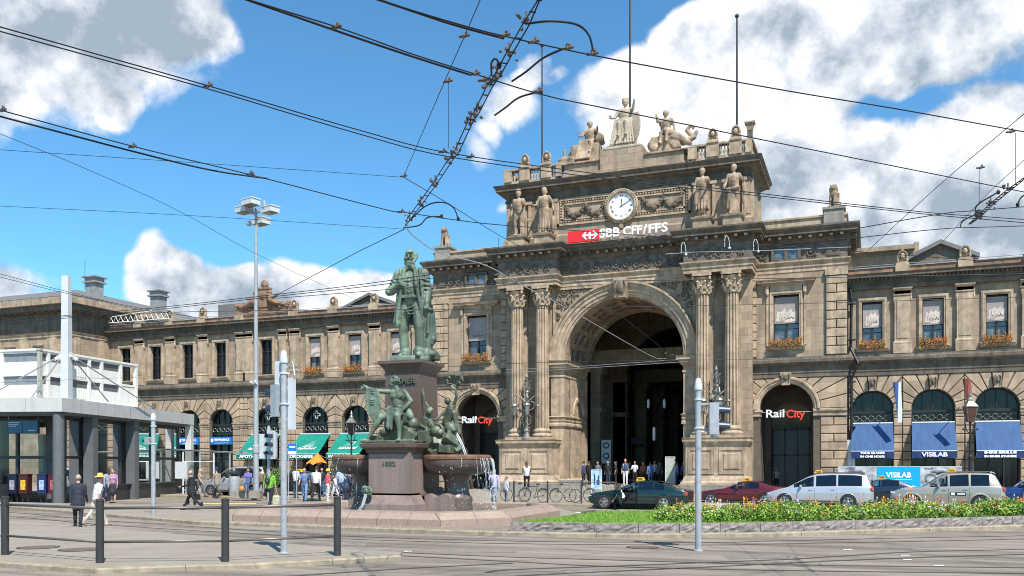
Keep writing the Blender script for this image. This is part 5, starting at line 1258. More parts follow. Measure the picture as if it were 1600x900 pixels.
# ================================================================== MONUMENT FOUNTAIN
MS = 1.067
def ms(x, y, z=0): return (x*MS, y*MS, z*MS)
def monument():
    cx, cy = -14.75, 27.5
    root = empty('fountain_monument', ms(cx, cy, 0), 0, 'red granite fountain monument with stepped pedestal and overflowing bowls', 'fountain', sc=MS)
    # everything below is local to (cx, cy)
    # pool rim: octagonal
    def octo(a, b, c): return [(-a+c, -b), (a-c, -b), (a, -b+c), (a, b-c), (a-c, b), (-a+c, b), (-a, b-c), (-a, -b+c)]
    O = octo(4.6, 4.1, 1.5)
    O = [(-4.35, -4.1), (3.15, -4.1), (4.65, -2.2), (4.65, 2.4), (3.3, 4.1), (-4.0, 4.1), (-5.2, 2.4), (-5.2, -2.7)]
    rim = MB(); rim.mold([(0, .05), (0, .30), (-.05, .31), (-.22, .46), (-.24, .5), (-.62, .52), (-.66, .46), (-.66, .1)], O, closed=True)
    rim.build('pool_rim', M['pinkg'], root)
    for i in range(8):
        a, b = Vector(O[i]), Vector(O[(i+1) % 8]); v = b-a; t = v.normalized(); n = Vector((t.y, -t.x)); k = max(1, round(v.length/1.05))
        for j in range(k):
            p = a+v*(j/k if j else 0.0)
            def P(o, z): q = p+n*o; return (q.x, q.y, z)
            pr = [(.004, .04), (.004, .302), (-.048, .314), (-.218, .466), (-.238, .505), (-.6, .525)]
            vs = []; jn = MB()
            for (o, z) in pr: q = p+n*o; vs += [(q.x-t.x*.007, q.y-t.y*.007, z), (q.x+t.x*.007, q.y+t.y*.007, z)]
            jn.add(vs, [(2*m, 2*m+1, 2*m+3, 2*m+2) for m in range(len(pr)-1)]); jn.build('rim_joint', M['porphyry'], root)
    w = MB(); w.add([(x*.9, y*.9, .33) for x, y in O], [tuple(range(8))]); w.build('pool_water', mat('pool_water_surface', (.10, .11, .10), .08, var=.3, bump=.5, bscale=9, spec=1), root)
    # core pedestal
    p = MB(); p.frustum(0, 0, 1.05, 1.05, .1, 1.05, 1.05, .95); p.frustum(0, 0, .95, .95, .95, .78, .78, 1.15); p.frustum(0, 0, .72, .72, 1.15, .66, .66, 4.85); p.frustum(0, 0, .66, .66, 4.85, .66, .66, 5.05)
    p.build('pedestal_shaft', M['porphyry'], root)
    p = MB(); p.mold([(0, 5.0), (.04, 5.02), (.06, 5.1), (.10, 5.2), (.2, 5.34), (.26, 5.38), (.26, 5.48), (0, 5.52)], [(-.6, -.6), (.6, -.6), (.6, .6), (-.6, .6)], closed=True); p.box(-.62, .62, -.62, .62, 5.0, 5.51); p.build('pedestal_cornice', M['porphyry'], root)
    text_obj('ESCHER', .27, M['bronzed'], root, 'name_lettering', (0.02, -.70, 4.93-.15), ext=.02, bold=.008, width=.98)
    # front block with date
    f = MB(); fy = -1.45; f.frustum(.12, fy+.05, 1.02, .62, .1, 1.0, .6, .62); f.mold([(0, .6), (-.03, .62), (-.2, .9), (-.22, .92), (-.22, .98), (-.28, 1.05)], [(-.88, fy-.55), (1.12, fy-.55), (1.12, fy+.6), (-.88, fy+.6)], closed=True)
    f.box(-.66, .9, fy-.33, fy+.6, .6, 2.35); f.build('front_block', M['porphyryl'], root)
    f = MB(); f.mold([(0, 2.28), (.05, 2.32), (.08, 2.42), (.2, 2.5), (.22, 2.62), (0, 2.66)], [(-.66, fy-.33), (.66+.1, fy-.33), (.9, fy-.2), (.9, fy+.6), (-.66, fy+.6)], closed=True); f.box(-.65, .89, fy-.2, fy+.6, 2.3, 2.655); f.build('front_cornice', M['porphyry'], root)
    text_obj('1882', .2, M['bronzed'], root, 'date_lettering', (.1, fy-.335, 1.95), ext=.015, bold=.006, width=.5)
    # left and right bowls
    for s in (-1, 1):
        bx = s*1.78; by = -.1
        b = MB(); b.lathe([(.45, 1.56), (.8, 1.6), (1.0, 1.69), (1.12, 1.85), (1.16, 1.95), (1.17, 2.05), (1.17, 2.16), (1.12, 2.22), (1.04, 2.2), (1.0, 2.1), (.2, 2.0)], bx, by, 36)
        bo = b.build('bowl', M['porphyry'], root, auto=35)
        r = MB(); r.lathe([(1.165, 2.08), (1.2, 2.12), (1.2, 2.2), (1.12, 2.26), (1.02, 2.235)], bx, by, 36); r.build('bowl_lip', M['rustrim'], bo)
        c = MB(); c.lathe([(.55, .2), (.55, .8), (.46, .9), (.42, 1.1), (.42, 1.35), (.5, 1.58)], bx, by, 20); c.build('bowl_stem', M['porphyry'], root, auto=35)
        q = MB()
        if s > 0: q.box(.95, 1.95, by-.95, by+.5, .1, .62); q.prismy([(.95, .62), (1.95, .62), (1.95, .9), (1.75, .97), (1.45, .84), (1.2, .96), (.95, .86)], by-.95, by+.5)
        else: q.box(-2.2, -1.05, by-.5, by+.5, .1, .8)
        q.build('bowl_footing', M['porphyryl'], root)
    # lion-head spout with wreath of bronze
    l = MB(); l.ball((-.55, fy-.56, 1.05), (.17, .14, .17), 12, 9)
    rn = random.Random(2)
    for i in range(26): a = rn.uniform(0, 6.28); l.ball((-.55+.15*math.cos(a), fy-.58-rn.uniform(0, .08), 1.05+.15*math.sin(a)), rn.uniform(.04, .065), 6, 5)
    l.build('spout_mask', M['bronze'], root)
    w = MB(); w.add([(-.62, fy-.66, .98), (-.5, fy-.66, .98), (-.78, fy-.72, .34), (-.92, fy-.72, .34), (-.62, fy-.6, .98), (-.5, fy-.6, .98), (-.78, fy-.64, .34), (-.92, fy-.64, .34)], [(0, 1, 2, 3), (4, 5, 6, 7), (0, 3, 7, 4), (1, 2, 6, 5)])
    w.cur = 1
    for k in range(4): w.tube([(-.6+.03*k, fy-.68, .96), (-.68+.03*k, fy-.74, .6), (-.9+.05*k, fy-.75, .34)], .008, 4)
    w.build('spout_stain', [M['charcoal'], M['water']], root)
    # falling water from the right bowl: strands and drops
    rn = random.Random(8)
    for s in (1, -1):
        d = MB(); bx = s*1.78; by = -.1
        for i in range(360 if s > 0 else 170):
            a = rn.gauss(-.15, .7) if s > 0 else rn.gauss(-2.2, .6); t = rn.random()**.6; rr = 1.19+.16*t**.5; z = 2.15-1.75*t
            c = (bx+rr*math.cos(a)+rn.gauss(0, .015), by+rr*math.sin(a)+rn.gauss(0, .015), z); q = rn.uniform(.005, .013); d.ball(c, (q, q, q*rn.uniform(1, 2.6)), 5, 4)
        for i in range(28 if s > 0 else 4):
            a = rn.gauss(.1, .4) if s > 0 else rn.gauss(-2.2, .5); l0 = rn.uniform(.3, 1.6); z0 = 2.15
            Q = []
            for k in range(8): t = k/7; w_ = 1.21+.16*(t*l0)**.5+rn.gauss(0, .012); Q.append((bx+w_*math.cos(a), by+w_*math.sin(a), z0-l0*t))
            d.tube(Q, [rn.uniform(.001, .0055) for _ in Q], 4)
        d.build('falling_water', M['water'], root, smooth=True)
    d = MB()
    for i in range(9):
        o = rn.uniform(-.05, .05); P = []
        for k in range(9): t = k/8; P.append((1.55+.75*t+o, -.45+o*.6, 3.15+.25*t-1.25*t*t+o*.3))
        d.tube(P, [.003+.005*rn.random() for _ in P], 4)
    d.build('water_jet', M['water'], root, smooth=True)
    return root, cx, cy
MON, mx_, my_ = monument()
def mloc(x, y, z): return ms(mx_+x, my_+y, z)
# --- standing bronze statesman: 1.8 m human units, scaled 2.2
def statesman():
    P = []; c = lambda a, b, ra, rb: P.append(('c', a, b, ra, rb, 0)); e = lambda q, r, rot=None: P.append(('e', q, r, 0) if rot is None else ('e', q, r, 0, rot)); b = lambda q, r, rot=(0, 0, 0): P.append(('b', q, r, 0, rot))
    # local: x right (photo right), y = -front ... front is -y
    b((.02, 0, .03), (.62, .5, .06)); b((-.02, -.0, .065), (.5, .42, .05))
    # legs: his right leg (photo left) straight back, left leg forward
    c((-.105, 0, .95), (-.14, .03, .5), .1, .08); c((-.14, .03, .5), (-.13, .05, .14), .078, .075); c((-.12, .05, .17), (-.12, .04, .11), .1, .1)
    c((.1, -.02, .95), (.15, -.1, .52), .1, .08); c((.15, -.1, .52), (.16, -.08, .14), .076, .074); c((.15, -.08, .18), (.15, -.08, .12), .1, .1)
    c((-.12, .05, .1), (-.15, -.12, .09), .055, .05); c((.15, -.08, .1), (.18, -.26, .09), .055, .05)
    # trouser folds
    for (x, y, z, a) in ((-.14, -.03, .46, .5), (.15, -.16, .47, .5), (.15, -.14, .2, .5), (-.13, -.02, .2, .5)): e((x, y+.02, z), (.07, .03, .012), (0, a, 0))
    for k in range(3): e((.0+.03*k, -.11, .86-.05*k), (.12, .03, .014), (0, -.35+.2*k, 0))
    # torso
    e((0, .0, 1.0), (.165, .13, .13)); c((0, 0, 1.05), (0, 0, 1.3), .155, .165); e((0, -.01, 1.32), (.2, .145, .17)); e((-.01, -.1, 1.15), (.12, .07, .15))
    b((0, -.13, 1.03), (.24, .05, .04)); c((-.16, 0, 1.45), (.16, 0, 1.45), .075, .075); c((0, 0, 1.45), (0, -.01, 1.57), .065, .055)
    # waistcoat buttons and chain
    for k in range(5): e((-.01, -.17, 1.1+.06*k), (.012, .012, .012))
    # frock coat: back and skirts, lapels
    for s in (-1, 1):
        for k in range(9):
            t = k/8; xx = s*(.15+.045*t+.02*math.sin(t*3)); yy = .02+.02*t; z = 1.42-.80*t
            e((xx, yy, z), (.05+.02*t, .12, .1)) if t < .6 else None; e((xx+s*.01, -.07-.02*t, z), (.032, .045, .09))
        c((s*.085, -.135, 1.46), (s*.12, -.165, 1.2), .03, .038); c((s*.12, -.165, 1.2), (s*.165, -.13, .95), .03, .03); c((s*.165, -.13, .95), (s*.215, -.1, .66), .028, .03)
        for k in range(3): c((s*(.2+.01*k), .02+.05*k, 1.0), (s*(.235+.012*k), .03+.06*k, .63), .03, .036)
        e((s*.05, -.1, 1.5), (.05, .045, .045))
    b((0, .12, .98), (.36, .06, .7))
    for s in (-1, 1):
        b((s*.2, .04, .9), (.075, .24, .5), (0, -s*.09, s*.12)); b((s*.225, .06, .72), (.085, .22, .2), (0, -s*.14, s*.2))
    # his right arm (photo left): bent, hand in front of chest
    c((-.215, 0, 1.43), (-.33, .0, 1.17), .075, .07); c((-.33, 0, 1.17), (-.36, -.03, 1.14), .072, .072); c((-.33, -.02, 1.14), (-.15, -.17, 1.22), .068, .052); e((-.12, -.2, 1.23), (.05, .035, .04))
    for k in range(4): c((-.1, -.215, 1.255-.018*k), (-.045, -.21, 1.24-.018*k), .013, .01)
    c((-.12, -.2, 1.27), (-.09, -.215, 1.3), .013, .01)
    for k in range(4): e((-.28-.02*k, -.03, 1.3-.05*k), (.07, .06, .014), (0, .7, 0))
    # his left arm (photo right): down, hand resting on a draped post
    c((.215, 0, 1.43), (.265, .0, 1.15), .075, .066); c((.265, 0, 1.15), (.27, -.09, .93), .062, .05); e((.28, -.11, .87), (.045, .055, .035))
    for k in range(4): c((.255+.02*k, -.15, .87), (.255+.02*k, -.185, .83), .014, .011)
    c((.245, -.1, .88), (.235, -.14, .86), .013, .011)
    for k in range(4): e((.25, -.03, 1.32-.07*k), (.07, .07, .013), (.3, .35, 0))
    # post with draped coat
    c((.27, .0, .1), (.26, -.05, .82), .05, .07); e((.27, -.06, .82), (.11, .09, .05)); c((.34, .0, .8), (.355, .02, .36), .045, .055); c((.33, -.04, .74), (.33, .0, .3), .04, .05); e((.355, .02, .36), (.055, .08, .07)); c((.31, -.08, .8), (.29, -.1, .45), .03, .025)
    e((.33, 0, .12), (.12, .14, .08)); e((.27, -.1, .12), (.07, .08, .1)); b((.37, .03, .08), (.14, .2, .1)); c((.22, .04, .12), (.22, .0, .4), .035, .02)
    # head with beard
    hc = Vector((-.01, -.02, 1.67)); h = lambda x, y, z: (hc.x+x*1.15, hc.y+y*1.15, hc.z+z*1.08)
    e(h(0, .01, .03), (.082, .102, .105)); e(h(0, -.02, -.04), (.062, .07, .06)); c(h(0, -.09, .03), h(0, -.125, -.01), .012, .02); e(h(0, -.075, .072), (.06, .03, .015)); e(h(0, -.05, .09), (.06, .04, .04))
    for s in (-1, 1): e(h(s*.083, .01, .01), (.014, .024, .034)); e(h(s*.033, -.088, .045), (.02, .012, .012)); e(h(s*.035, -.1, .066), (.026, .014, .009)); e(h(s*.05, -.07, -.01), (.024, .02, .02)); e(h(s*.075, .03, .04), (.022, .05, .06)); c(h(s*.02, -.115, -.032), h(s*.05, -.09, -.045), .015, .012); c(h(s*.07, -.03, -.02), h(s*.045, -.07, -.09), .03, .034)
    e(h(0, -.085, -.085), (.055, .045, .05)); e(h(0, -.09, -.12), (.045, .038, .04)); c(h(-.02, -.11, -.06), h(.02, -.11, -.06), .008, .008)
    o = sculpt('statue', P, [M['bronze']], .0085, None, 1, mloc(.0, .0, 5.5), R(13), 2.2*MS*.985)
    return tag(o, 'green bronze statue of a bearded man in a long coat atop the pedestal', 'statue')
statesman()
def seated_group():
    P = []; c = lambda a, b, ra, rb, m=0: P.append(('c', a, b, ra, rb, m)); e = lambda q, r, rot=None, m=0: P.append(('e', q, r, m) if rot is None else ('e', q, r, m, rot)); b = lambda q, r, rot=(0, 0, 0), m=0: P.append(('b', q, r, m, rot))
    # metres, 2.6 m overall; base z=0, front -y. photo left = -x
    b((0, 0, .04), (1.75, .8, .08), m=1); b((.1, .14, .35), (.7, .4, .75), (.1, .1, .2), 1); b((.42, .08, .3), (.55, .5, .5), (.2, .3, .1), 1); b((.6, -.1, .2), (.32, .35, .4), (.3, .5, .4), 1); b((.35, .1, .8), (.55, .45, .3), (.1, -.2, .2), 1); b((-.25, .1, .2), (.5, .4, .3), (.2, .3, .3), 1); b((-.5, .1, .12), (.6, .4, .2), (.1, .1, -.2), 1); e((-.2, -.08, .35), (.16, .16, .13), m=1); e((.66, .05, .62), (.18, .2, .2), m=1)
    # pelvis seated at z .95
    e((.2, -.02, .98), (.23, .2, .19)); 
    c((.1, -.1, .98), (-.28, -.3, .82), .15, .115); c((-.28, -.3, .82), (-.52, -.3, .4), .105, .08); c((-.52, -.3, .4), (-.68, -.3, .12), .075, .055); c((-.68, -.28, .1), (-.88, -.38, .07), .055, .04); e((-.4, -.27, .58), (.09, .1, .17), (0, .5, 0))
    c((.28, -.12, .98), (.3, -.42, .86), .15, .115); c((.3, -.42, .86), (.36, -.36, .42), .105, .08); c((.36, -.36, .42), (.35, -.36, .12), .075, .055); c((.35, -.34, .1), (.32, -.52, .06), .055, .045); e((.36, -.3, .58), (.09, .09, .15))
    # torso turned to photo left
    c((.2, 0, 1.08), (.19, 0, 1.35), .185, .2); e((.18, -.02, 1.48), (.26, .18, .22)); e((.08, -.16, 1.5), (.11, .06, .09)); e((.28, -.16, 1.5), (.11, .06, .09)); c((-.02, -.0, 1.66), (.38, 0, 1.66), .09, .09); e((.18, -.13, 1.28), (.12, .08, .14))
    for k in range(3): e((.18, -.19, 1.2+.08*k), (.11, .02, .018))
    c((.17, 0, 1.68), (.12, -.02, 1.84), .085, .075)
    # head looking left
    h = Vector((.08, -.04, 1.98)); e(tuple(h), (.13, .11, .15)); e((h.x-.05, h.y-.04, h.z-.08), (.08, .07, .08)); c((h.x-.12, h.y-.05, h.z+.02), (h.x-.15, h.y-.06, h.z-.03), .018, .025); e((h.x-.09, h.y-.07, h.z+.05), (.05, .04, .02))
    rn = random.Random(5)
    for i in range(34):
        a = rn.uniform(-2.4, 1.2); t = rn.uniform(-.4, 1.3); e((h.x+.03+.12*math.cos(a)*math.cos(t), h.y+.11*math.sin(a), h.z+.03+.14*math.sin(t)), (.045, .045, .04))
    # photo-left arm stretched out over the shield
    c((-.02, -.0, 1.66), (-.4, -.1, 1.68), .09, .075); c((-.4, -.1, 1.68), (-.72, -.18, 1.78), .075, .055); e((-.8, -.2, 1.82), (.08, .05, .06))
    for k in range(4): c((-.84, -.2, 1.86-.03*k), (-.93, -.22, 1.84-.035*k), .022, .018); c((-.93, -.22, 1.84-.035*k), (-.93, -.25, 1.78-.03*k), .018, .015)
    c((-.8, -.2, 1.85), (-.86, -.26, 1.9), .022, .018)
    # shield: tall oval with point, curved
    for k in range(14):
        t = k/13; z = 1.72-1.05*t; w = .27*math.sin(math.pi*min(1, .22+t*.78))**.8+.02; x = -.56+.12*t
        b((x, -.3+.02*math.cos(t*3), z), (2*w, .05, .1), (0, 0, -.25))
    for k in range(5): b((-.52, -.34, 1.4-.07*k*(1 if k < 3 else -1)), (.2-.03*k, .03, .02), (0, 0, -.25))
    # other arm: elbow out, hand on hip/rock
    c((.38, 0, 1.66), (.62, -.04, 1.34), .1, .08); c((.62, -.04, 1.34), (.38, -.2, 1.04), .075, .055); e((.33, -.24, 1.0), (.07, .06, .06))
    for k in range(4): c((.3, -.27, 1.03-.025*k), (.22, -.31, 1.0-.025*k), .02, .016)
    # drapery over lap and hanging
    for k in range(7): c((-.12+.06*k, -.2-.02*k, 1.08), (-.02+.07*k, -.3, .92-.02*(k % 3)), .055, .05)
    for k in range(4): c((.0+.06*k, -.3, 1.0), (-.06+.05*k, -.34, .5-.07*(k % 2)), .045, .03)
    c((.45, .05, 1.15), (.6, -.05, .85), .1, .12); c((-.1, -.12, 1.15), (.42, -.14, 1.14), .06, .06)
    o = sculpt('bronze_figure', P, [M['bronze'], M['bronzed']], .017, None, 1, mloc(.0, -1.36, 2.655), R(8), MS*1.3)
    o.scale = (MS*1.04, MS*1.0, MS*1.28*1.0)
    o.scale = tuple(MS*k for k in (1.1, 1.0, 1.03))
    return tag(o, 'bronze seated man with outstretched arm and pointed shield before the pedestal', 'statue')
seated_group()
def right_group():
    P = []; c = lambda a, b, ra, rb, m=0: P.append(('c', a, b, ra, rb, m)); e = lambda q, r, rot=None, m=0: P.append(('e', q, r, m) if rot is None else ('e', q, r, m, rot))
    rn = random.Random(15)
    # local x: away from the pedestal (photo right / right), rocks over the bowl
    for i in range(34): P.append(('b', (rn.uniform(-.1, 1.3), rn.uniform(-.6, .45), rn.uniform(.0, .85)), (rn.uniform(.25, .55), rn.uniform(.25, .5), rn.uniform(.18, .42)), 1, (rn.uniform(-.8, .8), rn.uniform(-.8, .8), rn.uniform(0, 3))))
    # boy riding, arm raised
    e((.2, -.4, 1.05), (.17, .16, .16)); c((.2, -.4, 1.1), (.28, -.42, 1.4), .15, .15); c((.2, -.42, 1.42), (.4, -.42, 1.42), .07, .07); e((.42, -.5, 1.62), (.12, .12, .13)); c((.3, -.42, 1.46), (.4, -.46, 1.56), .06, .06)
    for i in range(16): a = rn.uniform(0, 3.1); e((.42+.11*math.cos(a), -.47, 1.66+.1*math.sin(a)), (.045, .05, .04))
    c((.4, -.42, 1.45), (.36, -.42, 1.78), .055, .045); c((.36, -.42, 1.78), (.22, -.42, 1.95), .045, .035); c((.22, -.42, 1.95), (.17, -.44, 2.2), .035, .05); c((.17, -.44, 2.2), (.14, -.45, 2.42), .05, .02)
    c((.16, -.42, 1.4), (.1, -.52, 1.15), .06, .05); c((.1, -.52, 1.15), (.32, -.62, 1.05), .045, .04)
    c((.12, -.46, 1.0), (.34, -.6, .88), .1, .08); c((.34, -.6, .88), (.16, -.6, .5), .075, .055); c((.16, -.6, .5), (.24, -.7, .44), .05, .04)
    c((.28, -.4, 1.0), (.55, -.5, .95), .1, .08); c((.55, -.5, .95), (.66, -.56, .62), .075, .055)
    # big fish / lion head mask
    e((.72, -.5, .95), (.26, .26, .24)); e((.88, -.62, .9), (.15, .15, .13)); c((.55, -.5, 1.05), (.3, -.3, 1.5), .14, .06)
    for i in range(22): a = rn.uniform(0, 6.28); e((.74+.25*math.cos(a), -.6, .97+.22*math.sin(a)), (.06, .08, .06))
    e((1.15, -.3, 1.05), (.24, .24, .22)); e((1.3, -.4, .98), (.12, .14, .1)); c((1.1, -.2, .9), (1.15, -.2, .3), .2, .22)
    # figure behind raising a wreath
    e((.78, .15, 1.25), (.18, .16, .2)); c((.78, .15, 1.3), (.95, .1, 1.75), .17, .16); c((.85, .1, 1.78), (1.08, .08, 1.82), .07, .07); e((.86, .02, 2.0), (.11, .11, .13)); c((.95, .1, 1.8), (.9, .05, 1.92), .06, .055)
    c((1.06, .08, 1.82), (1.2, .02, 2.15), .065, .05); c((1.2, .02, 2.15), (1.16, -.02, 2.5), .05, .035); c((.85, .1, 1.75), (.62, -.05, 1.5), .06, .05); c((.62, -.05, 1.5), (.5, -.2, 1.35), .05, .04)
    c((.8, .1, 1.2), (.98, -.1, .95), .11, .09); c((.98, -.1, .95), (.95, -.1, .5), .085, .06); c((1.05, .1, 1.6), (1.2, .2, .9), .1, .08)
    for i in range(40): a = 2*math.pi*i/40; e((1.14+(.25+rn.gauss(0, .03))*math.cos(a), -.02+rn.gauss(0, .05), 2.68+(.2+rn.gauss(0, .03))*math.sin(a)), (.07, .045, .035), (0, rn.uniform(0, 3), 0))
    o = sculpt('bronze_figure', P, [M['bronzed'], M['bronzed']], .019, None, 1, mloc(.62, -.2, 2.1), R(0), MS)
    return tag(o, 'dark bronze group on rocks above the right bowl, one figure raising a wreath', 'statue')
right_group()
def left_rocks():
    P = []; rn = random.Random(25)
    for i in range(12): P.append(('e', (-rn.uniform(0, .8), rn.uniform(-.3, .5), rn.uniform(0, .6)), (rn.uniform(.15, .28), rn.uniform(.15, .28), rn.uniform(.1, .22)), 0))
    P += [('e', (-.4, 0, 1.2), (.2, .2, .25), 0), ('c', (-.4, 0, 1.3), (-.4, 0, 1.7), .16, .15, 0), ('e', (-.42, -.04, 1.98), (.11, .11, .13), 0), ('c', (-.55, 0, 1.68), (-.7, -.1, 1.3), .06, .05, 0), ('c', (-.35, -.1, 1.1), (-.45, -.35, .6), .1, .06, 0)]
    o = sculpt('bronze_figure', P, [M['bronzed']], .03, None, 2, mloc(-.7, .4, 2.1), 0, MS)
    return tag(o, 'dark bronze figure above the left bowl, mostly hidden behind the seated man', 'statue')
left_rocks()
# ================================================================== STONE FIGURES ON THE STATION
def flat0(P, hd=None):
    o = []
    for q in P:
        if q[0] == 'c': o.append(q[:5]+(0,))
        else:
            r = q[2]
            if hd and q[0] == 'e' and (Vector(q[1])-Vector(hd)).length < .17: r = tuple(k*1.25 for k in r)
            o.append((q[0], q[1], r, 0)+tuple(q[4:]))
    return o
def robe(P, zt, zb, rt, rb, n=13, ph=0):
    for k in range(n):
        a = 2*math.pi*k/n+ph; P.append(('c', (rt*.7*math.cos(a), rt*.5*math.sin(a), zt), (rb*math.cos(a+.15), rb*.75*math.sin(a+.15), zb), .036, .034, 0))
    P.append(('c', (0, 0, zt), (0, 0, zb), rt*.9, rb*.62, 0))
def stone_standing(x, z, label, kind):
    pose = dict(arm=(10, 5), elbow=(60, 70), thigh=(0, 14), knee=(0, 20), out=(16, 14), hair='short', bulk=1.25)
    if kind == 0: pose.update(arm=(25, -8), elbow=(75, 25), turn=25)
    if kind == 1: pose.update(arm=(-10, 10), elbow=(30, 60), out=(30, 20), fem=1, turn=-10, hair='long')
    if kind == 2: pose.update(arm=(30, 10), elbow=(70, 20), turn=-15, thigh=(0, 8))
    if kind == 3: pose.update(arm=(0, 10), elbow=(10, 30), out=(30, 16), turn=-30)
    P = flat0(figure(pose), pose['_head'])
    if kind in (1,): robe(P, .98, .12, .17, .24)
    if kind == 2: robe(P, 1.0, .3, .18, .24); P.append(('c', (-.15, .1, 1.35), (.2, .12, .95), .06, .07, 0)); P.append(('c', (.2, .1, 1.0), (.2, .08, .5), .07, .08, 0))
    if kind == 3: P += [('c', (-.16, .1, .95), (.2, .1, .88), .07, .08, 0), ('c', (.0, -.08, .9), (.0, -.08, .1), .14, .2, 0), ('c', (.12, .1, .9), (.2, .05, .25), .07, .05, 0)]
    if kind == 0: P += [('c', (-.12, -.1, 1.4), (-.1, -.12, .1), .12, .1, 0), ('c', (-.4, -.02, .55), (-.25, 0, .8), .03, .02, 0), ('e', (-.42, -.03, .62), (.05, .05, .05), 0), ('e', (0, .03, 1.8), (.12, .12, .05), 0)]
    P.append(('b', (0, 0, -.0), (.5, .42, .1), 0)); P.append(('e', (.14, -.16, .2), (.12, .12, .25), 0))
    if kind == 3: P += [('c', (-.36, .05, .1), (-.36, .06, 1.3), .025, .02, 0), ('e', (-.36, .05, .9), (.07, .07, .2), 0), ('e', (-.34, .02, .5), (.06, .06, .16), 0)]
    if kind == 1: P += [('e', (-.36, .0, .35), (.1, .1, .35), 0)]
    o = sculpt('stone_statue', P, [M['statue']], .016, None, 1, (x, 59.55, z+ZB), R(180), 1.86)
    return tag(o, label, 'statue')
stone_standing(-23.25, 18.28, 'carved stone youth with a hat and bag, outermost left beside the relief panel', 0)
stone_standing(-21.3, 18.28, 'carved stone woman in a full robe standing left of the relief panel', 1)
stone_standing(-10.15, 18.28, 'carved stone figure in a long diagonal drape just right of the relief panel', 2)
stone_standing(-8.1, 18.28, 'carved stone bare-chested man holding a staff at the right corner of the attic', 3)

def seated_stone(x, z, kind, label):
    pose = dict(SIT); pose.update(bulk=1.3, fem=1, hair='short', sit=1)
    if kind == 'c': pose.update(arm=(60, 15), elbow=(95, 55), out=(35, 25))
    if kind == 'l': pose.update(arm=(48, 30), elbow=(55, 40), out=(40, 15), turn=25, thigh=(78, 50), knee=(84, 70))
    if kind == 'r': pose.update(arm=(5, 60), elbow=(15, 110), out=(20, 20), turn=-15, thigh=(78, 70), knee=(70, 60))
    P = figure(pose); P = flat0(P, pose['_head'])
    if kind == 'c':
        for k in range(9): x0 = -.2+.05*k; P.append(('c', (x0*1.1, .36, .97), (x0*1.7, .48, .12), .03, .03, 0))
        P.append(('c', (-.15, .15, .95), (.15, .15, .95), .14, .14, 0)); P.append(('b', (0, -.02, .45), (.6, .5, .85), 0))
        for k in range(12):
            t = k/11; w = .14*math.sin(math.pi*min(1, .2+t*.75))**.7+.02; P.append(('b', (-.36, .32, 1.12-.85*t), (2*w, .06, .1), 0, (0, 0, -.3)))
        for i in range(9): a = 2*math.pi*i/9; H = pose['_H']; P.append(('e', H((.085*math.cos(a), .085*math.sin(a), .11)), (.03, .03, .035), 0))
        P.append(('c', pose['_hands'][1], (pose['_hands'][1][0], pose['_hands'][1][1]+.05, pose['_hands'][1][2]+.08), .035, .03, 0))
        P.append(('b', (0, .05, -.02), (1.1, .95, .1), 0))
        sc = 2.05; m = 'palestatue'; y = 61.0
    if kind == 'l':
        for k in range(9): x0 = -.22+.06*k; P.append(('c', (x0, .36, .93), (x0+.12, .55, .12), .032, .032, 0))
        P.append(('b', (.1, .1, .38), (1.0, .6, .74), 0)); P.append(('e', (-.33, .05, 1.0), (.2, .2, .24), 0)); P.append(('c', (-.2, -.1, 1.35), (-.4, -.1, .9), .1, .12, 0))
        # small locomotive at the photo left end (local +x after the half turn)
        P += [('c', (.55, .3, .22), (.95, .3, .22), .14, .14, 0), ('c', (.85, .3, .3), (.85, .3, .62), .045, .05, 0), ('c', (.66, .3, .3), (.66, .3, .48), .05, .05, 0), ('b', (.75, .3, .06), (.7, .4, .12), 0)]
        P.append(('c', pose['_hands'][1], (pose['_hands'][1][0]+.02, pose['_hands'][1][1], pose['_hands'][1][2]+.18), .03, .035, 0))
        P.append(('b', (.2, .15, -.02), (1.7, .8, .08), 0)); sc = 1.74; m = 'statue'; y = 61.0
    if kind == 'r':
        for k in range(9): x0 = -.2+.05*k; P.append(('c', (x0-.1, .25, .8), (x0-.35-.03*k, .42, .12), .07, .06, 0))
        P.append(('c', (-.1, .3, .85), (-.7, .3, .42), .17, .1, 0)); P.append(('c', (-.3, .3, .6), (-.85, .3, .25), .15, .1, 0)); P.append(('b', (0, .1, .33), (.9, .6, .66), 0)); P.append(('e', (.42, .3, .35), (.16, .14, .22), 0)); P.append(('e', (.3, .35, .2), (.2, .15, .2), 0))
        # ship prow curling up at the photo right end
        P += [('c', (-.65, .2, .35), (-.98, .2, .5), .14, .1, 0), ('c', (-.98, .2, .5), (-1.08, .2, .72), .08, .06, 0), ('c', (-.98, .2, .5), (-.75, .2, .8), .1, .07, 0), ('c', (-.75, .2, .8), (-.86, .2, .98), .07, .06, 0), ('c', (-.86, .2, .98), (-.98, .2, .92), .06, .05, 0), ('c', (-.98, .2, .92), (-.96, .2, .84), .05, .04, 0)]
        hnd = pose['_hands'][0]; P.append(('c', (hnd[0], hnd[1], hnd[2]-.3), (hnd[0], hnd[1], hnd[2]+.12), .018, .018, 0))
        P.append(('b', (-.25, .15, -.02), (1.8, .8, .08), 0)); sc = 1.72; m = 'statue'; y = 61.0
    P = [q if not (q[0] == 'e' and False) else q for q in P]
    o = sculpt('stone_statue', P, [M[m]], .017, None, 1, (x, y, z+ZB), R(180), sc)
    o.scale.x *= 1.18
    return tag(o, label, 'statue')
seated_stone(-15.75, 23.95, 'c', 'pale seated stone woman with a crown and shield at the very top of the portal')
seated_stone(-18.35, 23.3, 'l', 'seated stone woman beside a small locomotive, left of the crowned figure')
seated_stone(-12.9, 23.3, 'r', 'seated stone figure beside a curled ship prow, right of the crowned figure')
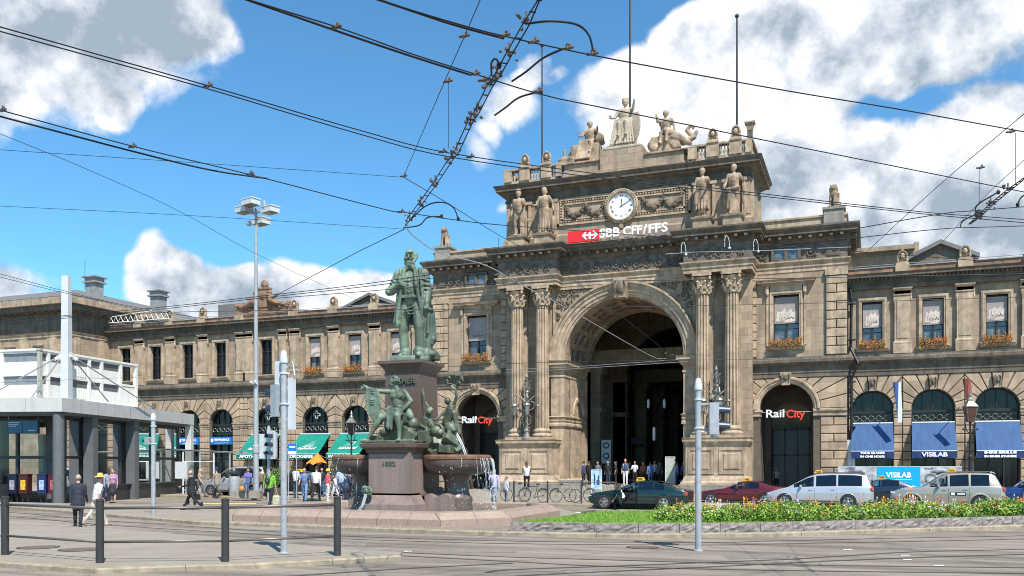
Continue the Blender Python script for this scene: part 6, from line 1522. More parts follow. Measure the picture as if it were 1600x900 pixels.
def lion(x, y, z, label, rz):
    P = [('b', (0, 0, .03), (.6, .9, .06), 0), ('e', (0, .22, .35), (.24, .3, .3), 0), ('c', (0, .15, .45), (0, -.12, .8), .24, .22, 0), ('e', (0, -.14, .85), (.24, .22, .32), 0), ('e', (0, -.2, 1.18), (.2, .2, .22), 0), ('e', (0, -.37, 1.12), (.11, .12, .1), 0), ('e', (0, -.1, 1.1), (.27, .2, .3), 0)]
    for s in (-1, 1): P += [('c', (s*.13, -.22, .75), (s*.15, -.3, .12), .09, .07, 0), ('e', (s*.15, -.38, .09), (.08, .12, .06), 0), ('c', (s*.22, .2, .35), (s*.22, -.05, .12), .13, .08, 0), ('e', (s*.14, -.16, 1.36), (.05, .04, .06), 0)]
    P += [('b', (.25, -.42, .5), (.36, .06, .6), 0), ('c', (.2, .4, .12), (.3, .1, .1), .05, .04, 0)]
    o = sculpt('lion_statue', P, [M['statue']], .03, None, 2, (x, y, z+ZB), rz, 1.1)
    return tag(o, label, 'statue')
lion(-1.95, 61.3, 18.5, 'stone lion sitting on the right corner of the portal block', R(-15))
lion(-30.0, 61.3, 18.5, 'stone lion sitting on the left corner of the portal block, above the bronze head', R(15))
# ================================================================== SIGNS, CLOCK, FLAGPOLES ON THE STATION
def clock():
    x, y, z = -15.82, 60.12, 19.87+ZB
    root = empty('wall_clock', (x, y, z), 0, 'round white station clock in a stone ring, centre of the relief panel', 'clock')
    mb = MB(); mb.archmold(0, 0, .9, [(0, -.1), (0, .1), (.05, .16), (.12, .18), (.16, .1), (.24, .12), (.3, .08), (.3, -.1)], 0, 48, 0, 2*math.pi); mb.box(-.14, .14, -.05, .05, -1.55, -1.1)
    for i in range(40): a = 2*math.pi*i/40; mb.ball((1.09*math.cos(a), -.13, 1.09*math.sin(a)), (.04, .04, .04), 5, 4)
    mb.build('clock_surround', M['trim'], root)
    f = MB(); f.add([(.92*math.cos(2*math.pi*i/40), -.02, .92*math.sin(2*math.pi*i/40)) for i in range(40)], [tuple(range(40))]); fo = f.build('clock_face', M['whitel'], root)
    for i, s in enumerate(('XII', 'I', 'II', 'III', 'IIII', 'V', 'VI', 'VII', 'VIII', 'IX', 'X', 'XI')):
        a = R(90-30*i); text_obj(s, .22, M['frame'], fo, 'numeral', (.7*math.cos(a), -.035, .7*math.sin(a)), (R(90), a-R(90) if False else -(a-R(90)), 0), ext=.003)
    for nm, L_, w, ang in (('hour_hand', .45, .05, 90-4), ('minute_hand', .7, .035, 90-62)):
        h = MB(); h.cbox((L_*.42*math.cos(R(ang)), -.05, L_*.42*math.sin(R(ang))), (L_*1.2, .012, w), 0, 0, -R(ang)); h.build(nm, M['frame'], root)
clock()
def arrow_emblem(mb, x, z, s, y):
    # white cross whose two side arms carry arrow heads
    mb.box(x-s*.13, x+s*.13, y, y+.03, z-s*.45, z+s*.45); mb.box(x-s*.62, x+s*.62, y+.001, y+.029, z-s*.1, z+s*.1)
    for d in (-1, 1):
        for v in (-1, 1):
            p = [(x+d*s*.28, z+v*s*.45), (x+d*s*.5, z+v*s*.45), (x+d*s*.92, z), (x+d*s*.68, z)]
            mb.prismy(p, y+.002, y+.028)
def station_sign():
    root = empty('rail_company_sign', (-15.7, 58.9, 17.32+ZB), 0, 'red panel with white arrow cross and SBB CFF/FFS letters above the cornice', 'sign')
    b = MB(); b.box(-3.6, -1.4, -.1, .1, .0, .78); b.build('red_panel', M['red'], root)
    e = MB(); arrow_emblem(e, -2.0, .39, .62, -.13); e.build('emblem', M['whitel'], root)
    text_obj('SBB', .84, M['whitel'], root, 'lettering', (-.62, 0, .42), ext=.05, bold=.018, width=1.42); text_obj('CFF', .84, M['whitel'], root, 'lettering', (.98, 0, .42), ext=.05, bold=.018, width=1.3)
    text_obj('/', .84, M['whitel'], root, 'lettering', (1.84, 0, .42), ext=.05, bold=.02); text_obj('FFS', .84, M['whitel'], root, 'lettering', (2.72, 0, .42), ext=.05, bold=.018, width=1.3)
    r = MB(); r.tube([(-1.3, .06, .03), (3.5, .06, .03)], .03, 5)
    for k in range(6): r.tube([(-3.3+k*1.3, .1, .1), (-3.3+k*1.3, .5, -.05)], .03, 4)
    r.build('mounting_rail', M['pole'], root)
station_sign()
def railcity(xc, w, label):
    root = empty('shop_arcade_sign', (xc, 60.85, 5.25+ZB), 0, label, 'sign', 'RailCity signs hung in the side archways')
    text_obj('Rail', .72, M['whitel'], root, 'white_lettering', (-w*.255, 0, 0), ext=.05, bold=.01, width=w*.45); text_obj('City', .72, mat('red_letters', (.8, .06, .03), .4), root, 'red_lettering', (w*.245, 0, -.04), ext=.05, bold=.01, width=w*.45)
    t = MB(); t.tube([(-1.7, .08, .12), (1.7, .08, .12)], .02, 5); t.build('hanging_rod', M['pole'], root)
railcity(-4.95, 2.55, 'white and red RailCity sign in the arched doorway right of the portal'); railcity(-27.1, 2.6, 'white and red RailCity sign in the arched doorway left of the portal')
for (x, y, z0, z1, r, lb) in ((-22.35, 62, 22, 32.9, .07, 'thin dark flagpole above the left balustrade'), (-15.75, 62.3, 23.9, 39, .09, 'tall dark flagpole rising behind the crowned stone figure'), (-8.15, 61.5, 22.2, 32.2, .08, 'dark flagpole with a knob above the right balustrade')):
    root = empty('flagpole', (x, y, z0+ZB), 0, lb, 'flagpole', 'flagpoles on the portal roof'); p = MB(); p.tube([(0, 0, 0), (0, 0, z1-z0)], r, 8, r2=r*.7); p.build('pole', M['rail'], root); k = MB(); k.ball((0, 0, z1-z0+.08), .14, 10, 7); k.build('finial', M['rail'], root)
def small_lantern():
    root = empty('roof_lamp', (-7.15, 60.3, 23.4+ZB), 0, 'small lamp box on a short post at the right end of the balustrade', 'lamp'); p = MB(); p.tube([(0, 0, -1.2), (0, 0, .7)], .07, 6); p.box(-.16, .16, -.16, .16, .1, .6); p.build('post', M['sooty'], root); b = MB(); b.frustum(0, 0, .18, .18, .55, .26, .26, 1.0); b.box(-.33, .33, -.33, .33, 1.0, 1.1); b.build('lamp_head', M['trim'], root)
small_lantern()
# ---- awnings
def awning(name, xc, w, ztop, zbot, out, valance, cloth, vcl, lines, label, group, Y=YW-.1, scribble=None, tsz=.34, tw=None):
    root = empty(name, (xc, Y, ZB), 0, label, 'awning', group); n = 10
    c = MB(); rn = random.Random(int(xc*10)); T = lambda t: (-out*t, ztop+(zbot-ztop)*t-.05*math.sin(t*3.14))
    vs = []; 
    for j in range(7):
        t = j/6
        for i in range(n+1):
            x = -w/2+w*i/n; y, z = T(t); vs.append((x*(1+.04*t), y, z+.012*math.sin(i*1.9+j)*(1 if 0 < j < 6 else 0)))
    k = len(vs); vs += [(x, y, z-.015) for x, y, z in vs]
    fs = [(j*(n+1)+i, j*(n+1)+i+1, (j+1)*(n+1)+i+1, (j+1)*(n+1)+i) for j in range(6) for i in range(n)]; fs += [tuple(k+q for q in reversed(f)) for f in fs]
    c.add(vs, fs); cl = c.build('awning_cloth', cloth, root)
    v = MB(); y, z = T(1); ww = w*1.04; vs = []
    for i in range(n*2+1): x = -ww/2+ww*i/(2*n); o = .02*math.sin(i*1.3); vs += [(x, y-.01, z), (x, y+o, z-valance)]
    v.add(vs, [(2*i, 2*i+1, 2*i+3, 2*i+2) for i in range(2*n)])
    v.build('valance', vcl, root)
    f = MB(); f.tube([(-ww/2, y, z), (ww/2, y, z)], .03, 6); f.tube([(-w/2, 0, ztop), (w/2, 0, ztop)], .06, 8)
    for s in (-1, 1): f.tube([(s*w/2*.98, -.02, zbot-.45), (s*ww/2*.98, y+.03, z-.03)], .018, 5)
    f.build('awning_frame', M['lamp'], root)
    for i, s in enumerate(lines): text_obj(s, tsz, M['whitel'], root, 'lettering', (0, y-.06, z-valance*((i+.5)/len(lines))), ext=.008, bold=.012, width=tw)
    if scribble:
        ang = math.atan2(ztop-zbot, out)
        for (s, sz, u, tt, wd) in scribble: 
            yy, zz = T(tt); text_obj(s, sz, M['whitel'], root, 'logo_lettering', (u, yy-.03, zz+.03), (ang, 0, 0), ext=.004, bold=.004, shear=.3, width=wd)
        for q in range(5): 
            tt = .62-.055*q; yy, zz = T(tt); b = MB(); b.cbox((.05+.08*q, yy-.02, zz+.03), (1.0-.16*q, .03, .012), 0, ang-R(0)); b.build('logo_bar', M['whitel'], root)
    return root
GA = 'green awnings of the chemist'
awning('green_awning', LB[3]-.0, 2.9, 4.4, 2.75, 1.9, .42, M['greenaw'], M['greenaw'], ['APOTHEKE'], 'green awning lettered APOTHEKE, leftmost of the three green awnings', GA, tw=2.3, scribble=[('bahnhof', .42, .1, .72, 1.7)])
awning('green_awning', LB[2]+.1, 2.9, 4.4, 2.75, 1.9, .42, M['greenaw'], M['greenaw'], ['DROGERIE'], 'green awning lettered DROGERIE, middle of the three green awnings', GA, tw=2.2, scribble=[('bahnhof', .42, .1, .72, 1.7)])
awning('green_awning', LB[1]+.1, 2.9, 4.4, 2.75, 1.9, .42, M['greenaw'], M['greenaw'], ['PARFUMERIE'], 'green awning lettered PARFUMERIE, rightmost of the three green awnings', GA, tw=2.5, scribble=[('bahnhof', .42, .1, .72, 1.7)])
BA = 'dark blue awnings of the optician'
awning('blue_awning', RB[0], 2.42, 4.55, 2.75, 1.25, .45, M['blueaw'], M['navy'], ['YOUR GLASSES', 'IN ONE HOUR'], 'blue awning lettered YOUR GLASSES IN ONE HOUR, beside the downpipe', BA, tsz=.17, tw=1.45)
awning('blue_awning', RB[1], 2.42, 4.55, 2.75, 1.25, .45, M['blueaw'], M['navy'], ['VISILAB'], 'blue awning lettered VISILAB between the other two blue awnings', BA, tsz=.36, tw=1.45)
awning('blue_awning', RB[2], 2.42, 4.55, 2.75, 1.25, .45, M['blueaw'], M['navy'], ['IHRE BRILLE', 'IN EINER STUNDE'], 'blue awning lettered IHRE BRILLE IN EINER STUNDE, behind the street lantern', BA, tsz=.17, tw=1.7)
for i, (c, lb) in enumerate(zip((LB[4], LB[5], LB[6], LB[7]), ('blue PERMANENCE sign in the arch just left of the first green awning', 'blue PERMANENCE sign in the second arch left of the green awnings', 'blue PERMANENCE sign in the third arch left of the green awnings', 'blue PERMANENCE sign in the arch nearest the corner pavilion'))):
    root = empty('clinic_sign', (c, YW+.1, 3.95+ZB), 0, lb, 'sign', 'blue signs in the left arches'); b = MB(); b.box(-1.15, 1.15, -.12, .12, -.33, .33); b.build('sign_box', M['bluesign'], root); text_obj('PERMANENCE', .3, M['whitel'], root, 'lettering', (.12, -.13, .06), ext=.01, bold=.008, width=1.6); k = MB(); k.box(-1.02, -.78, -.14, -.12, -.12, .18); k.box(-.6, .85, -.14, -.12, -.22, -.19); k.build('sign_mark', M['whitel'], root)
def pharmacy_cross(x, lb):
    root = empty('chemist_cross', (x, YW+.25, 6.0+ZB), 0, lb, 'sign', 'outlined crosses in the arches over the green awnings'); m = MB()
    for s in (.34, .27): P = [(a*s, 0, b*s) for a, b in ((-.33, 1), (.33, 1), (.33, .33), (1, .33), (1, -.33), (.33, -.33), (.33, -1), (-.33, -1), (-.33, -.33), (-1, -.33), (-1, .33), (-.33, .33), (-.33, 1))]; m.tube(P, .02, 4)
    m.build('cross_tube', M['lamp'], root)
for c, lb in ((LB[3], 'outlined chemist cross in the arch above the APOTHEKE awning'), (LB[2], 'outlined chemist cross in the arch above the DROGERIE awning')): pharmacy_cross(c, lb)
# ---- banner wall of the optician
def banner():
    root = empty('advertising_banner', (*at(1404, 51.5), .13), R(2), 'long street banner with white VISILAB on bright blue, between the silver and beige cars', 'banner')
    b = MB(); b.box(-3.3, 3.3, 0, .05, .3, 1.78); b.build('banner_cloth', mat('grey_white_print', (.62, .64, .66), .8, col2=(.12, .13, .14), scale=1.7, detail=3), root)
    c = MB(); c.box(-1.15, 1.15, -.02, -.002, .3, 1.78); c.build('blue_field', M['cyan'], root); text_obj('VISILAB', .42, M['whitel'], root, 'lettering', (.0, -.03, 1.3), ext=.005, bold=.012, width=1.35)
    t = MB(); t.box(-.7, .7, -.03, -.022, 1.04, 1.06); t.build('rule', M['whitel'], root)
    g = MB(); rn = random.Random(6)
    for x0 in (-2.2, 2.2):
        for (dx, w, h, z) in ((-.5, .28, .2, 1.1), (.25, .28, .2, 1.1)): g.archmold(x0+dx, z, w, [(-.05, 0), (.03, 0), (.03, .01), (-.05, .01)], -.01, 20, 0, 2*math.pi)
        g.ball((x0-.12, .03, 1.5), (.5, .06, .12), 10, 6)
        for k in range(5): g.ball((x0+rn.uniform(-.8, .8), .03, rn.uniform(.4, .9)), (.16, .05, .1), 8, 5)
    g.build('face_print', mat('grey_print', (.16, .17, .18), .8, var=.5, scale=6), root)
    p = MB()
    for x in (-3.2, -1.1, 1.1, 3.2): p.tube([(x, .08, 0), (x, .08, 1.8)], .03, 6)
    p.tube([(-3.3, .08, 1.8), (3.3, .08, 1.8)], .025, 6); p.build('barrier_frame', M['pole'], root)
    text_obj('POLICE', .14, M['frame'], root, 'small_lettering', (-2.6, -.01, 1.68), ext=.004); text_obj('POLICE', .14, M['frame'], root, 'small_lettering', (1.6, -.01, 1.68), ext=.004)
banner()
# ---- ornamental candelabra before the column pairs
def candelabrum(x, y, lb):
    root = empty('candelabrum', (x, y, 3.68+ZB), 0, lb, 'lantern', 'ornate candelabra between the paired columns'); s = MB()
    s.lathe([(.38, 0), (.38, .12), (.25, .2), (.18, .5), (.24, .62), (.12, .75), (.1, 1.6), (.2, 1.75), (.12, 1.9), (.09, 3.2), (.16, 3.35), (.08, 3.5), (.06, 4.3), (.12, 4.4), (.02, 4.7)], 0, 0, 10)
    rn = random.Random(int(x))
    for k in range(4):
        a = k*math.pi/2+.4; ca, sa = math.cos(a), math.sin(a)
        s.tube([(0, 0, 2.6), (.35*ca, .35*sa, 2.9), (.75*ca, .75*sa, 3.2), (.95*ca, .95*sa, 2.9), (.85*ca, .85*sa, 2.65)], .045, 6); s.tube([(.1*ca, .1*sa, 2.0), (.5*ca, .5*sa, 2.2), (.55*ca, .55*sa, 2.6), (.3*ca, .3*sa, 2.7)], .035, 5); s.tube([(.08*ca, .08*sa, 1.0), (.3*ca, .3*sa, 1.2), (.3*ca, .3*sa, 1.6), (.1*ca, .1*sa, 1.8)], .035, 5); s.tube([(.05*ca, .05*sa, 3.3), (.25*ca, .25*sa, 3.6), (.15*ca, .15*sa, 4.0), (.3*ca, .3*sa, 4.2)], .03, 5)
    for k in range(60): z = rn.uniform(.7, 4.5); a = rn.uniform(0, 6.28); r = rn.uniform(.08, .3)*(1.2-z/6); s.ball((r*math.cos(a), r*math.sin(a), z), rn.uniform(.03, .07), 5, 4)
    s.build('stem', M['ironl'], root)
    for k in range(4):
        a = k*math.pi/2+.4; g = MB(); cx, cy = .85*math.cos(a), .85*math.sin(a); g.lathe([(.02, 2.62), (.2, 2.5), (.26, 2.38), (.24, 2.34)], cx, cy, 8); g.lathe([(.05, 1.62), (.12, 1.7), (.2, 2.3), (.22, 2.34)], cx, cy, 8); g.build('lamp', M['ironl'], root)
candelabrum(-22.3, 58.65, 'ornate iron candelabrum before the left pair of columns'); candelabrum(-9.1, 58.65, 'ornate iron candelabrum before the right pair of columns')
# ---- street lanterns
def lantern(px, d, h, lb, glassmat):
    x, y = at(px, d); root = empty('street_lantern', (x, y, .13), R(15), lb, 'street lantern', 'cast iron street lanterns'); k = h/6
    p = MB(); p.lathe([(.34*k, 0), (.34*k, .2*k), (.22*k, .35*k), (.26*k, .8*k), (.16*k, 1.0*k), (.2*k, 1.2*k), (.12*k, 1.35*k), (.17*k, 1.5*k), (.1*k, 1.65*k), (.09*k, 2.4*k), (.12*k, 2.5*k), (.06*k, 2.6*k), (.05*k, 4.3*k), (.1*k, 4.4*k)], 0, 0, 12)
    p.tube([(-.35*k, 0, 4.0*k), (.35*k, 0, 4.0*k)], .025*k, 5)
    for s in (-1, 1): p.tube([(0, 0, 3.7*k), (s*.2*k, 0, 3.95*k), (s*.28*k, 0, 4.35*k)], .03*k, 5); p.ball((s*.36*k, 0, 4.0*k), .06*k, 7, 5)
    p.build('post', M['iron'], root)
    l = MB(); l.frustum(0, 0, .16*k, .16*k, 4.4*k, .29*k, .29*k, 5.2*k); lo = l.build('lamp_glass', glassmat, root)
    f = MB()
    for sx in (-1, 1):
        for sy in (-1, 1): f.tube([(sx*.16*k, sy*.16*k, 4.4*k), (sx*.29*k, sy*.29*k, 5.2*k)], .022*k, 4)
    f.box(-.32*k, .32*k, -.32*k, .32*k, 5.2*k, 5.26*k); f.frustum(0, 0, .3*k, .3*k, 5.26*k, .12*k, .12*k, 5.55*k); f.lathe([(.13*k, 5.55*k), (.16*k, 5.62*k), (.08*k, 5.75*k), (.1*k, 5.85*k), (.02*k, 6.1*k)], 0, 0, 8); f.build('lamp_hood', M['ironl'], root)
lantern(1516, 45.5, 5.6, 'tall cast iron street lantern in front of the rightmost blue awning', mat('reddish_lantern_glass', (.10, .045, .035), .3)); lantern(549, 52, 5.0, 'slim cast iron street lantern in front of the PARFUMERIE awning', M['glass'])
# flags
x, y = 8.0-1.55, 59.5
def flag(x, y, z, L_, w, m, lb, m2=None):
    root = empty('hanging_flag', (x, y, z), 0, lb, 'flag'); p = MB(); p.tube([(0, 1.4, -.6), (0, -.35, L_*.1)], .03, 5); p.build('flag_pole', M['lamp'], root)
    f = MB(); vs = []; n = 12
    for i in range(n+1):
        t = i/n
        for j in range(5): u = j/4; vs.append((.1*math.sin(u*5+t*2)-w*u*(.35+.65*(1-t)), -.35+.08*math.cos(u*6), L_*.1-L_*t))
    f.add(vs, [(i*5+j, i*5+j+1, (i+1)*5+j+1, (i+1)*5+j) for i in range(n) for j in range(4)], [1 if (m2 and j >= 2) else 0 for i in range(n) for j in range(4)]); f.build('flag_cloth', [m, m2 or m], root)
flag(1.95, 60.3, 6.9, 2.5, .34, M['lamp'], 'furled white and blue flag hanging between the first two blue awnings', mat('blue_flag', (.08, .15, .4), .8)); flag(5.75, 59.6, 7.0, 1.8, .34, mat('rust_red_flag', (.25, .07, .05), .8), 'rust red furled flag hanging above the street lantern')
# ================================================================== POLES
def sig_pole(px, py, h, r, lb, group='grey signal poles', z=0):
    x, y = G(px, py, z); root = empty('signal_pole', (x, y, z), 0, lb, 'signal pole', group)
    p = MB(); p.tube([(0, 0, 0), (0, 0, h-.24)], r, 16); p.lathe([(r*1.5, 0), (r*1.5, .02), (r*1.05, .04)], 0, 0, 16); p.build('pole', M['pole'], root, auto=40)
    c = MB(); c.lathe([(r*1.25, h-.27), (r*1.32, h-.22), (r*.85, h-.03), (r*.6, h+.0), (r*.15, h+.02)], 0, 0, 16); c.build('cap', M['lamp'], root, auto=40)
    b = MB()
    for z1 in (h-.52, h-1.2): b.lathe([(r*1.02, z1), (r*1.3, z1+.005), (r*1.3, z1+.035), (r*1.02, z1+.04)], 0, 0, 16); b.box(r, r+.07, -.02, .02, z1, z1+.04); 
    b.build('clamp', M['lamp'], root); return root, x, y
def sig_head(parent, x, y, z, n, rz, hoods=True, name='signal_head', sc=1.0):
    o = MB(); o.T = Matrix.Translation((x, y, z)) @ Matrix.Rotation(rz, 4, 'Z') @ Matrix.Scale(sc, 4); hh = .34*n
    o.box(-.15, .15, -.1, .1, -hh/2, hh/2); hd = o.build(name, [M['pole']] if hoods else M['frame'], parent)
    q = MB(); q.T = o.T
    for i in range(n):
        zz = hh/2-.17-.34*i; n_ = 12; vs = []
        for a in range(n_+1): t = R(-20)+R(220)*a/n_; vs += [(.12*math.cos(t), .1, zz+.12*math.sin(t)), (.115*math.cos(t), .34, zz-.015+.115*math.sin(t))]
        vs2 = [(vx*.94, vy, zz+(vz-zz)*.94) for vx, vy, vz in vs]; k = len(vs)
        q.add(vs+vs2, [(2*a, 2*a+1, 2*a+3, 2*a+2) for a in range(n_)]+[(k+2*a+2, k+2*a+3, k+2*a+1, k+2*a) for a in range(n_)])
        q.ball((0, .1, zz), (.11, .02, .11), 12, 6)
    q.build('signal_hood', mat('dark_blue_hood', (.02, .035, .06), .4), hd); return hd
r1, x1, y1 = sig_pole(1091, 861, 4.12, .075, 'grey signal pole standing in the road before the flower bed'); sig_head(r1, .36, .02, 3.16, 2, R(-75), sc=1.1); b = MB(); b.tube([(.05, 0, 3.5), (.36, 0, 3.5)], .02, 5); b.tube([(.05, 0, 2.85), (.36, 0, 2.85)], .02, 5); b.tube([(.36, 0, 2.8), (.42, 0, 2.6)], .015, 5); b.build('bracket', M['lamp'], r1)
r2, x2, y2 = sig_pole(443.5, 864.5, 4.5, .072, 'thick grey signal pole on the near traffic island by the railing', z=.095); sig_head(r2, -.2, .1, 3.4, 2, R(75), sc=1.05)
b = MB(); b.box(.1, .22, -.0, .14, 2.75, 3.9); b.tube([(.05, 0, 4.1), (.22, .02, 4.25), (.25, .05, 3.95)], .025, 5); b.tube([(-.1, .05, 4.3), (-.2, .1, 4.2), (-.16, .1, 3.7)], .02, 5); b.build('control_box', M['lamp'], r2)
b = MB(); b.box(-.26, -.12, .02, .08, 3.5, 4.28); b.build('back_plate', M['lamp'], r2)
r3, x3, y3 = sig_pole(239.5, 808.5, 4.05, .085, 'grey signal pole in front of the glazed pavilion'); sig_head(r3, -.3, .05, 2.98, 1, R(80), sc=.8); b = MB(); b.tube([(-.3, 0, 3.1), (.0, 0, 3.1)], .02, 5); b.build('bracket', M['lamp'], r3)
x, y = at(420, 36.0); r4 = empty('traffic_light', (x, y, 0), 0, 'traffic light with three lenses and a sign box, between the mast and the thick pole', 'traffic light')
p = MB(); p.tube([(0, 0, 0), (0, 0, 3.35)], .07, 10); p.lathe([(.085, 3.35), (.09, 3.4), (.05, 3.6), (.01, 3.64)], 0, 0, 10); p.build('pole', M['pole'], r4); sig_head(r4, .28, -.1, 2.85, 3, R(165), name='signal_head'); b = MB(); b.box(-.42, -.22, -.05, .1, 2.3, 3.3); b.build('sign_box', M['lamp'], r4); b = MB(); b.box(.08, .48, -.22, -.2, 2.28, 3.42); b.build('white_backing_frame', M['lamp'], r4)
# tall floodlight mast
x, y = at(400, 51.2); mast = empty('floodlight_mast', (x, y, .13), R(-20), 'tall grey mast with a cluster of floodlights on top', 'light mast')
p = MB(); p.tube([(0, 0, 0), (0, 0, 5.5), (0, 0, 16.2)], [.17, .14, .07], 12); p.lathe([(.24, 0), (.24, .1), (.17, .14)], 0, 0, 12); p.lathe([(.2, 2.6), (.2, 3.0), (.15, 3.05)], 0, 0, 12); p.build('mast_pole', M['pole'], mast, auto=40)
for (cx, cy, cz, rz) in ((-.55, -.4, 16.45, .1), (.3, -.5, 16.7, .1), (1.0, .3, 16.3, .1), (-.4, .6, 15.95, .1)):
    b = MB(); b.T = Matrix.Translation((cx, cy, cz)) @ Matrix.Rotation(rz, 4, 'Z'); b.box(-.48, .42, -.32, .32, 0, .3); b.box(-.5, .46, -.34, .34, .3, .36); o = b.build('floodlight', M['lamp'], mast)
    g = MB(); g.T = b.T; g.box(-.42, .36, -.27, .27, -.03, .0); g.build('lens', mat('floodlight_lens', (.20, .18, .13), .3), o)
b = MB(); b.tube([(-.5, -.3, 16.4), (1.0, .3, 16.4)], .05, 6); b.tube([(0, -.6, 16.5), (-.3, .6, 16.2)], .05, 6); b.ball((-.1, -.4, 15.75), .16, 10, 7); b.tube([(.85, 0, 16.6), (.85, 0, 16.95)], .1, 8); b.tube([(0, 0, 15.9), (.18, 0, 15.7), (.16, 0, 15.3), (0, 0, 15.0)], .02, 4); b.tube([(0, 0, 16.1), (0, 0, 16.7)], .08, 8); b.build('lamp_bracket', M['pole'], mast)
for px, zc in ((400, 11.3),):
    b = MB(); b.cbox((0, -.12, 6.6), (.5, .1, .12)); b.ball((-.2, -.2, 6.65), .09, 8, 6); b.ball((.2, -.2, 6.65), .09, 8, 6); b.build('camera_cluster', M['lamp'], mast)
# ================================================================== RAILING ON THE NEAR ISLAND
def railing():
    pts = [(-90, 856.5), (17, 867), (156, 879.5), (352, 874.5), (513, 868.8)]; Zi = .095
    W = [G(px if px != 17 else 8+0, py, Zi) for px, py in ((-160, 856), (8, 867), (156, 879.5), (352, 877.5), (527, 868))]
    root = empty('pedestrian_railing', (W[2][0], W[2][1], Zi), 0, 'anthracite posts with two steel rails along the near traffic island', 'railing')
    for i, (x, y) in enumerate(W):
        p = MB(); p.T = Matrix.Translation((x-W[2][0], y-W[2][1], 0)); p.tube([(0, 0, 0), (0, 0, 1.24)], .078, 18); p.lathe([(.078, 1.24), (.084, 1.245), (.084, 1.27), (.06, 1.285)], 0, 0, 18); p.build('post', M['rail'], root, auto=40)
    for i in range(len(W)-1):
        for z, r, nm in ((1.1, .030, 'top_rail'), (.42, .026, 'lower_rail')):
            t = MB(); a, b = W[i], W[i+1]; t.tube([(a[0]-W[2][0], a[1]-W[2][1], z), (b[0]-W[2][0], b[1]-W[2][1], z)], r, 8); t.build(nm, M['steel'], root, smooth=True)
railing()
# ================================================================== GLAZED PAVILION
PA = YAW-R(4.45)
cxy = at(97, 44.7)
def pavilion():
    root = empty('glazed_pavilion', (cxy[0], cxy[1], 0), PA, 'grey flat-roofed glass entrance pavilion with round and square columns, left edge', 'pavilion')
    W, L_, zt, zb = 34, 15.3, 5.42, 4.72
    m = MB(); m.box(-W, 0, 0, L_, zb, zt); m.box(-W, .0, -.02, -.001, zb+.0, zt)
    m.build('canopy_fascia', M['canopy'], root)
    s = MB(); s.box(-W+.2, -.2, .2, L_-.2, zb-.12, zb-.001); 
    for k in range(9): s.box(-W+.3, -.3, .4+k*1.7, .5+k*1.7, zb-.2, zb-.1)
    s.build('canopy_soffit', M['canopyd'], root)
    j = MB()
    for k in range(1, 9): j.box(.0, .006, k*1.7-.006, k*1.7+.006, zb+.02, zt-.02)
    for k in range(1, 12): j.box(-k*1.9-.006, -k*1.9+.006, -.026, -.02, zb+.02, zt-.02)
    j.build('cladding_joint', M['charcoal'], root)
    c = MB(); c.tube([(-.1-.28, .32, 0), (-.38, .32, zb-.1)], .27, 20); c.build('round_column', M['canopyd'], root, auto=40)
    for (x, y) in ((-2.05, 2.6), (-.5, 2.9+.6), (-.5, 8.0), (-5.0, 2.6), (-8.6, 2.6)): c = MB(); c.box(x-.27, x+.27, y-.27, y+.27, 0, zb-.1); c.build('square_column', M['canopyd'], root)
    c = MB(); c.box(-.42, -.02, L_-.45, L_-.05, 0, zb); c.build('end_column', M['canopy'], root)
    # glazing along the side and the front
    g = MB(); g.add([(-.9, 1.6, .9), (-.9, L_-.4, .9), (-.9, L_-.4, zb-.1), (-.9, 1.6, zb-.1)], [(0, 1, 2, 3)]); g.add([(-W, 1.9, 1.1), (-2.2, 1.9, 1.1), (-2.2, 1.9, zb-.1), (-W, 1.9, zb-.1)], [(0, 1, 2, 3)]); g.build('glazing', M['clear'], root)
    f = MB()
    for z in (2.35, zb-.35): f.box(-.98, -.84, 1.6, L_-.4, z, z+.16); f.box(-W, -1.0, 1.84, 1.98, z, z+.16)
    for y in (1.7, 3.9, 7.3, 11.0, L_-.5): f.box(-1.0, -.82, y-.07, y+.07, 0, zb-.1)
    for x in (-3.6, -6.4, -9.5): f.box(x-.07, x+.07, 1.82, 2.0, 0, zb-.1)
    f.build('mullions', M['charcoal'], root)
    b = MB(); b.box(-1.05, -.5, 4.2, L_-.2, 0, .85); b.box(-1.1, -.4, 4.2, L_-.2, .85, .92); b.build('side_plinth', M['charcoal'], root)
    b = MB(); b.box(-W, -3.7, 1.3, 1.8, 0, 1.02); b.build('front_plinth', M['charcoal'], root)
    b = MB(); b.box(-5.4, -4.0, -.1, .5, 0, 1.45); b.prismy([(-4.0, 0), (-3.5, 0), (-4.0, 1.45)], -.1, .5); b.build('stair_parapet', M['canopyd'], root)
    return root
PV = pavilion()
def inpav(x, y, z=0):
    c, s = math.cos(PA), math.sin(PA); return (cxy[0]+x*c-y*s, cxy[1]+x*s+y*c, z)
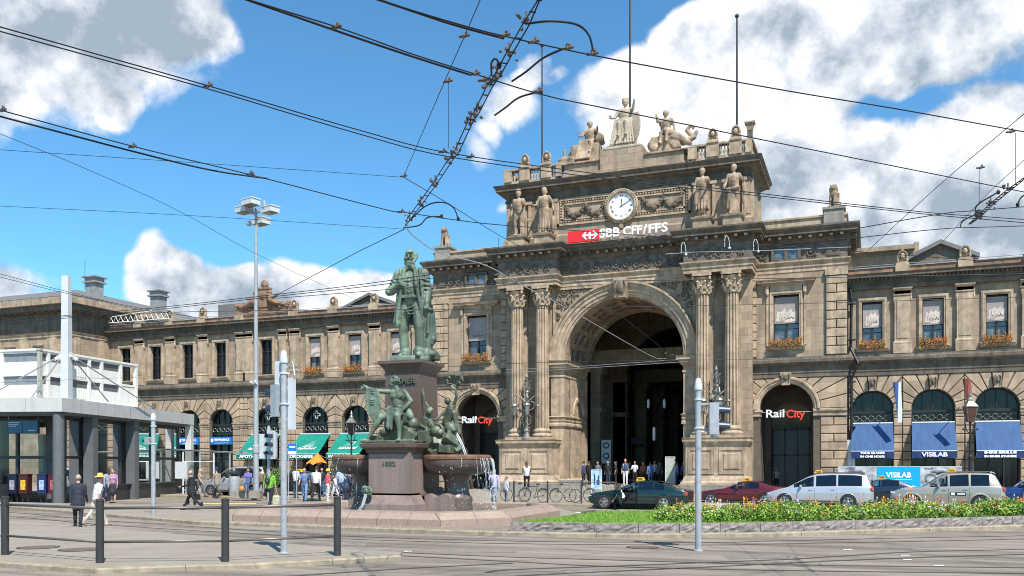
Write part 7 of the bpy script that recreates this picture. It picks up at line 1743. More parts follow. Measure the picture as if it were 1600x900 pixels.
# things inside and beyond the glass
q = empty('information_screen', inpav(-2.7, 1.0, 4.0), PA, 'pair of dark blue hanging information screens under the pavilion canopy', 'screen')
b = MB(); b.box(-.85, .85, -.06, .06, -.35, .35); b.build('housing', M['charcoal'], q); b = MB(); b.box(-.8, -.03, -.075, -.06, -.3, .3); b.box(.03, .8, -.075, -.06, -.3, .3); b.build('display', mat('screen_blue', (.01, .06, .16), .2, col2=(.0, .12, .22)), q)
b = MB()
for k in range(3): b.box(-.75, -.15-.1*k, -.08, -.075, .2-.09*k, .235-.09*k)
b.box(.3, .7, -.08, -.075, -.2, -.16); b.build('text_line', M['lamp'], q); b = MB(); b.tube([(-.8, 0, .35), (-.8, 0, .8)], .015, 4); b.tube([(.8, 0, .35), (.8, 0, .8)], .015, 4); b.build('hanger', M['pole'], q)
for i, (dx, col, lb) in enumerate(((-3.35, (.008, .012, .04), 'dark blue newspaper box, leftmost in the pavilion'), (-2.75, (.06, .01, .01), 'dark red newspaper box with a yellow poster in the pavilion'), (-1.75, (.01, .02, .08), 'blue newspaper box with a pale poster in the pavilion'), (-1.15, (.07, .005, .015), 'crimson newspaper box beside the round column'))):
    q = empty('newspaper_box', inpav(dx, 1.25), PA, lb, 'newspaper box', 'newspaper boxes'); b = MB(); b.box(-.24, .24, -.2, .2, .55, 1.5); b.box(-.26, .26, -.22, .22, 1.5, 1.56); b.build('box_body', mat('box_paint_%d' % i, col, .4), q); b = MB(); b.tube([(-.15, 0, 0), (-.15, 0, .55)], .03, 5); b.tube([(.15, 0, 0), (.15, 0, .55)], .03, 5); b.build('stand', M['charcoal'], q)
    b = MB(); b.box(-.13, .13, -.215, -.2, .75, 1.25); b.build('poster', mat('poster_%d' % i, ((.3, .3, .34), (.75, .45, .03), (.35, .45, .65), (.4, .1, .1))[i], .6, var=.4, scale=12), q)
q = empty('hoarding', inpav(-4.1, 9.5), PA, 'white hoarding panels with a blue scribble seen through the pavilion glass', 'hoarding'); b = MB(); b.box(-3.2, .6, 0, .08, .2, 3.6); b.box(-3.22, -2.0, -.02, .1, 3.4, 3.9); b.build('panel', M['white'], q); b = MB(); b.archmold(-1.4, 1.9, .4, [(-.06, 0), (.06, 0), (.06, .01), (-.06, .01)], -.01, 16, 0, 5.2); b.tube([(-.8, -.01, 1.5), (-.6, -.01, 2.1), (-.3, -.01, 1.7), (-.1, -.01, 2.2)], .03, 5); b.build('drawing', M['bluesign'], q)
q = empty('ticket_machine', inpav(-1.9, 12.2), PA+R(20), 'blue ticket machine seen through the right end of the pavilion glass', 'ticket machine'); b = MB(); b.box(-.75, .75, -.35, .35, 0, 2.3); b.build('cabinet', M['bluesign'], q); b = MB(); b.box(-.55, .5, -.37, -.35, 1.1, 2.1); b.build('screen_panel', M['lamp'], q)
# white framed enclosure on the roof
def enclosure():
    A = at(62, 46.3); rz = R(7.5); root = empty('roof_enclosure', (A[0], A[1], 5.42), rz, 'white steel framed enclosure with pale panels on the pavilion roof', 'enclosure')
    H = 2.6; fw = .14; bays_l = [0, -2.35, -4.7, -7.05, -9.4]; D = [0, .55, 3.6, 4.6, 6.2, 7.6]
    post = MB()
    for x in bays_l: post.box(x-.09, x+.09, -.09, .09, -.03, H)
    for y in D: post.box(-.09, .09, y-.09, y+.09, -.03, H)
    for z in (0.05, 1.27, H-.14): post.box(-9.4, 0, -.06, .06, z, z+.12); post.box(-.06, .06, 0, D[-1], z, z+.12)
    post.box(-9.5, .12, -.12, .12, H-.03, H+.08); post.box(-.12, .12, -.12, D[-1]+.12, H-.03, H+.081); post.build('white_frame', M['white'], root)
    for i in range(4):
        for z0, z1 in ((.17, 1.27), (1.39, H-.14)):
            x0, x1 = bays_l[i+1]+.09, bays_l[i]-.09; zz = z0+(z1-z0)*.58
            b = MB(); b.box(x0, x1, -.02, .02, z0, zz); b.cur = 1; b.box(x0, x1, .03, .06, zz, z1); b.build('panel', [M['white'], mat('grey_glass_strip', (.22, .24, .25), .3) if not M.get('gs') else M['gs']], root)
    for i in range(5):
        if i == 4: continue
        for z0, z1 in ((.17, 1.27), (1.39, H-.14)):
            y0, y1 = D[i]+.09, D[i+1]-.09; zz = z0+(z1-z0)*.62; b = MB(); b.box(-.02, .02, y0, y1, z0, zz); b.cur = 1; b.box(-.06, -.03, y0, y1, zz, z1); b.build('panel', [M['white'], M['canopyd']], root)
            if y1-y0 > 2:
                v = MB(); 
                for k in range(6): v.box(.03, .07, y0+1.7+k*.18, y0+1.78+k*.18, z0+.1, zz)
                v.build('louvre', M['white'], root)
    b = MB(); b.box(-.03, .03, D[4]+.09, D[5]-.09, .17, 1.2); b.build('panel', M['white'], root)
enclosure()
def pylon():
    A = at(104, 45.6); root = empty('stayed_pylon', (A[0], A[1], 5.42), PA, 'white square pylon with four stay rods rising from the pavilion roof', 'pylon')
    b = MB(); b.frustum(0, 0, .21, .21, 0, .17, .17, 6.3); b.build('pylon_post', M['lamp'], root); k = MB()
    for (dx, dy) in ((-.6, -.2), (-.35, -.4), (.5, -.1), (.55, .4)): k.prismy([(min(0, dx), 2.15), (max(0, dx), 2.15), (max(0, dx), 1.95), (0, 2.6), (min(0, dx), 1.95)], -.03+dy*.2, .03+dy*.2)
    k.build('gusset', M['white'], root); r = MB()
    for (a, b_) in (((-.5, -.2, 2.05), (-3.9, -.4, .15)), ((-.25, -.2, 2.0), (-1.7, -.3, .05)), ((.3, .2, 2.0), (.3, 3.5, .1)), ((.45, .2, 2.05), (.5, 8.3, .05))): r.tube([a, b_], .035, 6)
    r.build('stay_rod', M['pole'], root)
pylon()
# lattice gantry on the left wing roof and roof antenna cluster on the right
g = empty('roof_lattice', (-61.9, 60.9, 14.55+ZB), 0, 'short white lattice beam on the roof edge by the corner pavilion', 'lattice'); b = MB()
for z in (0, .5): b.tube([(-1.6, 0, z+.1), (5.4, 0, z+.5 if z else z+.1)], .04, 5)
for k in range(12): b.tube([(-1.6+k*.58, 0, .1), (-1.3+k*.58, 0, .62)], .025, 4); b.tube([(-1.3+k*.58, 0, .62), (-1.02+k*.58, 0, .1)], .025, 4)
b.build('beam', M['white'], g)
# ================================================================== TRAM STOP SHELTER, BIN, BOARDS
q = at(348, 58.5); sh_ = empty('waiting_shelter', (q[0], q[1], .13), R(10), 'small glass waiting shelter with a sloping roof left of the floodlight mast', 'shelter')
b = MB(); b.prismy([(-8.3, 3.2), (1.2, 2.75), (1.2, 2.68), (-8.3, 3.1)], -1.2, 1.2); b.build('shelter_roof', M['clear'], sh_); b = MB()
for x in (-7.6, -4.8, -2.2, 0): b.tube([(x, .9, 0), (x, .9, 2.8-.045*x)], .06, 6); b.tube([(x, .9, 2.75-.045*x), (x, -1.1, 2.72-.045*x)], .05, 6)
for x in (-2.2, 0): b.tube([(x, -1.1, 0), (x, -1.1, 2.75)], .06, 6)
b.tube([(-8.3, -1.15, 3.14), (1.2, -1.15, 2.7)], .05, 6); b.tube([(-8.3, 1.15, 3.14), (1.2, 1.15, 2.7)], .05, 6); b.tube([(-2.2, -1.1, .9), (0, -1.1, .9)], .03, 5); b.tube([(-2.2, -1.1, 2.1), (0, -1.1, 2.1)], .03, 5); b.tube([(-2.2, -1.1, .25), (0, -1.1, .25)], .03, 5); b.build('shelter_frame', M['lamp'], sh_)
b = MB(); b.box(-2.75, -1.9, -1.15, -1.08, 1.0, 2.1); b.build('timetable_board', M['lamp'], sh_); b = MB(); b.add([(-7.5, .95, .3), (-.1, .95, .3), (-.1, .95, 2.4), (-7.5, .95, 2.6)], [(0, 1, 2, 3)]); b.build('back_glass', M['clear'], sh_)
q = at(366, 54); bn = empty('litter_bin', (q[0], q[1], .13), 0, 'round grey litter bin beside the waiting shelter', 'litter bin'); b = MB(); b.lathe([(.3, 0), (.32, .05), (.32, 1.15), (.3, 1.2)], 0, 0, 18); b.build('bin_body', M['pole'], bn, auto=40); b = MB(); b.lathe([(.33, 1.32), (.33, 1.42), (.22, 1.5), (.03, 1.52)], 0, 0, 18); b.box(-.03, .03, -.3, .3, 1.15, 1.35); b.build('bin_lid', M['charcoal'], bn)
def board(px, d, w, z0, z1, m, lb, rz=0, name='stop_sign_board', frame=True, cat='sign', z=.13):
    x, y = at(px, d); r = empty(name, (x, y, z), YAW+rz, lb, cat); b = MB(); b.box(-w/2, w/2, -.04, .04, z0, z1); b.build('board', m, r); p = MB()
    for s in ((-1, 1) if z0 > .3 else ()): p.tube([(s*w/2, 0, 0), (s*w/2, 0, z1+.05)], .025, 5)
    if z0 > .3: p.build('posts', M['pole'], r)
    else: p.box(-w/2-.04, -w/2, -.06, .06, 0, z1+.04); p.box(w/2, w/2+.04, -.06, .06, 0, z1+.04); p.box(-w/2, w/2, -.06, .06, z1, z1+.04); p.build('frame', M['lamp'], r)
    return r
b = board(457, 46, .42, 2.45, 3.0, M['bluesign'], 'small blue and white stop sign on a thin post right of the thick grey pole'); k = MB(); k.box(-.2, .2, -.05, -.04, 2.45, 2.62); k.box(-.15, .15, -.05, -.04, 2.8, 2.86); k.build('sign_field', M['whitel'], b)
b = board(152, 55, .9, 2.2, 3.6, M['bluesign'], 'blue and white stop sign seen through the pavilion glass'); k = MB(); k.box(-.4, .4, -.05, -.04, 2.25, 2.9); k.build('sign_field', M['whitel'], b)
b = board(932, 58, .62, .3+.0, 1.55, mat('pale_blue_poster', (.35, .52, .66), .6, var=.4, scale=3), 'pale blue poster stand outside the great arch', cat='poster stand', name='poster_stand'); k = MB(); k.box(-.18, -.08, -.05, -.04, .6, 1.3); k.box(.0, .2, -.05, -.04, .6, .9); k.box(.08, .18, -.05, -.04, .8, 1.2); k.build('poster_print', M['navy'], b)
b = board(1047, 60.8, .6, .02, 2.0, mat('grey_green_display', (.38, .40, .34), .5), 'tall grey display board on the right inside the great arch', cat='display board', name='display_board', z=.55)
b = board(947, 72, .75, 2.0, 3.9, M['lamp'], 'pale board with two round symbols inside the arch', cat='sign', name='symbol_board', z=.13); k = MB(); k.archmold(0, 3.45, .22, [(-.06, 0), (.04, 0), (.04, .02), (-.06, .02)], -.045, 20, 0, 2*math.pi); k.archmold(0, 2.6, .22, [(-.06, 0), (.04, 0), (.04, .02), (-.06, .02)], -.045, 20, 0, 2*math.pi); k.build('symbols', M['frame'], b)
b = board(927, 74.5, 1.55, .6, 4.2, mat('dark_green_poster', (.02, .09, .02), .5, var=.8, scale=1.5, col2=(.005, .01, .005)), 'large dark green poster in the gloom of the arch', cat='poster', name='large_poster')
b = board(996, 86, 1.2, 3.9, 4.5, mat('dim_box_grey', (.10, .11, .11), .5), 'small grey hanging box deep inside the hall', cat='sign', name='hall_sign')
# hall pendant lamps
for (px, py, d, h, lb) in ((1013, 631, 70, .75, 'slim white hall lamp hanging left in the arch'), (1038, 631, 70, .75, 'slim white hall lamp hanging right in the arch'), (1022, 678, 68, 1.1, 'long dim pendant lamp hanging lowest in the arch')):
    x, y = at(px, d); z = zat(py, d); r = empty('pendant_lamp', (x, y, z), 0, lb, 'pendant lamp', 'pendant lamps in the arch'); b = MB(); b.lathe([(.02, -h/2), (.11, -h/2+.1), (.11, h/2-.1), (.04, h/2)], 0, 0, 10); b.build('lamp_tube', M['whitel'], r); b = MB(); b.tube([(0, 0, h/2), (0, 0, 16.5-z)], .015, 4); b.build('hanging_cord', M['frame'], r)
# low blocks by the portal
for px, lb in ((896, 'pale stone block left of the arch opening'),): 
    x, y = at(px, 60.5); r = empty('stone_block', (x, y, .13), 0, lb, 'stone block'); b = MB(); b.box(-.9, .9, -.3, .3, 0, .75); b.box(-.95, .95, -.34, .34, .75, .85); b.build('block', M['plinth'], r)
# orange parasol
x, y = at(494, 48.5); r = empty('parasol', (x, y, .13), .3, 'bright orange half-open parasol above the crowd', 'parasol'); b = MB(); n = 8; vs = [(.1, 0, 2.55)]
for i in range(n): a = 2*math.pi*i/n; vs.append((.6*math.cos(a), .6*math.sin(a), 1.9+.1*(i % 2)+.08*math.cos(a)))
for i in range(n): a = 2*math.pi*(i+.5)/n; vs.append((.52*math.cos(a), .52*math.sin(a), 2.02))
fs = []
for i in range(n): fs += [(0, 1+i, 1+n+i), (0, 1+n+i, 1+(i+1) % n)]
b.add(vs, fs); b.build('canopy_cloth', M['orange'], r); b = MB(); b.tube([(.1, 0, 0), (.1, 0, 2.62)], .02, 6)
for i in range(n): b.tube([(.1, 0, 2.5), vs[1+i]], .008, 3)
b.build('parasol_frame', M['pole'], r)
# planter bush near the green shirt man
x, y = at(432, 55); r = empty('potted_shrub', (x, y, .13), 0, 'round green shrub in a pot under the APOTHEKE awning', 'shrub'); b = MB(); b.lathe([(.25, 0), (.35, .5), (.38, .52)], 0, 0, 14); b.build('pot', M['sooty'], r); b = MB(); rn = random.Random(3)
for i in range(700): v = Vector((rn.gauss(0, 1), rn.gauss(0, 1), rn.gauss(0, 1))).normalized()*rn.uniform(.3, .62); leafquad(b, (v.x, v.y, 1.15+v.z), .06, rn)
b.tube([(0, 0, .5), (0, 0, 1.1)], .04, 5); b.build('crown', M['leaf'], r)
# ================================================================== VEHICLES (nose towards local -x, kerb side = -y)
def interp(P, x):
    if x <= P[0][0]: return P[0][1]
    for (a, b), (c, d) in zip(P, P[1:]):
        if x <= c:
            t = (x-a)/(c-a); t2 = t*t*(3-2*t) if False else t; return b+(d-b)*t2
    return P[-1][1]
def paint(name, c, metal=.4): return mat(name, c, .28, metal=metal, var=.03, scale=2, coat=1.0)
def car(name, label, cat, loc, rz, L_, W, top, belt, side_glass, wind, rearw, color, wheels, wr=.32, extras=None, glass='tint', lean=.30, arch=True, sill=.22, cladding=None, open_door=None):
    root = empty(name, (loc[0], loc[1], loc[2] if len(loc) > 2 else 0), rz, label, cat)
    h2 = L_/2; xs = sorted(set([round(i*L_/46, 3) for i in range(47)]+[v for a, b in side_glass for v in (a, b)]+list(wind)+list(rearw)))
    rows = []; meta = []
    for x in xs:
        zt = interp(top, x); zb = min(interp(belt, x), zt-.012); u = abs(2*x/L_-1); pl = 1-.13*max(0, (u-.62)/.38)**2.2-.10*max(0, (u-.93)/.07)**2
        wb = W/2*pl; gh = zt-zb; wt = wb-gh*lean-.05; s = sill+.10*max(0, (u-.86)/.14)**1.5
        r = [(0, s), (wb*.86, s), (wb*.965, s+.05), (wb*.985, s+.22), (wb, s+(zb-s)*.62), (wb*.985, zb-.03), (wb*.965, zb)]
        lerp = lambda t: (wb*.965+(wt-wb*.965)*t, zb+gh*t)
        r += [lerp(.06), lerp(.88), (wt-.015, zb+gh*.965), (wt-.10, zt-.005), (wt*.45, zt+.012*min(1, gh*3)), (0, zt+.02*min(1, gh*3))]
        rows.append([(x-h2, -w, z) for w, z in r]); meta.append((x, gh))
    def inr(a, b, rngs): return any(a >= p-1e-6 and b <= q+1e-6 for p, q in rngs)
    def side(sg, sel):
        mb = MB()
        for i in range(len(xs)-1):
            for j in range(12):
                a, b = xs[i], xs[i+1]
                if j == 7 and inr(a, b, side_glass): k = 'g'
                elif j in (10, 11) and inr(a, b, [wind]): k = 'w'
                elif j in (10, 11) and inr(a, b, [rearw]): k = 'r'
                else: k = 'b'
                if k != sel: continue
                q = [rows[i][j], rows[i+1][j], rows[i+1][j+1], rows[i][j+1]]
                if open_door and k == 'b' and sg > 0 and 2 <= j <= 6 and inr(a, b, [open_door]): continue
                for s in ((1, -1) if sg == 0 else (sg,)): mb.add([(x, y*s, z) for x, y, z in q], [(0, 1, 2, 3)])
        return mb
    P = paint(name+'_paint', color)
    b = side(1, 'b'); b2 = side(-1, 'b'); b.v, b.f, b.m = b.v, b.f, b.m; o = len(b.v); b.v += b2.v; b.f += [tuple(o+k for k in f) for f in b2.f]; b.m += b2.m
    for e in (0, -1): r = rows[e]; b.add([(x, y, z) for x, y, z in r]+[(x, -y, z) for x, y, z in reversed(r[1:-1])], [tuple(range(2*len(r)-2))])
    bo = b.build('body', [P], root)
    bm = bmesh.new(); bm.from_mesh(bo.data); bmesh.ops.remove_doubles(bm, verts=bm.verts, dist=.0006); bmesh.ops.recalc_face_normals(bm, faces=bm.faces); bm.to_mesh(bo.data); bm.free()
    bo.data.polygons.foreach_set('use_smooth', [True]*len(bo.data.polygons)); bo.data.set_sharp_from_angle(angle=R(38))
    # wheel arches cut clear through the body
    cut = MB()
    for wx in wheels:
        m = Matrix.Rotation(R(90), 4, 'X')
        for s in (-1, 1): cut.T = Matrix.Translation((wx-h2, s*W/2, wr)) @ m; cut.lathe([(wr+.055, -.24), (wr+.055, .24)], 0, 0, 28)
    cme = bpy.data.meshes.new('c'); cme.from_pydata(cut.v, [], cut.f)
    cm = bmesh.new(); cm.from_mesh(cme); bmesh.ops.recalc_face_normals(cm, faces=cm.faces); cm.to_mesh(cme); cm.free()
    # arch liners instead of a boolean: a dark drum standing just proud of the flank with the tyre inside
    for wx in wheels:
        for s in (-1, 1):
            y = s*(W/2*.985)
            d = MB(); d.T = Matrix.Translation((wx-h2, y, wr)) @ Matrix.Rotation(R(90), 4, 'X')
            n = 28; vs = []; 
            for i in range(n+1):
                a = R(-12)+R(204)*i/n
                for r_ in (0.0, wr+.06): vs.append((r_*math.cos(a), r_*math.sin(a), -s*.012))
            d.add(vs, [(2*i, 2*i+1, 2*i+3, 2*i+2) for i in range(n)])
            d.build('wheel_arch', M['tyre'], root)
            l = MB(); l.T = d.T; P_ = [((wr+.065)*math.cos(R(-10)+R(200)*i/20), (wr+.065)*math.sin(R(-10)+R(200)*i/20), -s*.012) for i in range(21)]; l.tube(P_, .018 if not cladding else .04, 5); l.build('arch_lip', [P] if not cladding else [cladding], root)
            w = empty('wheel', (wx-h2, y+s*.0, wr)); w.parent = root; t = MB(); t.T = Matrix.Rotation(R(90), 4, 'X')
            t.lathe([(wr*.66, -s*.03), (wr*.93, -s*.035), (wr, -s*.01), (wr, s*.16), (wr*.9, s*.17)], 0, 0, 28); t.build('tyre', M['tyre'], w, auto=40)
            q = MB(); q.T = Matrix.Rotation(R(90), 4, 'X'); q.lathe([(wr*.67, -s*.028), (wr*.66, -s*.04), (wr*.6, -s*.042), (wr*.58, -s*.03)], 0, 0, 24)
            for k in range(5):
                a = k*2*math.pi/5+.3; ca, sa = math.cos(a), math.sin(a); q.add([(wr*.12*ca-wr*.09*sa, wr*.12*sa+wr*.09*ca, -s*.05), (wr*.12*ca+wr*.09*sa, wr*.12*sa-wr*.09*ca, -s*.05), (wr*.62*ca+wr*.13*sa, wr*.62*sa-wr*.13*ca, -s*.042), (wr*.62*ca-wr*.13*sa, wr*.62*sa+wr*.13*ca, -s*.042)], [(0, 1, 2, 3)])
            q.ball((0, 0, -s*.045), (wr*.16, wr*.16, .02), 10, 5); q.build('rim', M['alloy'], w)
    for sg in (-1, 1):
        for (a, c) in side_glass:
            g = MB()
            for i in range(len(xs)-1):
                if xs[i] >= a-1e-6 and xs[i+1] <= c+1e-6:
                    if glass == 'open' and sg > 0 and (a, c) == side_glass[0]: continue
                    g.add([(x, y*sg, z) for x, y, z in (rows[i][7], rows[i+1][7], rows[i+1][8], rows[i][8])], [(0, 1, 2, 3)])
            if g.v: g.build('side_window', M['tintc' if (a, c) == side_glass[0] else 'tint'], root)
    side(0, 'w').build('windscreen', M['tintc'], root); side(0, 'r').build('rear_window', M['tint'], root)
    it = MB(); zb = interp(belt, L_*.5); it.box(-h2+L_*.30, h2-L_*.12, -W/2+.14, W/2-.14, sill+.03, zb-.12); 
    for x in (L_*.46, L_*.68):
        for s in (-1, 1): it.box(x-h2, x-h2+.14, s*.36-.22, s*.36+.22, zb-.2, zb+.14); it.box(x-h2+.03, x-h2+.1, s*.36-.1, s*.36+.1, zb+.18, zb+.36)
    it.build('interior', M['charcoal'], root)
    H = MB(); x0 = .02
    # trim: door seams, handles, mirror, bumpers, lights, plate
    def flank(x, z):     # y of the near flank
        i = min(range(len(xs)), key=lambda k: abs(xs[k]-x)); r = rows[i]
        for (p, q) in zip(r, r[1:8]):
            if p[2] <= z <= q[2]+1e-6 and q[2] > p[2]: return -(p[1]+(q[1]-p[1])*(z-p[2])/(q[2]-p[2]))
        return W/2
    for s in (-1, 1):
        for x in [side_glass[0][0]+.12]+[b_ for a_, b_ in side_glass][:2]:
            pts = [(x+.03-h2, -s*-(flank(x, z)+.002)*1.0, z) for z in (sill+.1, sill+.3, interp(belt, x)*.75, interp(belt, x)-.04)]
            pts = [(p[0], s*abs(p[1]), p[2]) for p in pts]; H.tube(pts, .006, 4)
    H.build('door_seam', M['frame'], root)
    for x in [b_ for a_, b_ in side_glass][:2]:
        for s in (-1, 1): hd = MB(); z = interp(belt, x)-.12; hd.cbox((x-h2-.14, s*(flank(x, z)+.012), z), (.17, .03, .03)); hd.build('door_handle', P, root)
    for s in (-1, 1): mr = MB(); x = side_glass[0][0]+.32; z = interp(belt, x)+.06; mr.ball((x-h2, s*(W/2+.06), z), (.07, .12, .075), 10, 7); mr.build('wing_mirror', P, root)
    for s in (-1, 1):
        hl = MB(); z = interp(top, .25)-.12; hl.ball((.22-h2, s*W*.36, z), (.22, .15, .075), 10, 7); hl.build('headlight', mat(name+'_lamp', (.6, .62, .62), .1, var=.1, spec=1), root)
        tl = MB(); z = interp(belt, L_-.15)-.13; tl.ball((L_-.13-h2, s*W*.39, z), (.14, .12, .14), 10, 7); tl.build('tail_light', mat(name+'_tail', (.35, .05, .04), .2, coat=1), root)
    bp = MB(); bp.cbox((h2-.02, 0, .55), (.03, .5, .12)); bp.build('number_plate', M['whitel'], root)
    bu = MB()
    for s in (-1, 1): bu.cbox((0, s*W/2*.985, .34), (L_*.52, .03, .05))
    bu.build('side_moulding', M['charcoal'] if not cladding else cladding, root)
    if extras: extras(root, h2, W, P)
    return root
def taxi_sign(root, x, z, W=0): 
    b = MB(); b.prismy([(x-.2, z), (x+.2, z), (x+.11, z+.16), (x-.11, z+.16)], -.14, .14); o = b.build('taxi_sign', mat('taxi_sign_yellow', (.85, .42, .02), .4), root)
    text_obj('TAXI', .1, M['frame'], o, 'lettering', (x, -.145, z+.075), ext=.003, bold=.003)
def place(px, d): return at(px, d)
# green liftback taxi
def ex_taxi(root, h2, W, P):
    taxi_sign(root, 1.98-h2+.35, 1.31)
    st = MB(); st.cbox((2.83-h2, -.715, 1.05), (.42, .01, .26), 0, R(-16)); so = st.build('window_poster', mat('yellow_sticker', (.75, .72, .02), .5), root)
    text_obj('52', .2, M['frame'], so, 'lettering', (2.83-h2, -.725, 1.05), (R(90-16), 0, 0), ext=.002, bold=.006)
    d = MB(); d.T = Matrix.Translation((1.42-h2, -.86, 0)) @ Matrix.Rotation(R(-62), 4, 'Z'); d.box(0, 1.0, -.04, .04, .3, .82); d.box(0, .05, -.03, .03, .82, 1.2); d.box(.0, .95, -.03, .03, 1.18, 1.22); d.add([(0.02, 0, .82), (.95, 0, .82), (.9, 0, 1.2), (.3, 0, 1.2)], [(0, 1, 2, 3)]); d.build('open_door', P, root)
xy = place(1001, 41.2)
TX = car('green_taxi', 'dark green liftback taxi with yellow roof sign and its front door open', 'taxi', (*xy, 0), R(-1), 4.65, 1.74,
    [(0, .58), (.1, .68), (.5, .78), (1.2, .88), (1.45, .92), (2.2, 1.27), (2.6, 1.33), (3.1, 1.30), (3.7, 1.14), (4.2, .96), (4.5, .93), (4.65, .86)],
    [(0, .55), (.6, .74), (1.4, .84), (3.0, .88), (4.1, .93), (4.65, .84)], [(1.75, 2.38), (2.46, 3.1), (3.16, 3.62)], (1.5, 2.2), (3.3, 4.15), (.008, .035, .032), (.82, 3.6), .325, ex_taxi, open_door=(1.45, 2.4))
# red saloon
def ex_red(root, h2, W, P): taxi_sign(root, 2.5-h2, 1.22)
xy = place(1160, 45.2)
car('red_car', 'dark red low car with an orange roof sign behind the flower bed', 'car', (*xy, 0), R(-3), 4.5, 1.7, [(0, .55), (.3, .68), (1.2, .82), (1.5, .86), (2.3, 1.2), (2.7, 1.24), (3.2, 1.2), (3.8, 1.0), (4.4, .92), (4.5, .8)], [(0, .5), (.6, .7), (1.4, .8), (3.2, .84), (4.5, .78)], [(1.8, 2.45), (2.52, 3.2)], (1.55, 2.3), (3.3, 3.85), (.13, .008, .014), (.8, 3.5), .31, ex_red)
# silver people carrier
def ex_van(root, h2, W, P):
    taxi_sign(root, 2.35-h2, 1.64)
    r = MB()
    for s in (-1, 1): r.tube([(2.3-h2, s*.62, 1.66), (4.4-h2, s*.62, 1.66)], .022, 6)
    r.build('roof_rail', M['charcoal'], root)
xy = place(1281, 42.6)
SV = car('silver_van', 'silver people carrier with dark rear windows and taxi sign', 'van', (*xy, 0), R(-1), 4.8, 1.8, [(0, .62), (.15, .74), (.6, .88), (1.0, .98), (1.9, 1.48), (2.3, 1.6), (3.0, 1.64), (4.0, 1.63), (4.5, 1.56), (4.72, 1.0), (4.8, .8)], [(0, .58), (.8, .86), (1.4, .96), (3.5, 1.02), (4.8, 1.02)], [(1.28, 2.18), (2.28, 3.18), (3.26, 4.3)], (1.05, 1.95), (4.5, 4.7), (.50, .51, .53), (.85, 3.7), .32, ex_van)
# dark saloon behind
xy = place(1366, 47.0)
car('dark_car', 'dark blue-black car between the silver and beige ones', 'car', (*xy, 0), R(2), 4.5, 1.72, [(0, .55), (.3, .7), (1.2, .86), (1.5, .9), (2.3, 1.24), (2.9, 1.3), (3.4, 1.23), (4.0, 1.0), (4.5, .85)], [(0, .5), (.6, .72), (1.4, .86), (3.2, .9), (4.5, .82)], [(1.8, 2.5), (2.58, 3.4)], (1.55, 2.3), (3.4, 4.0), (.012, .02, .035), (.8, 3.6), .31, lambda r, h, W, P: taxi_sign(r, 2.6-h, 1.3))
# beige off-roader
def ex_suv(root, h2, W, P):
    taxi_sign(root, 2.5-h2, 1.72); r = MB()
    for s in (-1, 1): r.tube([(1.9-h2, s*.6, 1.6), (2.1-h2, s*.6, 1.72), (4.0-h2, s*.6, 1.74), (4.15-h2, s*.6, 1.66)], .025, 6)
    r.build('roof_rail', M['charcoal'], root); m_ = MB(); m_.cbox((2.7-h2, -W/2+.0, .78), (.62, .012, .14)); m_.build('door_emblem', M['frame'], root); m_ = MB(); m_.cbox((2.5-h2, -W/2-.008, .78), (.14, .01, .11)); m_.cbox((2.82-h2, -W/2-.008, .78), (.3, .01, .05)); m_.build('emblem_print', M['whitel'], root)
xy = place(1478, 39.6)
car('beige_suv', 'beige off-road car with roof rails and dark rear windows', 'car', (*xy, 0), R(-1), 4.55, 1.8, [(0, .72), (.1, .86), (.5, .98), (1.3, 1.06), (2.0, 1.52), (2.3, 1.64), (3.0, 1.7), (3.9, 1.68), (4.15, 1.6), (4.42, 1.05), (4.55, .75)], [(0, .68), (.6, .94), (1.4, 1.04), (3.5, 1.1), (4.55, 1.1)], [(1.6, 2.3), (2.38, 3.12), (3.2, 3.92)], (1.35, 2.1), (4.15, 4.4), (.36, .33, .27), (.85, 3.55), .36, ex_suv, sill=.3, cladding=M['trim'] if False else mat('beige_cladding', (.33, .31, .26), .5))
xy = place(1606, 43.5)
car('blue_car', 'deep blue estate car cut by the right edge of the picture', 'car', (*xy, 0), R(-2), 4.5, 1.75, [(0, .58), (.3, .74), (1.2, .9), (1.5, .94), (2.2, 1.36), (2.8, 1.44), (3.8, 1.4), (4.3, 1.1), (4.5, .8)], [(0, .55), (.6, .78), (1.4, .9), (3.5, .94), (4.5, .9)], [(1.75, 2.4), (2.48, 3.2), (3.28, 3.95)], (1.52, 2.2), (4.0, 4.35), (.01, .035, .16), (.8, 3.55), .32)
# light grey van by the shelter, dark taxi near the mast
xy = place(374, 55.5)
car('grey_van', 'light grey minivan parked behind the litter bin on the left', 'van', (*xy, .13), R(8), 4.6, 1.8, [(0, .7), (.5, .95), (1.1, 1.1), (1.9, 1.68), (2.4, 1.78), (4.2, 1.76), (4.5, 1.1), (4.6, .7)], [(0, .66), (.8, .96), (1.4, 1.04), (4.6, 1.08)], [(1.5, 2.3), (2.4, 3.2), (3.3, 4.1)], (1.15, 1.95), (4.2, 4.45), (.40, .41, .42), (.85, 3.7), .32)
xy = place(462, 56.5)
car('black_taxi', 'dark taxi with an orange roof sign under the green awnings', 'taxi', (*xy, .13), R(4), 4.6, 1.75, [(0, .6), (.3, .76), (1.2, .9), (1.6, .94), (2.3, 1.4), (3.0, 1.46), (3.6, 1.36), (4.1, 1.04), (4.6, .8)], [(0, .55), (.6, .78), (1.4, .9), (3.4, .94), (4.6, .86)], [(1.85, 2.5), (2.58, 3.4)], (1.62, 2.3), (3.5, 4.05), (.03, .035, .04), (.85, 3.6), .32, lambda r, h, W, P: taxi_sign(r, 2.6-h, 1.46))
xy = place(560, 54.5)
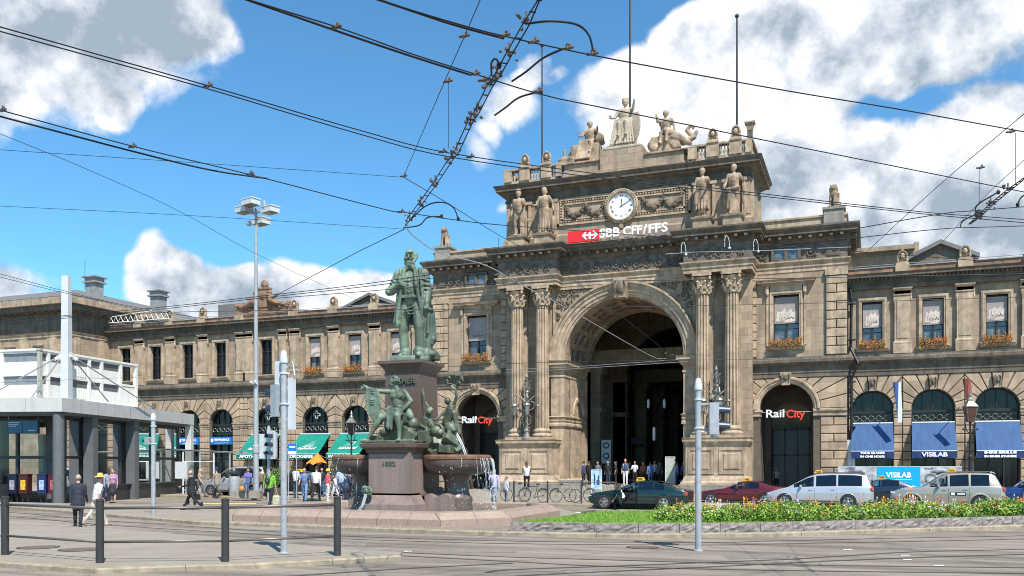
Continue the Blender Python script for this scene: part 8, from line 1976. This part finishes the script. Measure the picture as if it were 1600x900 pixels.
car('blue_grey_car', 'blue-grey car behind the crowd left of the fountain', 'car', (*xy, .13), R(4), 4.4, 1.72, [(0, .6), (.3, .74), (1.2, .9), (1.5, .94), (2.2, 1.36), (2.9, 1.42), (3.5, 1.34), (4.0, 1.0), (4.4, .8)], [(0, .55), (.6, .76), (1.4, .88), (3.4, .92), (4.4, .84)], [(1.75, 2.4), (2.48, 3.3)], (1.52, 2.2), (3.5, 4.0), (.10, .14, .2), (.8, 3.5), .31)
# ================================================================== BICYCLES AND RACK
def bicycle(px, d, rz, lb, col, z=.13, steer=.25):
    x, y = at(px, d); root = empty('bicycle', (x, y, z), rz, lb, 'bicycle', 'bicycles leaning along the rack')
    for xx, nm in ((-.52, 'f'), (.52, 'r')):
        w = MB(); P = [(xx+.33*math.cos(2*math.pi*i/24), 0, .34+.33*math.sin(2*math.pi*i/24)) for i in range(25)]; w.tube(P, .018, 5, cap=False)
        for k in range(8): a = math.pi*k/8; w.tube([(xx+.32*math.cos(a), 0, .34+.32*math.sin(a)), (xx-.32*math.cos(a), 0, .34-.32*math.sin(a))], .003, 3)
        w.tube([(xx, -.04, .34), (xx, .04, .34)], .02, 6); w.build('wheel', M['tyre'], root)
    f = MB(); T = lambda *p: f.tube(list(p), .016, 5)
    hd, bb, st, ra, fa = (-.36, 0, .82), (.06, 0, .3), (.2, 0, .8), (.52, 0, .34), (-.52, 0, .34)
    T(hd, bb); T(hd, st); T(bb, st); T(bb, ra); T((.19, .0, .76), ra); T((-.34, 0, .92), (-.38, 0, .74), fa); T(st, (.22, 0, .9)); f.build('frame', col, root)
    h = MB(); h.tube([(-.26, -.26, .98), (-.36, -.2, 1.0), (-.35, 0, .98), (-.36, .2, 1.0), (-.26, .26, .98)], .014, 5); h.tube([(-.34, 0, .9), (-.35, 0, .98)], .014, 5); h.build('handlebar', M['ironl'], root)
    s = MB(); s.ball((.24, 0, .93), (.14, .07, .035), 8, 5); s.build('saddle', M['frame'], root)
    g = MB(); g.tube([(.3, 0, .72), (.78, 0, .72)], .012, 4); g.tube([(.76, 0, .72), (.54, 0, .36)], .01, 4); g.box(.35, .75, -.07, .07, .715, .73); g.tube([(.1, -.09, .3), (.02, -.09, .16)], .012, 4); g.tube([(.02, .09, .44), (.1, .09, .3)], .012, 4); g.ball((.06, 0, .3), (.09, .02, .09), 10, 5)
    P = [(.52+.37*math.cos(R(a)), 0, .34+.37*math.sin(R(a))) for a in range(10, 190, 20)]; g.tube(P, .012, 4); g.build('carrier_and_cranks', M['ironl'], root)
    return root
dk = mat('black_bicycle_paint', (.02, .02, .022), .4); cr = mat('cream_bicycle_paint', (.45, .38, .28), .4); gr = mat('grey_bicycle_paint', (.2, .22, .24), .4)
bicycle(806, 47, R(40), 'bicycle leaning nearest to the fountain bowl, behind the man on the phone', gr)
bicycle(834, 45.2, R(-2), 'dark upright bicycle beneath the woman sitting on the rail', dk)
bicycle(884, 45, R(178), 'pale cream bicycle with a dropped front, third from the fountain', cr)
bicycle(906, 45.6, R(8), 'bicycle whose front wheel is hidden by the nose of the green taxi', cr)
def rack(px0, px1, d, n, h, lb, z=.13):
    a = at(px0, d); b = at(px1, d*.985); root = empty('bicycle_rack', (a[0], a[1], z), 0, lb, 'bicycle rack'); D = (b[0]-a[0], b[1]-a[1]); t = MB(); t.tube([(0, 0, h), (D[0], D[1], h)], .022, 6); t.build('top_rail', M['steel'], root); t = MB(); t.tube([(0, 0, .32), (D[0], D[1], .32)], .018, 6); t.build('lower_rail', M['steel'], root)
    for i in range(n+1): t = MB(); t.tube([(D[0]*i/n, D[1]*i/n, 0), (D[0]*i/n, D[1]*i/n, h+.06)], .045, 8); t.build('post', M['rail'], root)
rack(803, 962, 44.3, 3, 1.05, 'steel rail barrier with dark posts where the bicycles lean')
# ================================================================== PEOPLE
WHT = (.68, .68, .70); NAVY = (.02, .025, .05); JEAN = (.06, .10, .19); BLK = (.015, .015, .018); BEI = (.48, .42, .33)
def hat(o, pose, col, brim=.17, crown=.095, nm='hat'):
    H = pose['_H']; m = MB(); c = H((0, -.01, .075)); m.T = Matrix.Translation(c); m.lathe([(brim, -.02), (brim, .0), (crown+.01, .02), (crown, .08), (crown*.7, .12), (.01, .13)], 0, 0, 18); m.build(nm, col, o, auto=50)
def bag(o, pose, hand, col, dims=(.28, .12, .34), lb='', nm='shopping_bag', cat='bag', dz=-.26):
    x, y, z = pose['_hands'][hand]; mw = o.matrix_basis; p = mw @ Vector((x, y, z+dz)); root = empty(nm, tuple(p), o.rotation_euler.z, lb, cat); m = MB(); a, b, h = [k/2 for k in dims]; m.frustum(0, 0, a*.92, b, -h, a, b*.7, h*.7); m.frustum(0, 0, a, b*.7, h*.7, a*.8, b*.3, h); m.build('bag_body', col, root)
    t = MB(); P = [(-a*.5, 0, h*.9), (-a*.3, 0, h+.1), (a*.3, 0, h+.1), (a*.5, 0, h*.9)]; t.tube(P, .008, 4); t.build('bag_handle', col, root); return root
def backpack(o, pose, col, lb, k=1.):
    U = pose['_U']; p = o.matrix_basis @ Vector(U((0, -.2, 1.28))); root = empty('backpack', tuple(p), o.rotation_euler.z, lb, 'backpack'); m = MB(); m.ball((0, 0, 0), (.17*k, .11*k, .24*k), 12, 9); m.ball((0, -.08*k, -.06), (.12*k, .05*k, .12*k), 8, 6); m.build('pack_body', col, root, smooth=True); t = MB()
    for s in (-1, 1): t.tube([(s*.1, .06, .17), (s*.11, .16, .25), (s*.12, .33, .12), (s*.14, .28, -.15)], .018, 4)
    t.build('shoulder_strap', col, root)
def P_(px, d, view, h, lb, pose, top, bottom, z=.13, **k):
    x, y = at(px, d); return person((x, y, z), face_from(px, d, view), h, lb, pose, top, bottom, **k)
# near pedestrians
o, p = P_(122, 28.2, -8, 1.74, 'balding man in a dark suit walking away beside the woman in the yellow hat', dict(WALK, jacket=1, bulk=1.12, hair='bald', thigh=(12, -10), knee=(4, 14), arm=(0, 8)), (.022, .026, .04), (.018, .02, .026), z=0, hair=(.3, .24, .2))
o, p = P_(151, 29.8, -60, 1.74, 'woman in a yellow sun hat, striped white top and beige trousers', dict(WALK2, fem=1, bulk=1.08, arm=(30, -14), elbow=(20, 12), short_sleeve=1, hair='short', lean=8, nod=12), (.62, .60, .70), (.52, .46, .38), z=0, shoe=(.35, .2, .15))
hat(o, p, mat('straw_yellow', (.75, .48, .12), .8, bump=.5, bscale=30), .2)
P_(170, 45, 10, 1.78, 'dark-haired person in a grey-blue top and jeans behind the woman in the yellow hat', dict(WALK, hair='long'), (.25, .28, .34), JEAN)
P_(177, 44.2, 150, 1.68, 'person in a pink and violet striped top facing the camera by the pavilion corner', dict(STAND, fem=1, short_sleeve=1, skirt=.35), (.42, .22, .34), (.03, .03, .04))
P_(191, 56, 20, 1.76, 'man in a white shirt and dark trousers walking beyond the pavilion glass', dict(WALK), WHT, (.03, .035, .05))
P_(93, 50.5, 160, 1.75, 'grey-haired person in a white shirt standing inside the glazed pavilion', dict(STAND, short_sleeve=1, arm=(30, 30), elbow=(70, 60)), WHT, BLK, hair=(.4, .38, .35))
o, p = P_(299, 38.1, 62, 1.78, 'businessman in a black suit and tie striding left', dict(thigh=(-26, 30), knee=(26, 6), arm=(12, -25), elbow=(70, 20), jacket=1, lean=2, hair='bald'), (.014, .015, .02), (.012, .013, .018), z=.1, hair=(.25, .18, .14))
sh_m = MB(); U = p['_U']; a = U((0, .135, 1.4)); sh_m.prismy([(a[0]-.05, a[2]+.05), (a[0]+.05, a[2]+.05), (a[0], a[2]-.2)], a[1]-.01, a[1]+.02); sh_m.build('shirt_front', M['whitel'], o)
t_ = MB(); t_.prismy([(a[0]-.012, a[2]+.04), (a[0]+.012, a[2]+.04), (a[0]+.018, a[2]-.14), (a[0], a[2]-.17), (a[0]-.018, a[2]-.14)], a[1]+.021, a[1]+.03); t_.build('tie', M['frame'], o)
bag(o, p, 1, M['frame'], (.36, .1, .26), 'black briefcase held behind the striding businessman', 'briefcase', 'briefcase', -.18)
o, p = P_(312, 52, -120, 1.7, 'woman with blond hair and a shoulder bag behind the businessman', dict(WALK, fem=1, hair='long', short_sleeve=1), (.35, .28, .2), (.1, .1, .1), hair=(.5, .34, .12))
o, p = P_(339, 53.5, 40, 1.72, 'person in a beige jacket and blue cap walking by the waiting shelter', dict(WALK2, jacket=1), (.28, .24, .18), (.05, .05, .05), z=.13)
hat(o, p, M['navy'], .11, .1, 'cap')
xs_, ys_ = at(388, 50.5); bench = empty('bench_block', (xs_, ys_, .13), YAW, 'low concrete seat block beside the floodlight mast', 'bench'); b = MB(); b.box(-.9, .7, -.1, .5, 0, .42); b.build('seat', M['plinth'], bench)
o, p = person((xs_, ys_, .13), face_from(388, 50.5, 165), 1.7, 'woman in a blue patterned top and jeans sitting beside the mast', dict(SIT, fem=1, hair='long', nod=20, elbow=(70, 60)), (.12, .13, .35), JEAN, hair=(.08, .03, .02))
o.location.z = .13-.0
bb = empty('tan_bag', (*at(378, 50.2), .13+.55), 0, 'tan leather bag on the lap of the seated woman', 'bag'); m = MB(); m.ball((0, 0, 0), (.2, .12, .16), 10, 7); m.build('bag_body', mat('tan_leather', (.55, .25, .07), .6), bb); m = MB(); m.tube([(-.12, 0, .1), (-.05, 0, .3), (.08, 0, .3), (.14, 0, .1)], .012, 4); m.build('bag_handle', M['sooty'], bb)
o, p = P_(421, 36.0, -28, 1.82, 'man in a bright green shirt and black trousers carrying bags', dict(WALK, short_sleeve=1, thigh=(14, -14), knee=(4, 16), arm=(-6, 4), elbow=(12, 10), turn=-25), (.16, .42, .04), (.012, .014, .02), z=.1)
bag(o, p, 1, mat('pale_plastic_bag', (.55, .55, .38), .4, var=.3, scale=14), (.26, .12, .42), 'yellow and white plastic bag hanging from the green shirt man\'s hand', dz=-.3)
backpack(o, p, M['charcoal'], 'dark bag slung on the side of the green shirt man', .7)
P_(462, 51, -40, 1.8, 'dark-skinned man in a white shirt and jeans looking left', dict(STAND, short_sleeve=0, arm=(15, 10), elbow=(60, 60)), (.66, .64, .58), (.05, .07, .1), skin='skind')
P_(476, 46.4, 170, 1.78, 'man in a blue denim shirt and pale jeans facing the camera', dict(WALK, short_sleeve=1), (.13, .2, .33), (.14, .24, .42), hair=(.1, .07, .05))
P_(494, 45.5, -14, 1.84, 'man in a white shirt and black trousers walking away under the orange parasol', dict(WALK2, thigh=(-22, 20), bulk=1.08), (.66, .64, .70), (.02, .018, .018))
o, p = P_(512, 45.8, -60, 1.62, 'person in a pink shirt, white trousers and yellow cap', dict(STAND, short_sleeve=1, fem=1), (.62, .10, .13), (.66, .64, .60), shoe=WHT)
hat(o, p, mat('yellow_cap', (.7, .45, .02), .8), .12, .1, 'cap')
P_(523, 46, -110, 1.45, 'child in a white top and white shorts beside the person in pink', dict(WALK, short_sleeve=1, shorts=1), (.66, .66, .62), (.6, .6, .58))
P_(533, 47, 0, 1.8, 'bald man in a pale blue shirt in the group left of the fountain', dict(STAND, short_sleeve=1, hair='bald'), (.38, .48, .65), JEAN, hair=(.45, .28, .2))
o, p = P_(541, 44.6, -100, 1.62, 'stooping person in a dark navy patterned coat left of the fountain', dict(STAND, jacket=1, lean=22, arm=(50, 40), elbow=(40, 50), bulk=1.2), (.03, .045, .09), (.03, .03, .04), hair=(.3, .2, .12))
P_(549, 46.5, 150, 1.78, 'woman with brown hair raising her hands in the group left of the fountain', dict(STAND, fem=1, arm=(70, 60), elbow=(80, 80), hair='long'), (.2, .16, .14), BLK, hair=(.18, .09, .04))
P_(566, 47, 100, 1.75, 'person in black and white half hidden beside the left bowl', dict(STAND), (.05, .05, .055), BLK)
o, p = P_(772, 44.4, 178, 1.82, 'man in a pale violet shirt and jeans talking on a phone beside the bowl', dict(WALK, arm=(10, 62), out=(10, 22), elbow=(15, 118), thigh=(8, -8), inward=(0, 20)), (.42, .38, .55), (.06, .12, .2), z=0, hair=(.07, .04, .02), shoe=(.2, .1, .05))
U = p['_U']; st = MB(); st.tube([U((-.16, .05, 1.44)), U((-.05, .15, 1.3)), U((.12, .14, 1.08)), U((.2, .02, .95))], .016, 4); st.build('strap', M['frame'], o)
P_(791, 45.0, 120, 1.42, 'child in a pale shirt and grey trousers behind the man on the phone', dict(STAND, hair='short'), (.55, .58, .64), (.2, .22, .26), z=0)
x, y = at(823, 45.0); o, p = person((x, y, .13+.42), face_from(823, 45.0, 0), 1.66, 'long-haired woman in a white sleeveless top sitting on the rail, seen from behind', dict(SIT, fem=1, hair='long', short_sleeve=2), (.66, .64, .62), BLK, hair=(.16, .06, .03))
# people in the shade of the arch
arch = [(920, 65.5, -30, 1.72, 'person in black standing left inside the arch beside the poster stand', STAND, BLK, BLK, {}),
 (950, 64.5, 160, 1.74, 'dark-haired person in a black top and jeans under the round symbol board', STAND, BLK, (.03, .045, .08), {}),
 (962, 66, 90, 1.7, 'dark-haired woman with bare arms in the middle of the arch crowd', dict(STAND, fem=1, hair='long', short_sleeve=1), (.03, .03, .035), BLK, {}),
 (977, 62.3, 175, 1.85, 'tall fair man in a navy top and white trousers with a backpack', dict(STAND, short_sleeve=1), (.03, .05, .12), WHT, dict(hair=(.45, .28, .12))),
 (992, 64.5, 170, 1.72, 'person in a white top between the tall man and the red-haired woman', dict(STAND, short_sleeve=1, arm=(30, 30), elbow=(60, 60)), (.62, .60, .64), BLK, {}),
 (1005, 65, 180, 1.66, 'red-haired woman in a reddish top in the arch crowd', dict(STAND, fem=1, hair='long'), (.3, .09, .06), BLK, dict(hair=(.3, .12, .04))),
 (1016, 64, 10, 1.64, 'person in a blue shirt behind the taxi windscreen', STAND, (.12, .2, .42), JEAN, {}),
 (1031, 66, 150, 1.62, 'dark figure with bare arms behind the green taxi roof', dict(STAND, short_sleeve=1), (.05, .06, .08), BLK, {}),
 (1044, 65, 170, 1.58, 'blond person in a blue top left of the tall display board', dict(STAND), (.1, .15, .3), BLK, dict(hair=(.5, .34, .15))),
 (1057, 64.3, -60, 1.66, 'person in a violet-blue shirt just right of the display board', dict(STAND), (.26, .24, .5), (.06, .07, .12), {}),
 (1068, 65.8, 40, 1.7, 'person in blue at the right jamb of the arch', STAND, (.15, .16, .4), BLK, {})]
for (px, d, v, h, lb, ps, a, b, k) in arch: 
    o, p = P_(px, d, v, h, lb, ps, a, b, z=.13+.42, voxel=.024, **k)
    if px == 977: backpack(o, p, M['lamp'], 'pale backpack on the tall fair man in the arch')
for i, (px, d, v, h, lb, ps, a, b, z) in enumerate(((408, 53, 30, 1.7, 'person in a brown jacket between the mast and the traffic light', WALK, (.2, .12, .08), BLK, .13), (446, 54, 160, 1.68, 'woman in a dark red top right of the thick grey pole', dict(STAND, fem=1, hair='long'), (.25, .03, .04), BLK, .13), (503, 52.5, 170, 1.7, 'person in a black shirt between the white shirt and the pink shirt', STAND, BLK, JEAN, .13),
 (556, 52, -30, 1.78, 'man in a grey shirt standing behind the stooping person', STAND, (.3, .3, .3), BLK, .13), (934, 66.5, 150, 1.7, 'person in a grey top deep in the arch behind the poster stand', STAND, (.16, .16, .17), BLK, .55), (984, 68, 20, 1.72, 'person in dark clothes behind the tall fair man', STAND, (.03, .03, .04), BLK, .55), (1023, 67, 170, 1.75, 'man in a pale shirt deep in the arch left of the display board', STAND, (.4, .42, .46), BLK, .55), (912, 60, 60, 1.7, 'person in a dark blue top left of the poster stand', STAND, (.04, .05, .12), BLK, .55))): P_(px, d, v, h, lb, ps, a, b, z=z, voxel=.024)
P_(1213, 62.5, 160, 1.72, 'person standing in the dark right archway behind the silver car', STAND, (.3, .26, .22), BLK, voxel=.024)
# occupants
def occupant(car_root, lx, ly, lz, lb, top, hair=(.2, .15, .1), pose=None, face=90, sc=1.66, bottom=BLK):
    w = Matrix.Translation(car_root.location) @ Matrix.Rotation(car_root.rotation_euler.z, 4, 'Z') @ Vector((lx, ly, lz)); 
    return person(tuple(w), car_root.rotation_euler.z*180/math.pi+face, sc, lb, pose or dict(SIT, arm=(45, 45), elbow=(40, 40), short_sleeve=1), top, bottom, hair=hair, voxel=.022)
occupant(TX, -.62, -.72, -.42, 'taxi driver in a white shirt leaning out of the open green taxi door', (.66, .68, .72), face=115, pose=dict(SIT, arm=(55, 50), elbow=(10, 25), lean=28, short_sleeve=1, nod=25), hair=(.12, .08, .05), bottom=(.01, .012, .02))
occupant(SV, -.25, -.36, -.30, 'passenger in a pinkish red shirt in the silver people carrier', (.55, .12, .14), hair=(.5, .45, .4), sc=1.55)
# pigeons / small items: white paper scraps are skipped; pram beside the stooping person
x, y = at(557, 45.2); r = empty('pushchair', (x, y, .13), R(20), 'dark pushchair with pale wheels beside the stooping person', 'pushchair'); m = MB(); m.ball((0, 0, .72), (.3, .22, .24), 10, 7); m.build('seat_hood', M['charcoal'], r); m = MB()
for sx in (-.3, .3):
    for sy in (-.2, .2): m.tube([(sx+.14*math.cos(a*.63), sy, .14+.14*math.sin(a*.63)) for a in range(11)], .018, 4)
m.build('wheels', M['ironl'], r); m = MB(); m.tube([(-.3, -.2, .15), (.2, -.2, .7), (.5, -.2, 1.0)], .014, 4); m.tube([(-.3, .2, .15), (.2, .2, .7), (.5, .2, 1.0)], .014, 4); m.tube([(.3, -.2, .15), (0, -.2, .6)], .014, 4); m.tube([(.3, .2, .15), (0, .2, .6)], .014, 4); m.tube([(.5, -.2, 1.0), (.5, .2, 1.0)], .014, 4); m.build('frame', M['ironl'], r)
bpy.data.scenes.remove(SC2)
# ================================================================== OVERHEAD LINES
M['wire'] = mat('dark_copper_wire', (.03, .035, .04), .5, metal=.5, var=.2)
M['insul'] = mat('grey_brown_insulator', (.12, .10, .085), .6, var=.4, scale=20)
M['wirel'] = mat('bright_aluminium_wire', (.45, .45, .44), .5, metal=.5)
def W3(px, py, h): d = FPX*(h-HC)/(725-py); x, y = at(px, d); return Vector((x, y, h))
def wire(pix, label, h=6.0, r=.008, name='overhead_wire', group='overhead tram wires over the square', m='wire', clamps=(), sag=0, ext=(1, 1), cat='wire'):
    P = [W3(a, b, h[i] if isinstance(h, (list, tuple)) else h) for i, (a, b) in enumerate(pix)]
    if ext[0]: P.insert(0, P[0]+(P[0]-P[1]).normalized()*6)
    if ext[1]: P.append(P[-1]+(P[-1]-P[-2]).normalized()*8)
    Q = []
    for i in range(len(P)-1):
        p0, p1, p2, p3 = P[max(i-1, 0)], P[i], P[i+1], P[min(i+2, len(P)-1)]
        for j in range(6): t = j/6; Q.append(.5*((2*p1)+(p2-p0)*t+(2*p0-5*p1+4*p2-p3)*t*t+(3*p1-p0-3*p2+p3)*t**3) if len(P) > 3 else p1.lerp(p2, t))
    Q.append(P[-1])
    mid = P[len(P)//2]; root = empty(name, tuple(mid), 0, label, cat, group); b = MB(); b.tube([q-mid for q in Q], r*.85, 5); b.build('cable', M[m], root)
    for c in clamps:
        q = W3(c[0], c[1], h[0] if isinstance(h, (list, tuple)) else h)-mid; k = MB(); k.ball(tuple(q), (.02, .02, .025), 7, 5); k.ball((q.x+.02, q.y, q.z+.03), (.017, .017, .022), 6, 4); k.tube([(q.x-.06, q.y, q.z), (q.x+.06, q.y, q.z)], .016, 5); k.build('clamp', M['insul'], root)
    return root
wire([(0, 42), (325, 134), (560, 203), (707, 240), (960, 275), (1150, 298), (1440, 331), (1600, 343)], 'upper contact wire of the pair from the upper left edge to the right edge', 6.2, .0085, clamps=[(325, 134), (692, 237), (735, 245)])
wire([(0, 49), (325, 139), (560, 209), (707, 246), (960, 281), (1150, 302), (1440, 334), (1600, 348)], 'lower contact wire of the pair from the upper left edge to the right edge', 6.15, .0085)
wire([(0, 172), (209, 229), (391, 273), (600, 327), (627, 331), (715, 344), (789, 352), (950, 364)], 'contact wire crossing the left sky below the long pair and ending before the attic', 6.0, .009, clamps=[(3, 172), (207, 229), (391, 272), (627, 331)], ext=(1, 1))
wire([(0, 182), (209, 237), (330, 266), (418, 279)], 'stiff double rail wire under the left sky wire, ending above the floodlights', 5.95, .014, ext=(1, 0))
wire([(380, -3), (525, 42), (640, 83), (740, 115), (844, 147), (960, 172), (1394, 259), (1600, 300)], 'contact wire from the top edge past the crowned stone figure', 6.2, .0085, clamps=[(525, 42), (742, 115), (755, 125), (840, 143)])
wire([(384, -1), (525, 48), (640, 87), (735, 117)], 'thicker rail wire beside the one entering left of the top centre', 6.2, .014, ext=(1, 0))
wire([(590, 0), (700, 33), (790, 57), (960, 93), (1230, 142), (1400, 170), (1600, 206)], 'contact wire from the top centre to the right edge above the flagpoles', 6.2, .0085, clamps=[(788, 55), (834, 65), (887, 75), (926, 84)])
wire([(584, -3), (700, 36), (787, 60)], 'thicker rail wire entering at the top centre', 6.2, .014, ext=(1, 0))
G2 = 'thin span wires holding the lines'
wire([(752, -4), (726, 56), (700, 115), (631, 275)], 'thin span wire falling from the top centre to the knot left of the portal', 6.6, .006, group=G2, ext=(1, 0), clamps=[(726, 56), (700, 127), (631, 275)])
wire([(0, 234), (300, 254), (631, 277)], 'faint nearly level span wire across the left sky, upper of two', 6.6, .005, group=G2, ext=(1, 0))
wire([(0, 322), (300, 337), (632, 358)], 'faint nearly level span wire across the left sky, lower of two', 6.4, .005, group=G2, ext=(1, 0))
wire([(0, 209), (130, 262), (280, 330), (407, 400), (560, 470)], 'thin wire slanting down across the left clouds behind the floodlights', 6.6, .005, group=G2, ext=(1, 0))
wire([(632, 358), (560, 393), (436, 459)], 'dark span wire from the knot above the bronze head down to the left', 6.4, .009, group=G2, ext=(0, 0), clamps=[(432, 461)])
wire([(631, 277), (700, 318), (777, 366), (900, 440), (1055, 560)], 'long thin wire falling across the great arch to its right impost', 6.6, .007, group=G2, ext=(0, 0))
G3 = 'wires passing the bronze statue'
wire([(115, 492), (262, 479), (432, 460), (560, 445), (680, 428)], 'uppermost of the three wires across the chest of the bronze statue', 6.1, .010, group=G3, ext=(1, 0))
wire([(115, 496), (262, 482), (432, 463), (560, 449), (680, 434)], 'middle of the three wires across the chest of the bronze statue', 6.05, .010, group=G3, ext=(1, 0))
wire([(432, 466), (562, 456), (680, 447), (860, 441), (1330, 433), (1600, 428)], 'wire at the waist of the bronze statue running on across the capitals', 6.0, .009, group=G3, ext=(0, 1))
wire([(150, 493), (300, 487), (560, 484), (760, 483), (1220, 475), (1600, 464)], 'wire crossing the knees of the bronze statue and the right hooded window', 5.9, .008, group=G3)
wire([(0, 428), (98, 454), (200, 478), (330, 500)], 'wire sloping down past the white pylon on the left', 6.2, .007, group=G3, ext=(1, 0)); wire([(0, 433), (98, 457), (180, 474)], 'second wire sloping down just under the one past the white pylon', 6.15, .007, group=G3, ext=(1, 0))
G4 = 'pale wires low across the portal'
wire([(790, 578), (900, 573), (1060, 562)], 'pale wire across the lower arch, upper of two', 6.1, .010, m='wirel', group=G4, ext=(0, 0)); wire([(790, 583), (900, 576), (1075, 565)], 'pale wire across the lower arch, lower of two', 6.05, .010, m='wirel', group=G4, ext=(0, 0))
wire([(0, 598), (200, 590), (600, 578), (860, 566), (1330, 560), (1600, 556)], 'faint wire running level below the flower boxes along the whole facade', 6.0, .008, group=G4)
wire([(1040, 560), (1015, 555), (880, 478), (820, 448), (760, 415), (690, 396), (650, 372), (632, 352)], 'wavy pale wire with fittings from the knot above the bronze head to the arch', 6.2, .013, m='wirel', group=G4, ext=(0, 0), clamps=[(776, 430), (805, 440), (1040, 552), (1050, 555)])
wire([(1160, 388), (1330, 372), (1345, 371), (1480, 357), (1600, 353)], 'wire running right from the block corner cornice, lower of two', 6.1, .009, ext=(0, 1)); wire([(1340, 357), (1480, 333), (1600, 323)], 'wire running right from the block corner cornice, upper of two', 6.1, .009, ext=(0, 1))
wire([(1600, 178), (1460, 296), (1345, 402)], 'thin span wire falling left from the right edge to the gable roof', 6.8, .007, group=G2, ext=(1, 0), clamps=[(1579, 206), (1532, 262)])
wire([(1600, 250), (1540, 306), (1460, 392)], 'second thin span wire falling left from the right edge', 6.8, .006, group=G2, ext=(1, 0))
# section crossings: paired bars with insulators
def crossing(pix, h, lb, arms, rr=.008, gap=.032):
    P = [W3(a, b, h) for a, b in pix]; mid = P[len(P)//2]; root = empty('wire_crossing', tuple(mid), 0, lb, 'wire crossing', 'insulated wire crossings'); b = MB()
    for s in (-1, 1):
        Q = []
        for i, p in enumerate(P):
            t = (P[min(i+1, len(P)-1)]-P[max(i-1, 0)]).normalized(); n = Vector((-t.y, t.x, 0)).normalized(); Q.append(p-mid+n*gap*s*(0.25 if i in (0, len(P)-1) else 1))
        b.tube(Q, rr, 6)
    n = 26
    for i in range(n):
        t = i/(n-1)*(len(P)-1); k = min(int(t), len(P)-2); p = P[k].lerp(P[k+1], t-k)-mid; tt = (P[k+1]-P[k]).normalized(); nn = Vector((-tt.y, tt.x, 0)).normalized(); b.tube([p-nn*gap, p+nn*gap], .008, 4)
    b.build('twin_bar', M['wire'], root)
    for i in range(1, len(P)-1):
        p = P[i]-mid; k = MB(); rn = random.Random(i)
        for q in range(7): k.ball((p.x+rn.uniform(-.07, .07), p.y+rn.uniform(-.07, .07), p.z+rn.uniform(-.05, .09)), rn.uniform(.014, .03), 7, 5)
        k.tube([p, p+Vector((0, 0, .12))], .012, 5); k.build('insulator', M['insul'], root)
    for a in arms:
        Q = [W3(x, y, h)-mid for x, y in a]; k = MB(); S_ = []
        for i in range(len(Q)-1):
            p0, p1, p2, p3 = Q[max(i-1, 0)], Q[i], Q[i+1], Q[min(i+2, len(Q)-1)]
            for j in range(6): t = j/6; S_.append(.5*((2*p1)+(p2-p0)*t+(2*p0-5*p1+4*p2-p3)*t*t+(3*p1-p0-3*p2+p3)*t**3))
        S_.append(Q[-1]); k.tube(S_, .011, 6); k.ball(tuple(Q[-1]), (.03, .03, .04), 7, 5); k.build('pull_off_arm', M['wire'], root)
    return root
crossing([(842, 0), (822, 38), (795, 85), (777, 118), (765, 135), (745, 175), (735, 190), (714, 236), (705, 248), (680, 286), (657, 318), (640, 340), (634, 352)], 6.3, 'long beaded double bar slanting from the top centre to the bronze head',
    [[(824, 37), (860, 33), (900, 38), (920, 55), (927, 82)], [(800, 127), (822, 112), (850, 90), (888, 73)], [(773, 180), (790, 168), (812, 152), (845, 143)], [(768, 118), (768, 98), (775, 92), (780, 102)], [(640, 345), (665, 322), (690, 316), (708, 324), (716, 342)], [(630, 356), (655, 352), (668, 340), (690, 338)]])
crossing([(1612, 270), (1575, 298), (1548, 320), (1530, 338), (1515, 350)], 6.3, 'short bundle of insulators and bars at the right edge', [[(1535, 335), (1524, 330), (1530, 318), (1560, 300)], [(1500, 356), (1505, 345), (1525, 335)], [(1612, 300), (1596, 308), (1590, 320)]])
for (a, b, h, lb) in (((1587, 208), (1587, 288), 6.5, 'thin dropper wire nearest the right edge'), ((1530, 262), (1530, 318), 6.5, 'thin dropper wire second from the right edge'), ((701, 127), (701, 232), 6.6, 'thin dropper wire left of the beaded bar'), ((779, 500 and 372), (779, 432), 6.4, 'thin dropper wire before the left capital')):
    p = W3(*a, h); d = math.hypot(p.x, p.y); zz = None
    dd = FPX*(h-HC)/(725-a[1]); z2 = HC+(725-b[1])*dd/FPX
    r = empty('dropper_wire', tuple(p), 0, lb, 'wire', G2); m = MB(); m.tube([(0, 0, 0), (0, 0, z2-h)], .004, 4); m.build('cable', M['wire'], r)
for i, (px, py) in enumerate(((1069, 393), (1137, 383), (1182, 388))):
    dd = 24; x, y = at(px, dd); z = zat(py, dd); r = empty('wire_hanger', (x, y, z), YAW, ('pale hook hanger left of the right column capitals', 'pale hook hanger before the right column capitals', 'pale hook hanger right of the right column capitals')[i], 'wire hanger', 'pale hook hangers on the span wire'); m = MB(); m.tube([(-.08, 0, -.05), (-.08, 0, .16), (-.04, 0, .25), (.0, 0, .24), (.04, 0, .12), (.05, 0, -.05)], .010, 5); m.ball((.05, 0, -.08), (.04, .03, .035), 7, 5); m.build('hook', M['lamp'], r)
d_ = 24; pts = [Vector((*at(a, d_), zat(b, d_))) for a, b in ((1040, 397), (1085, 394), (1182, 392), (1330, 386))]
r = empty('overhead_wire', tuple(pts[1]), 0, 'short pale wire the three hook hangers are fixed to', 'wire', G4); m = MB(); m.tube([p-pts[1] for p in pts], .008, 4); m.build('cable', M['wirel'], r)
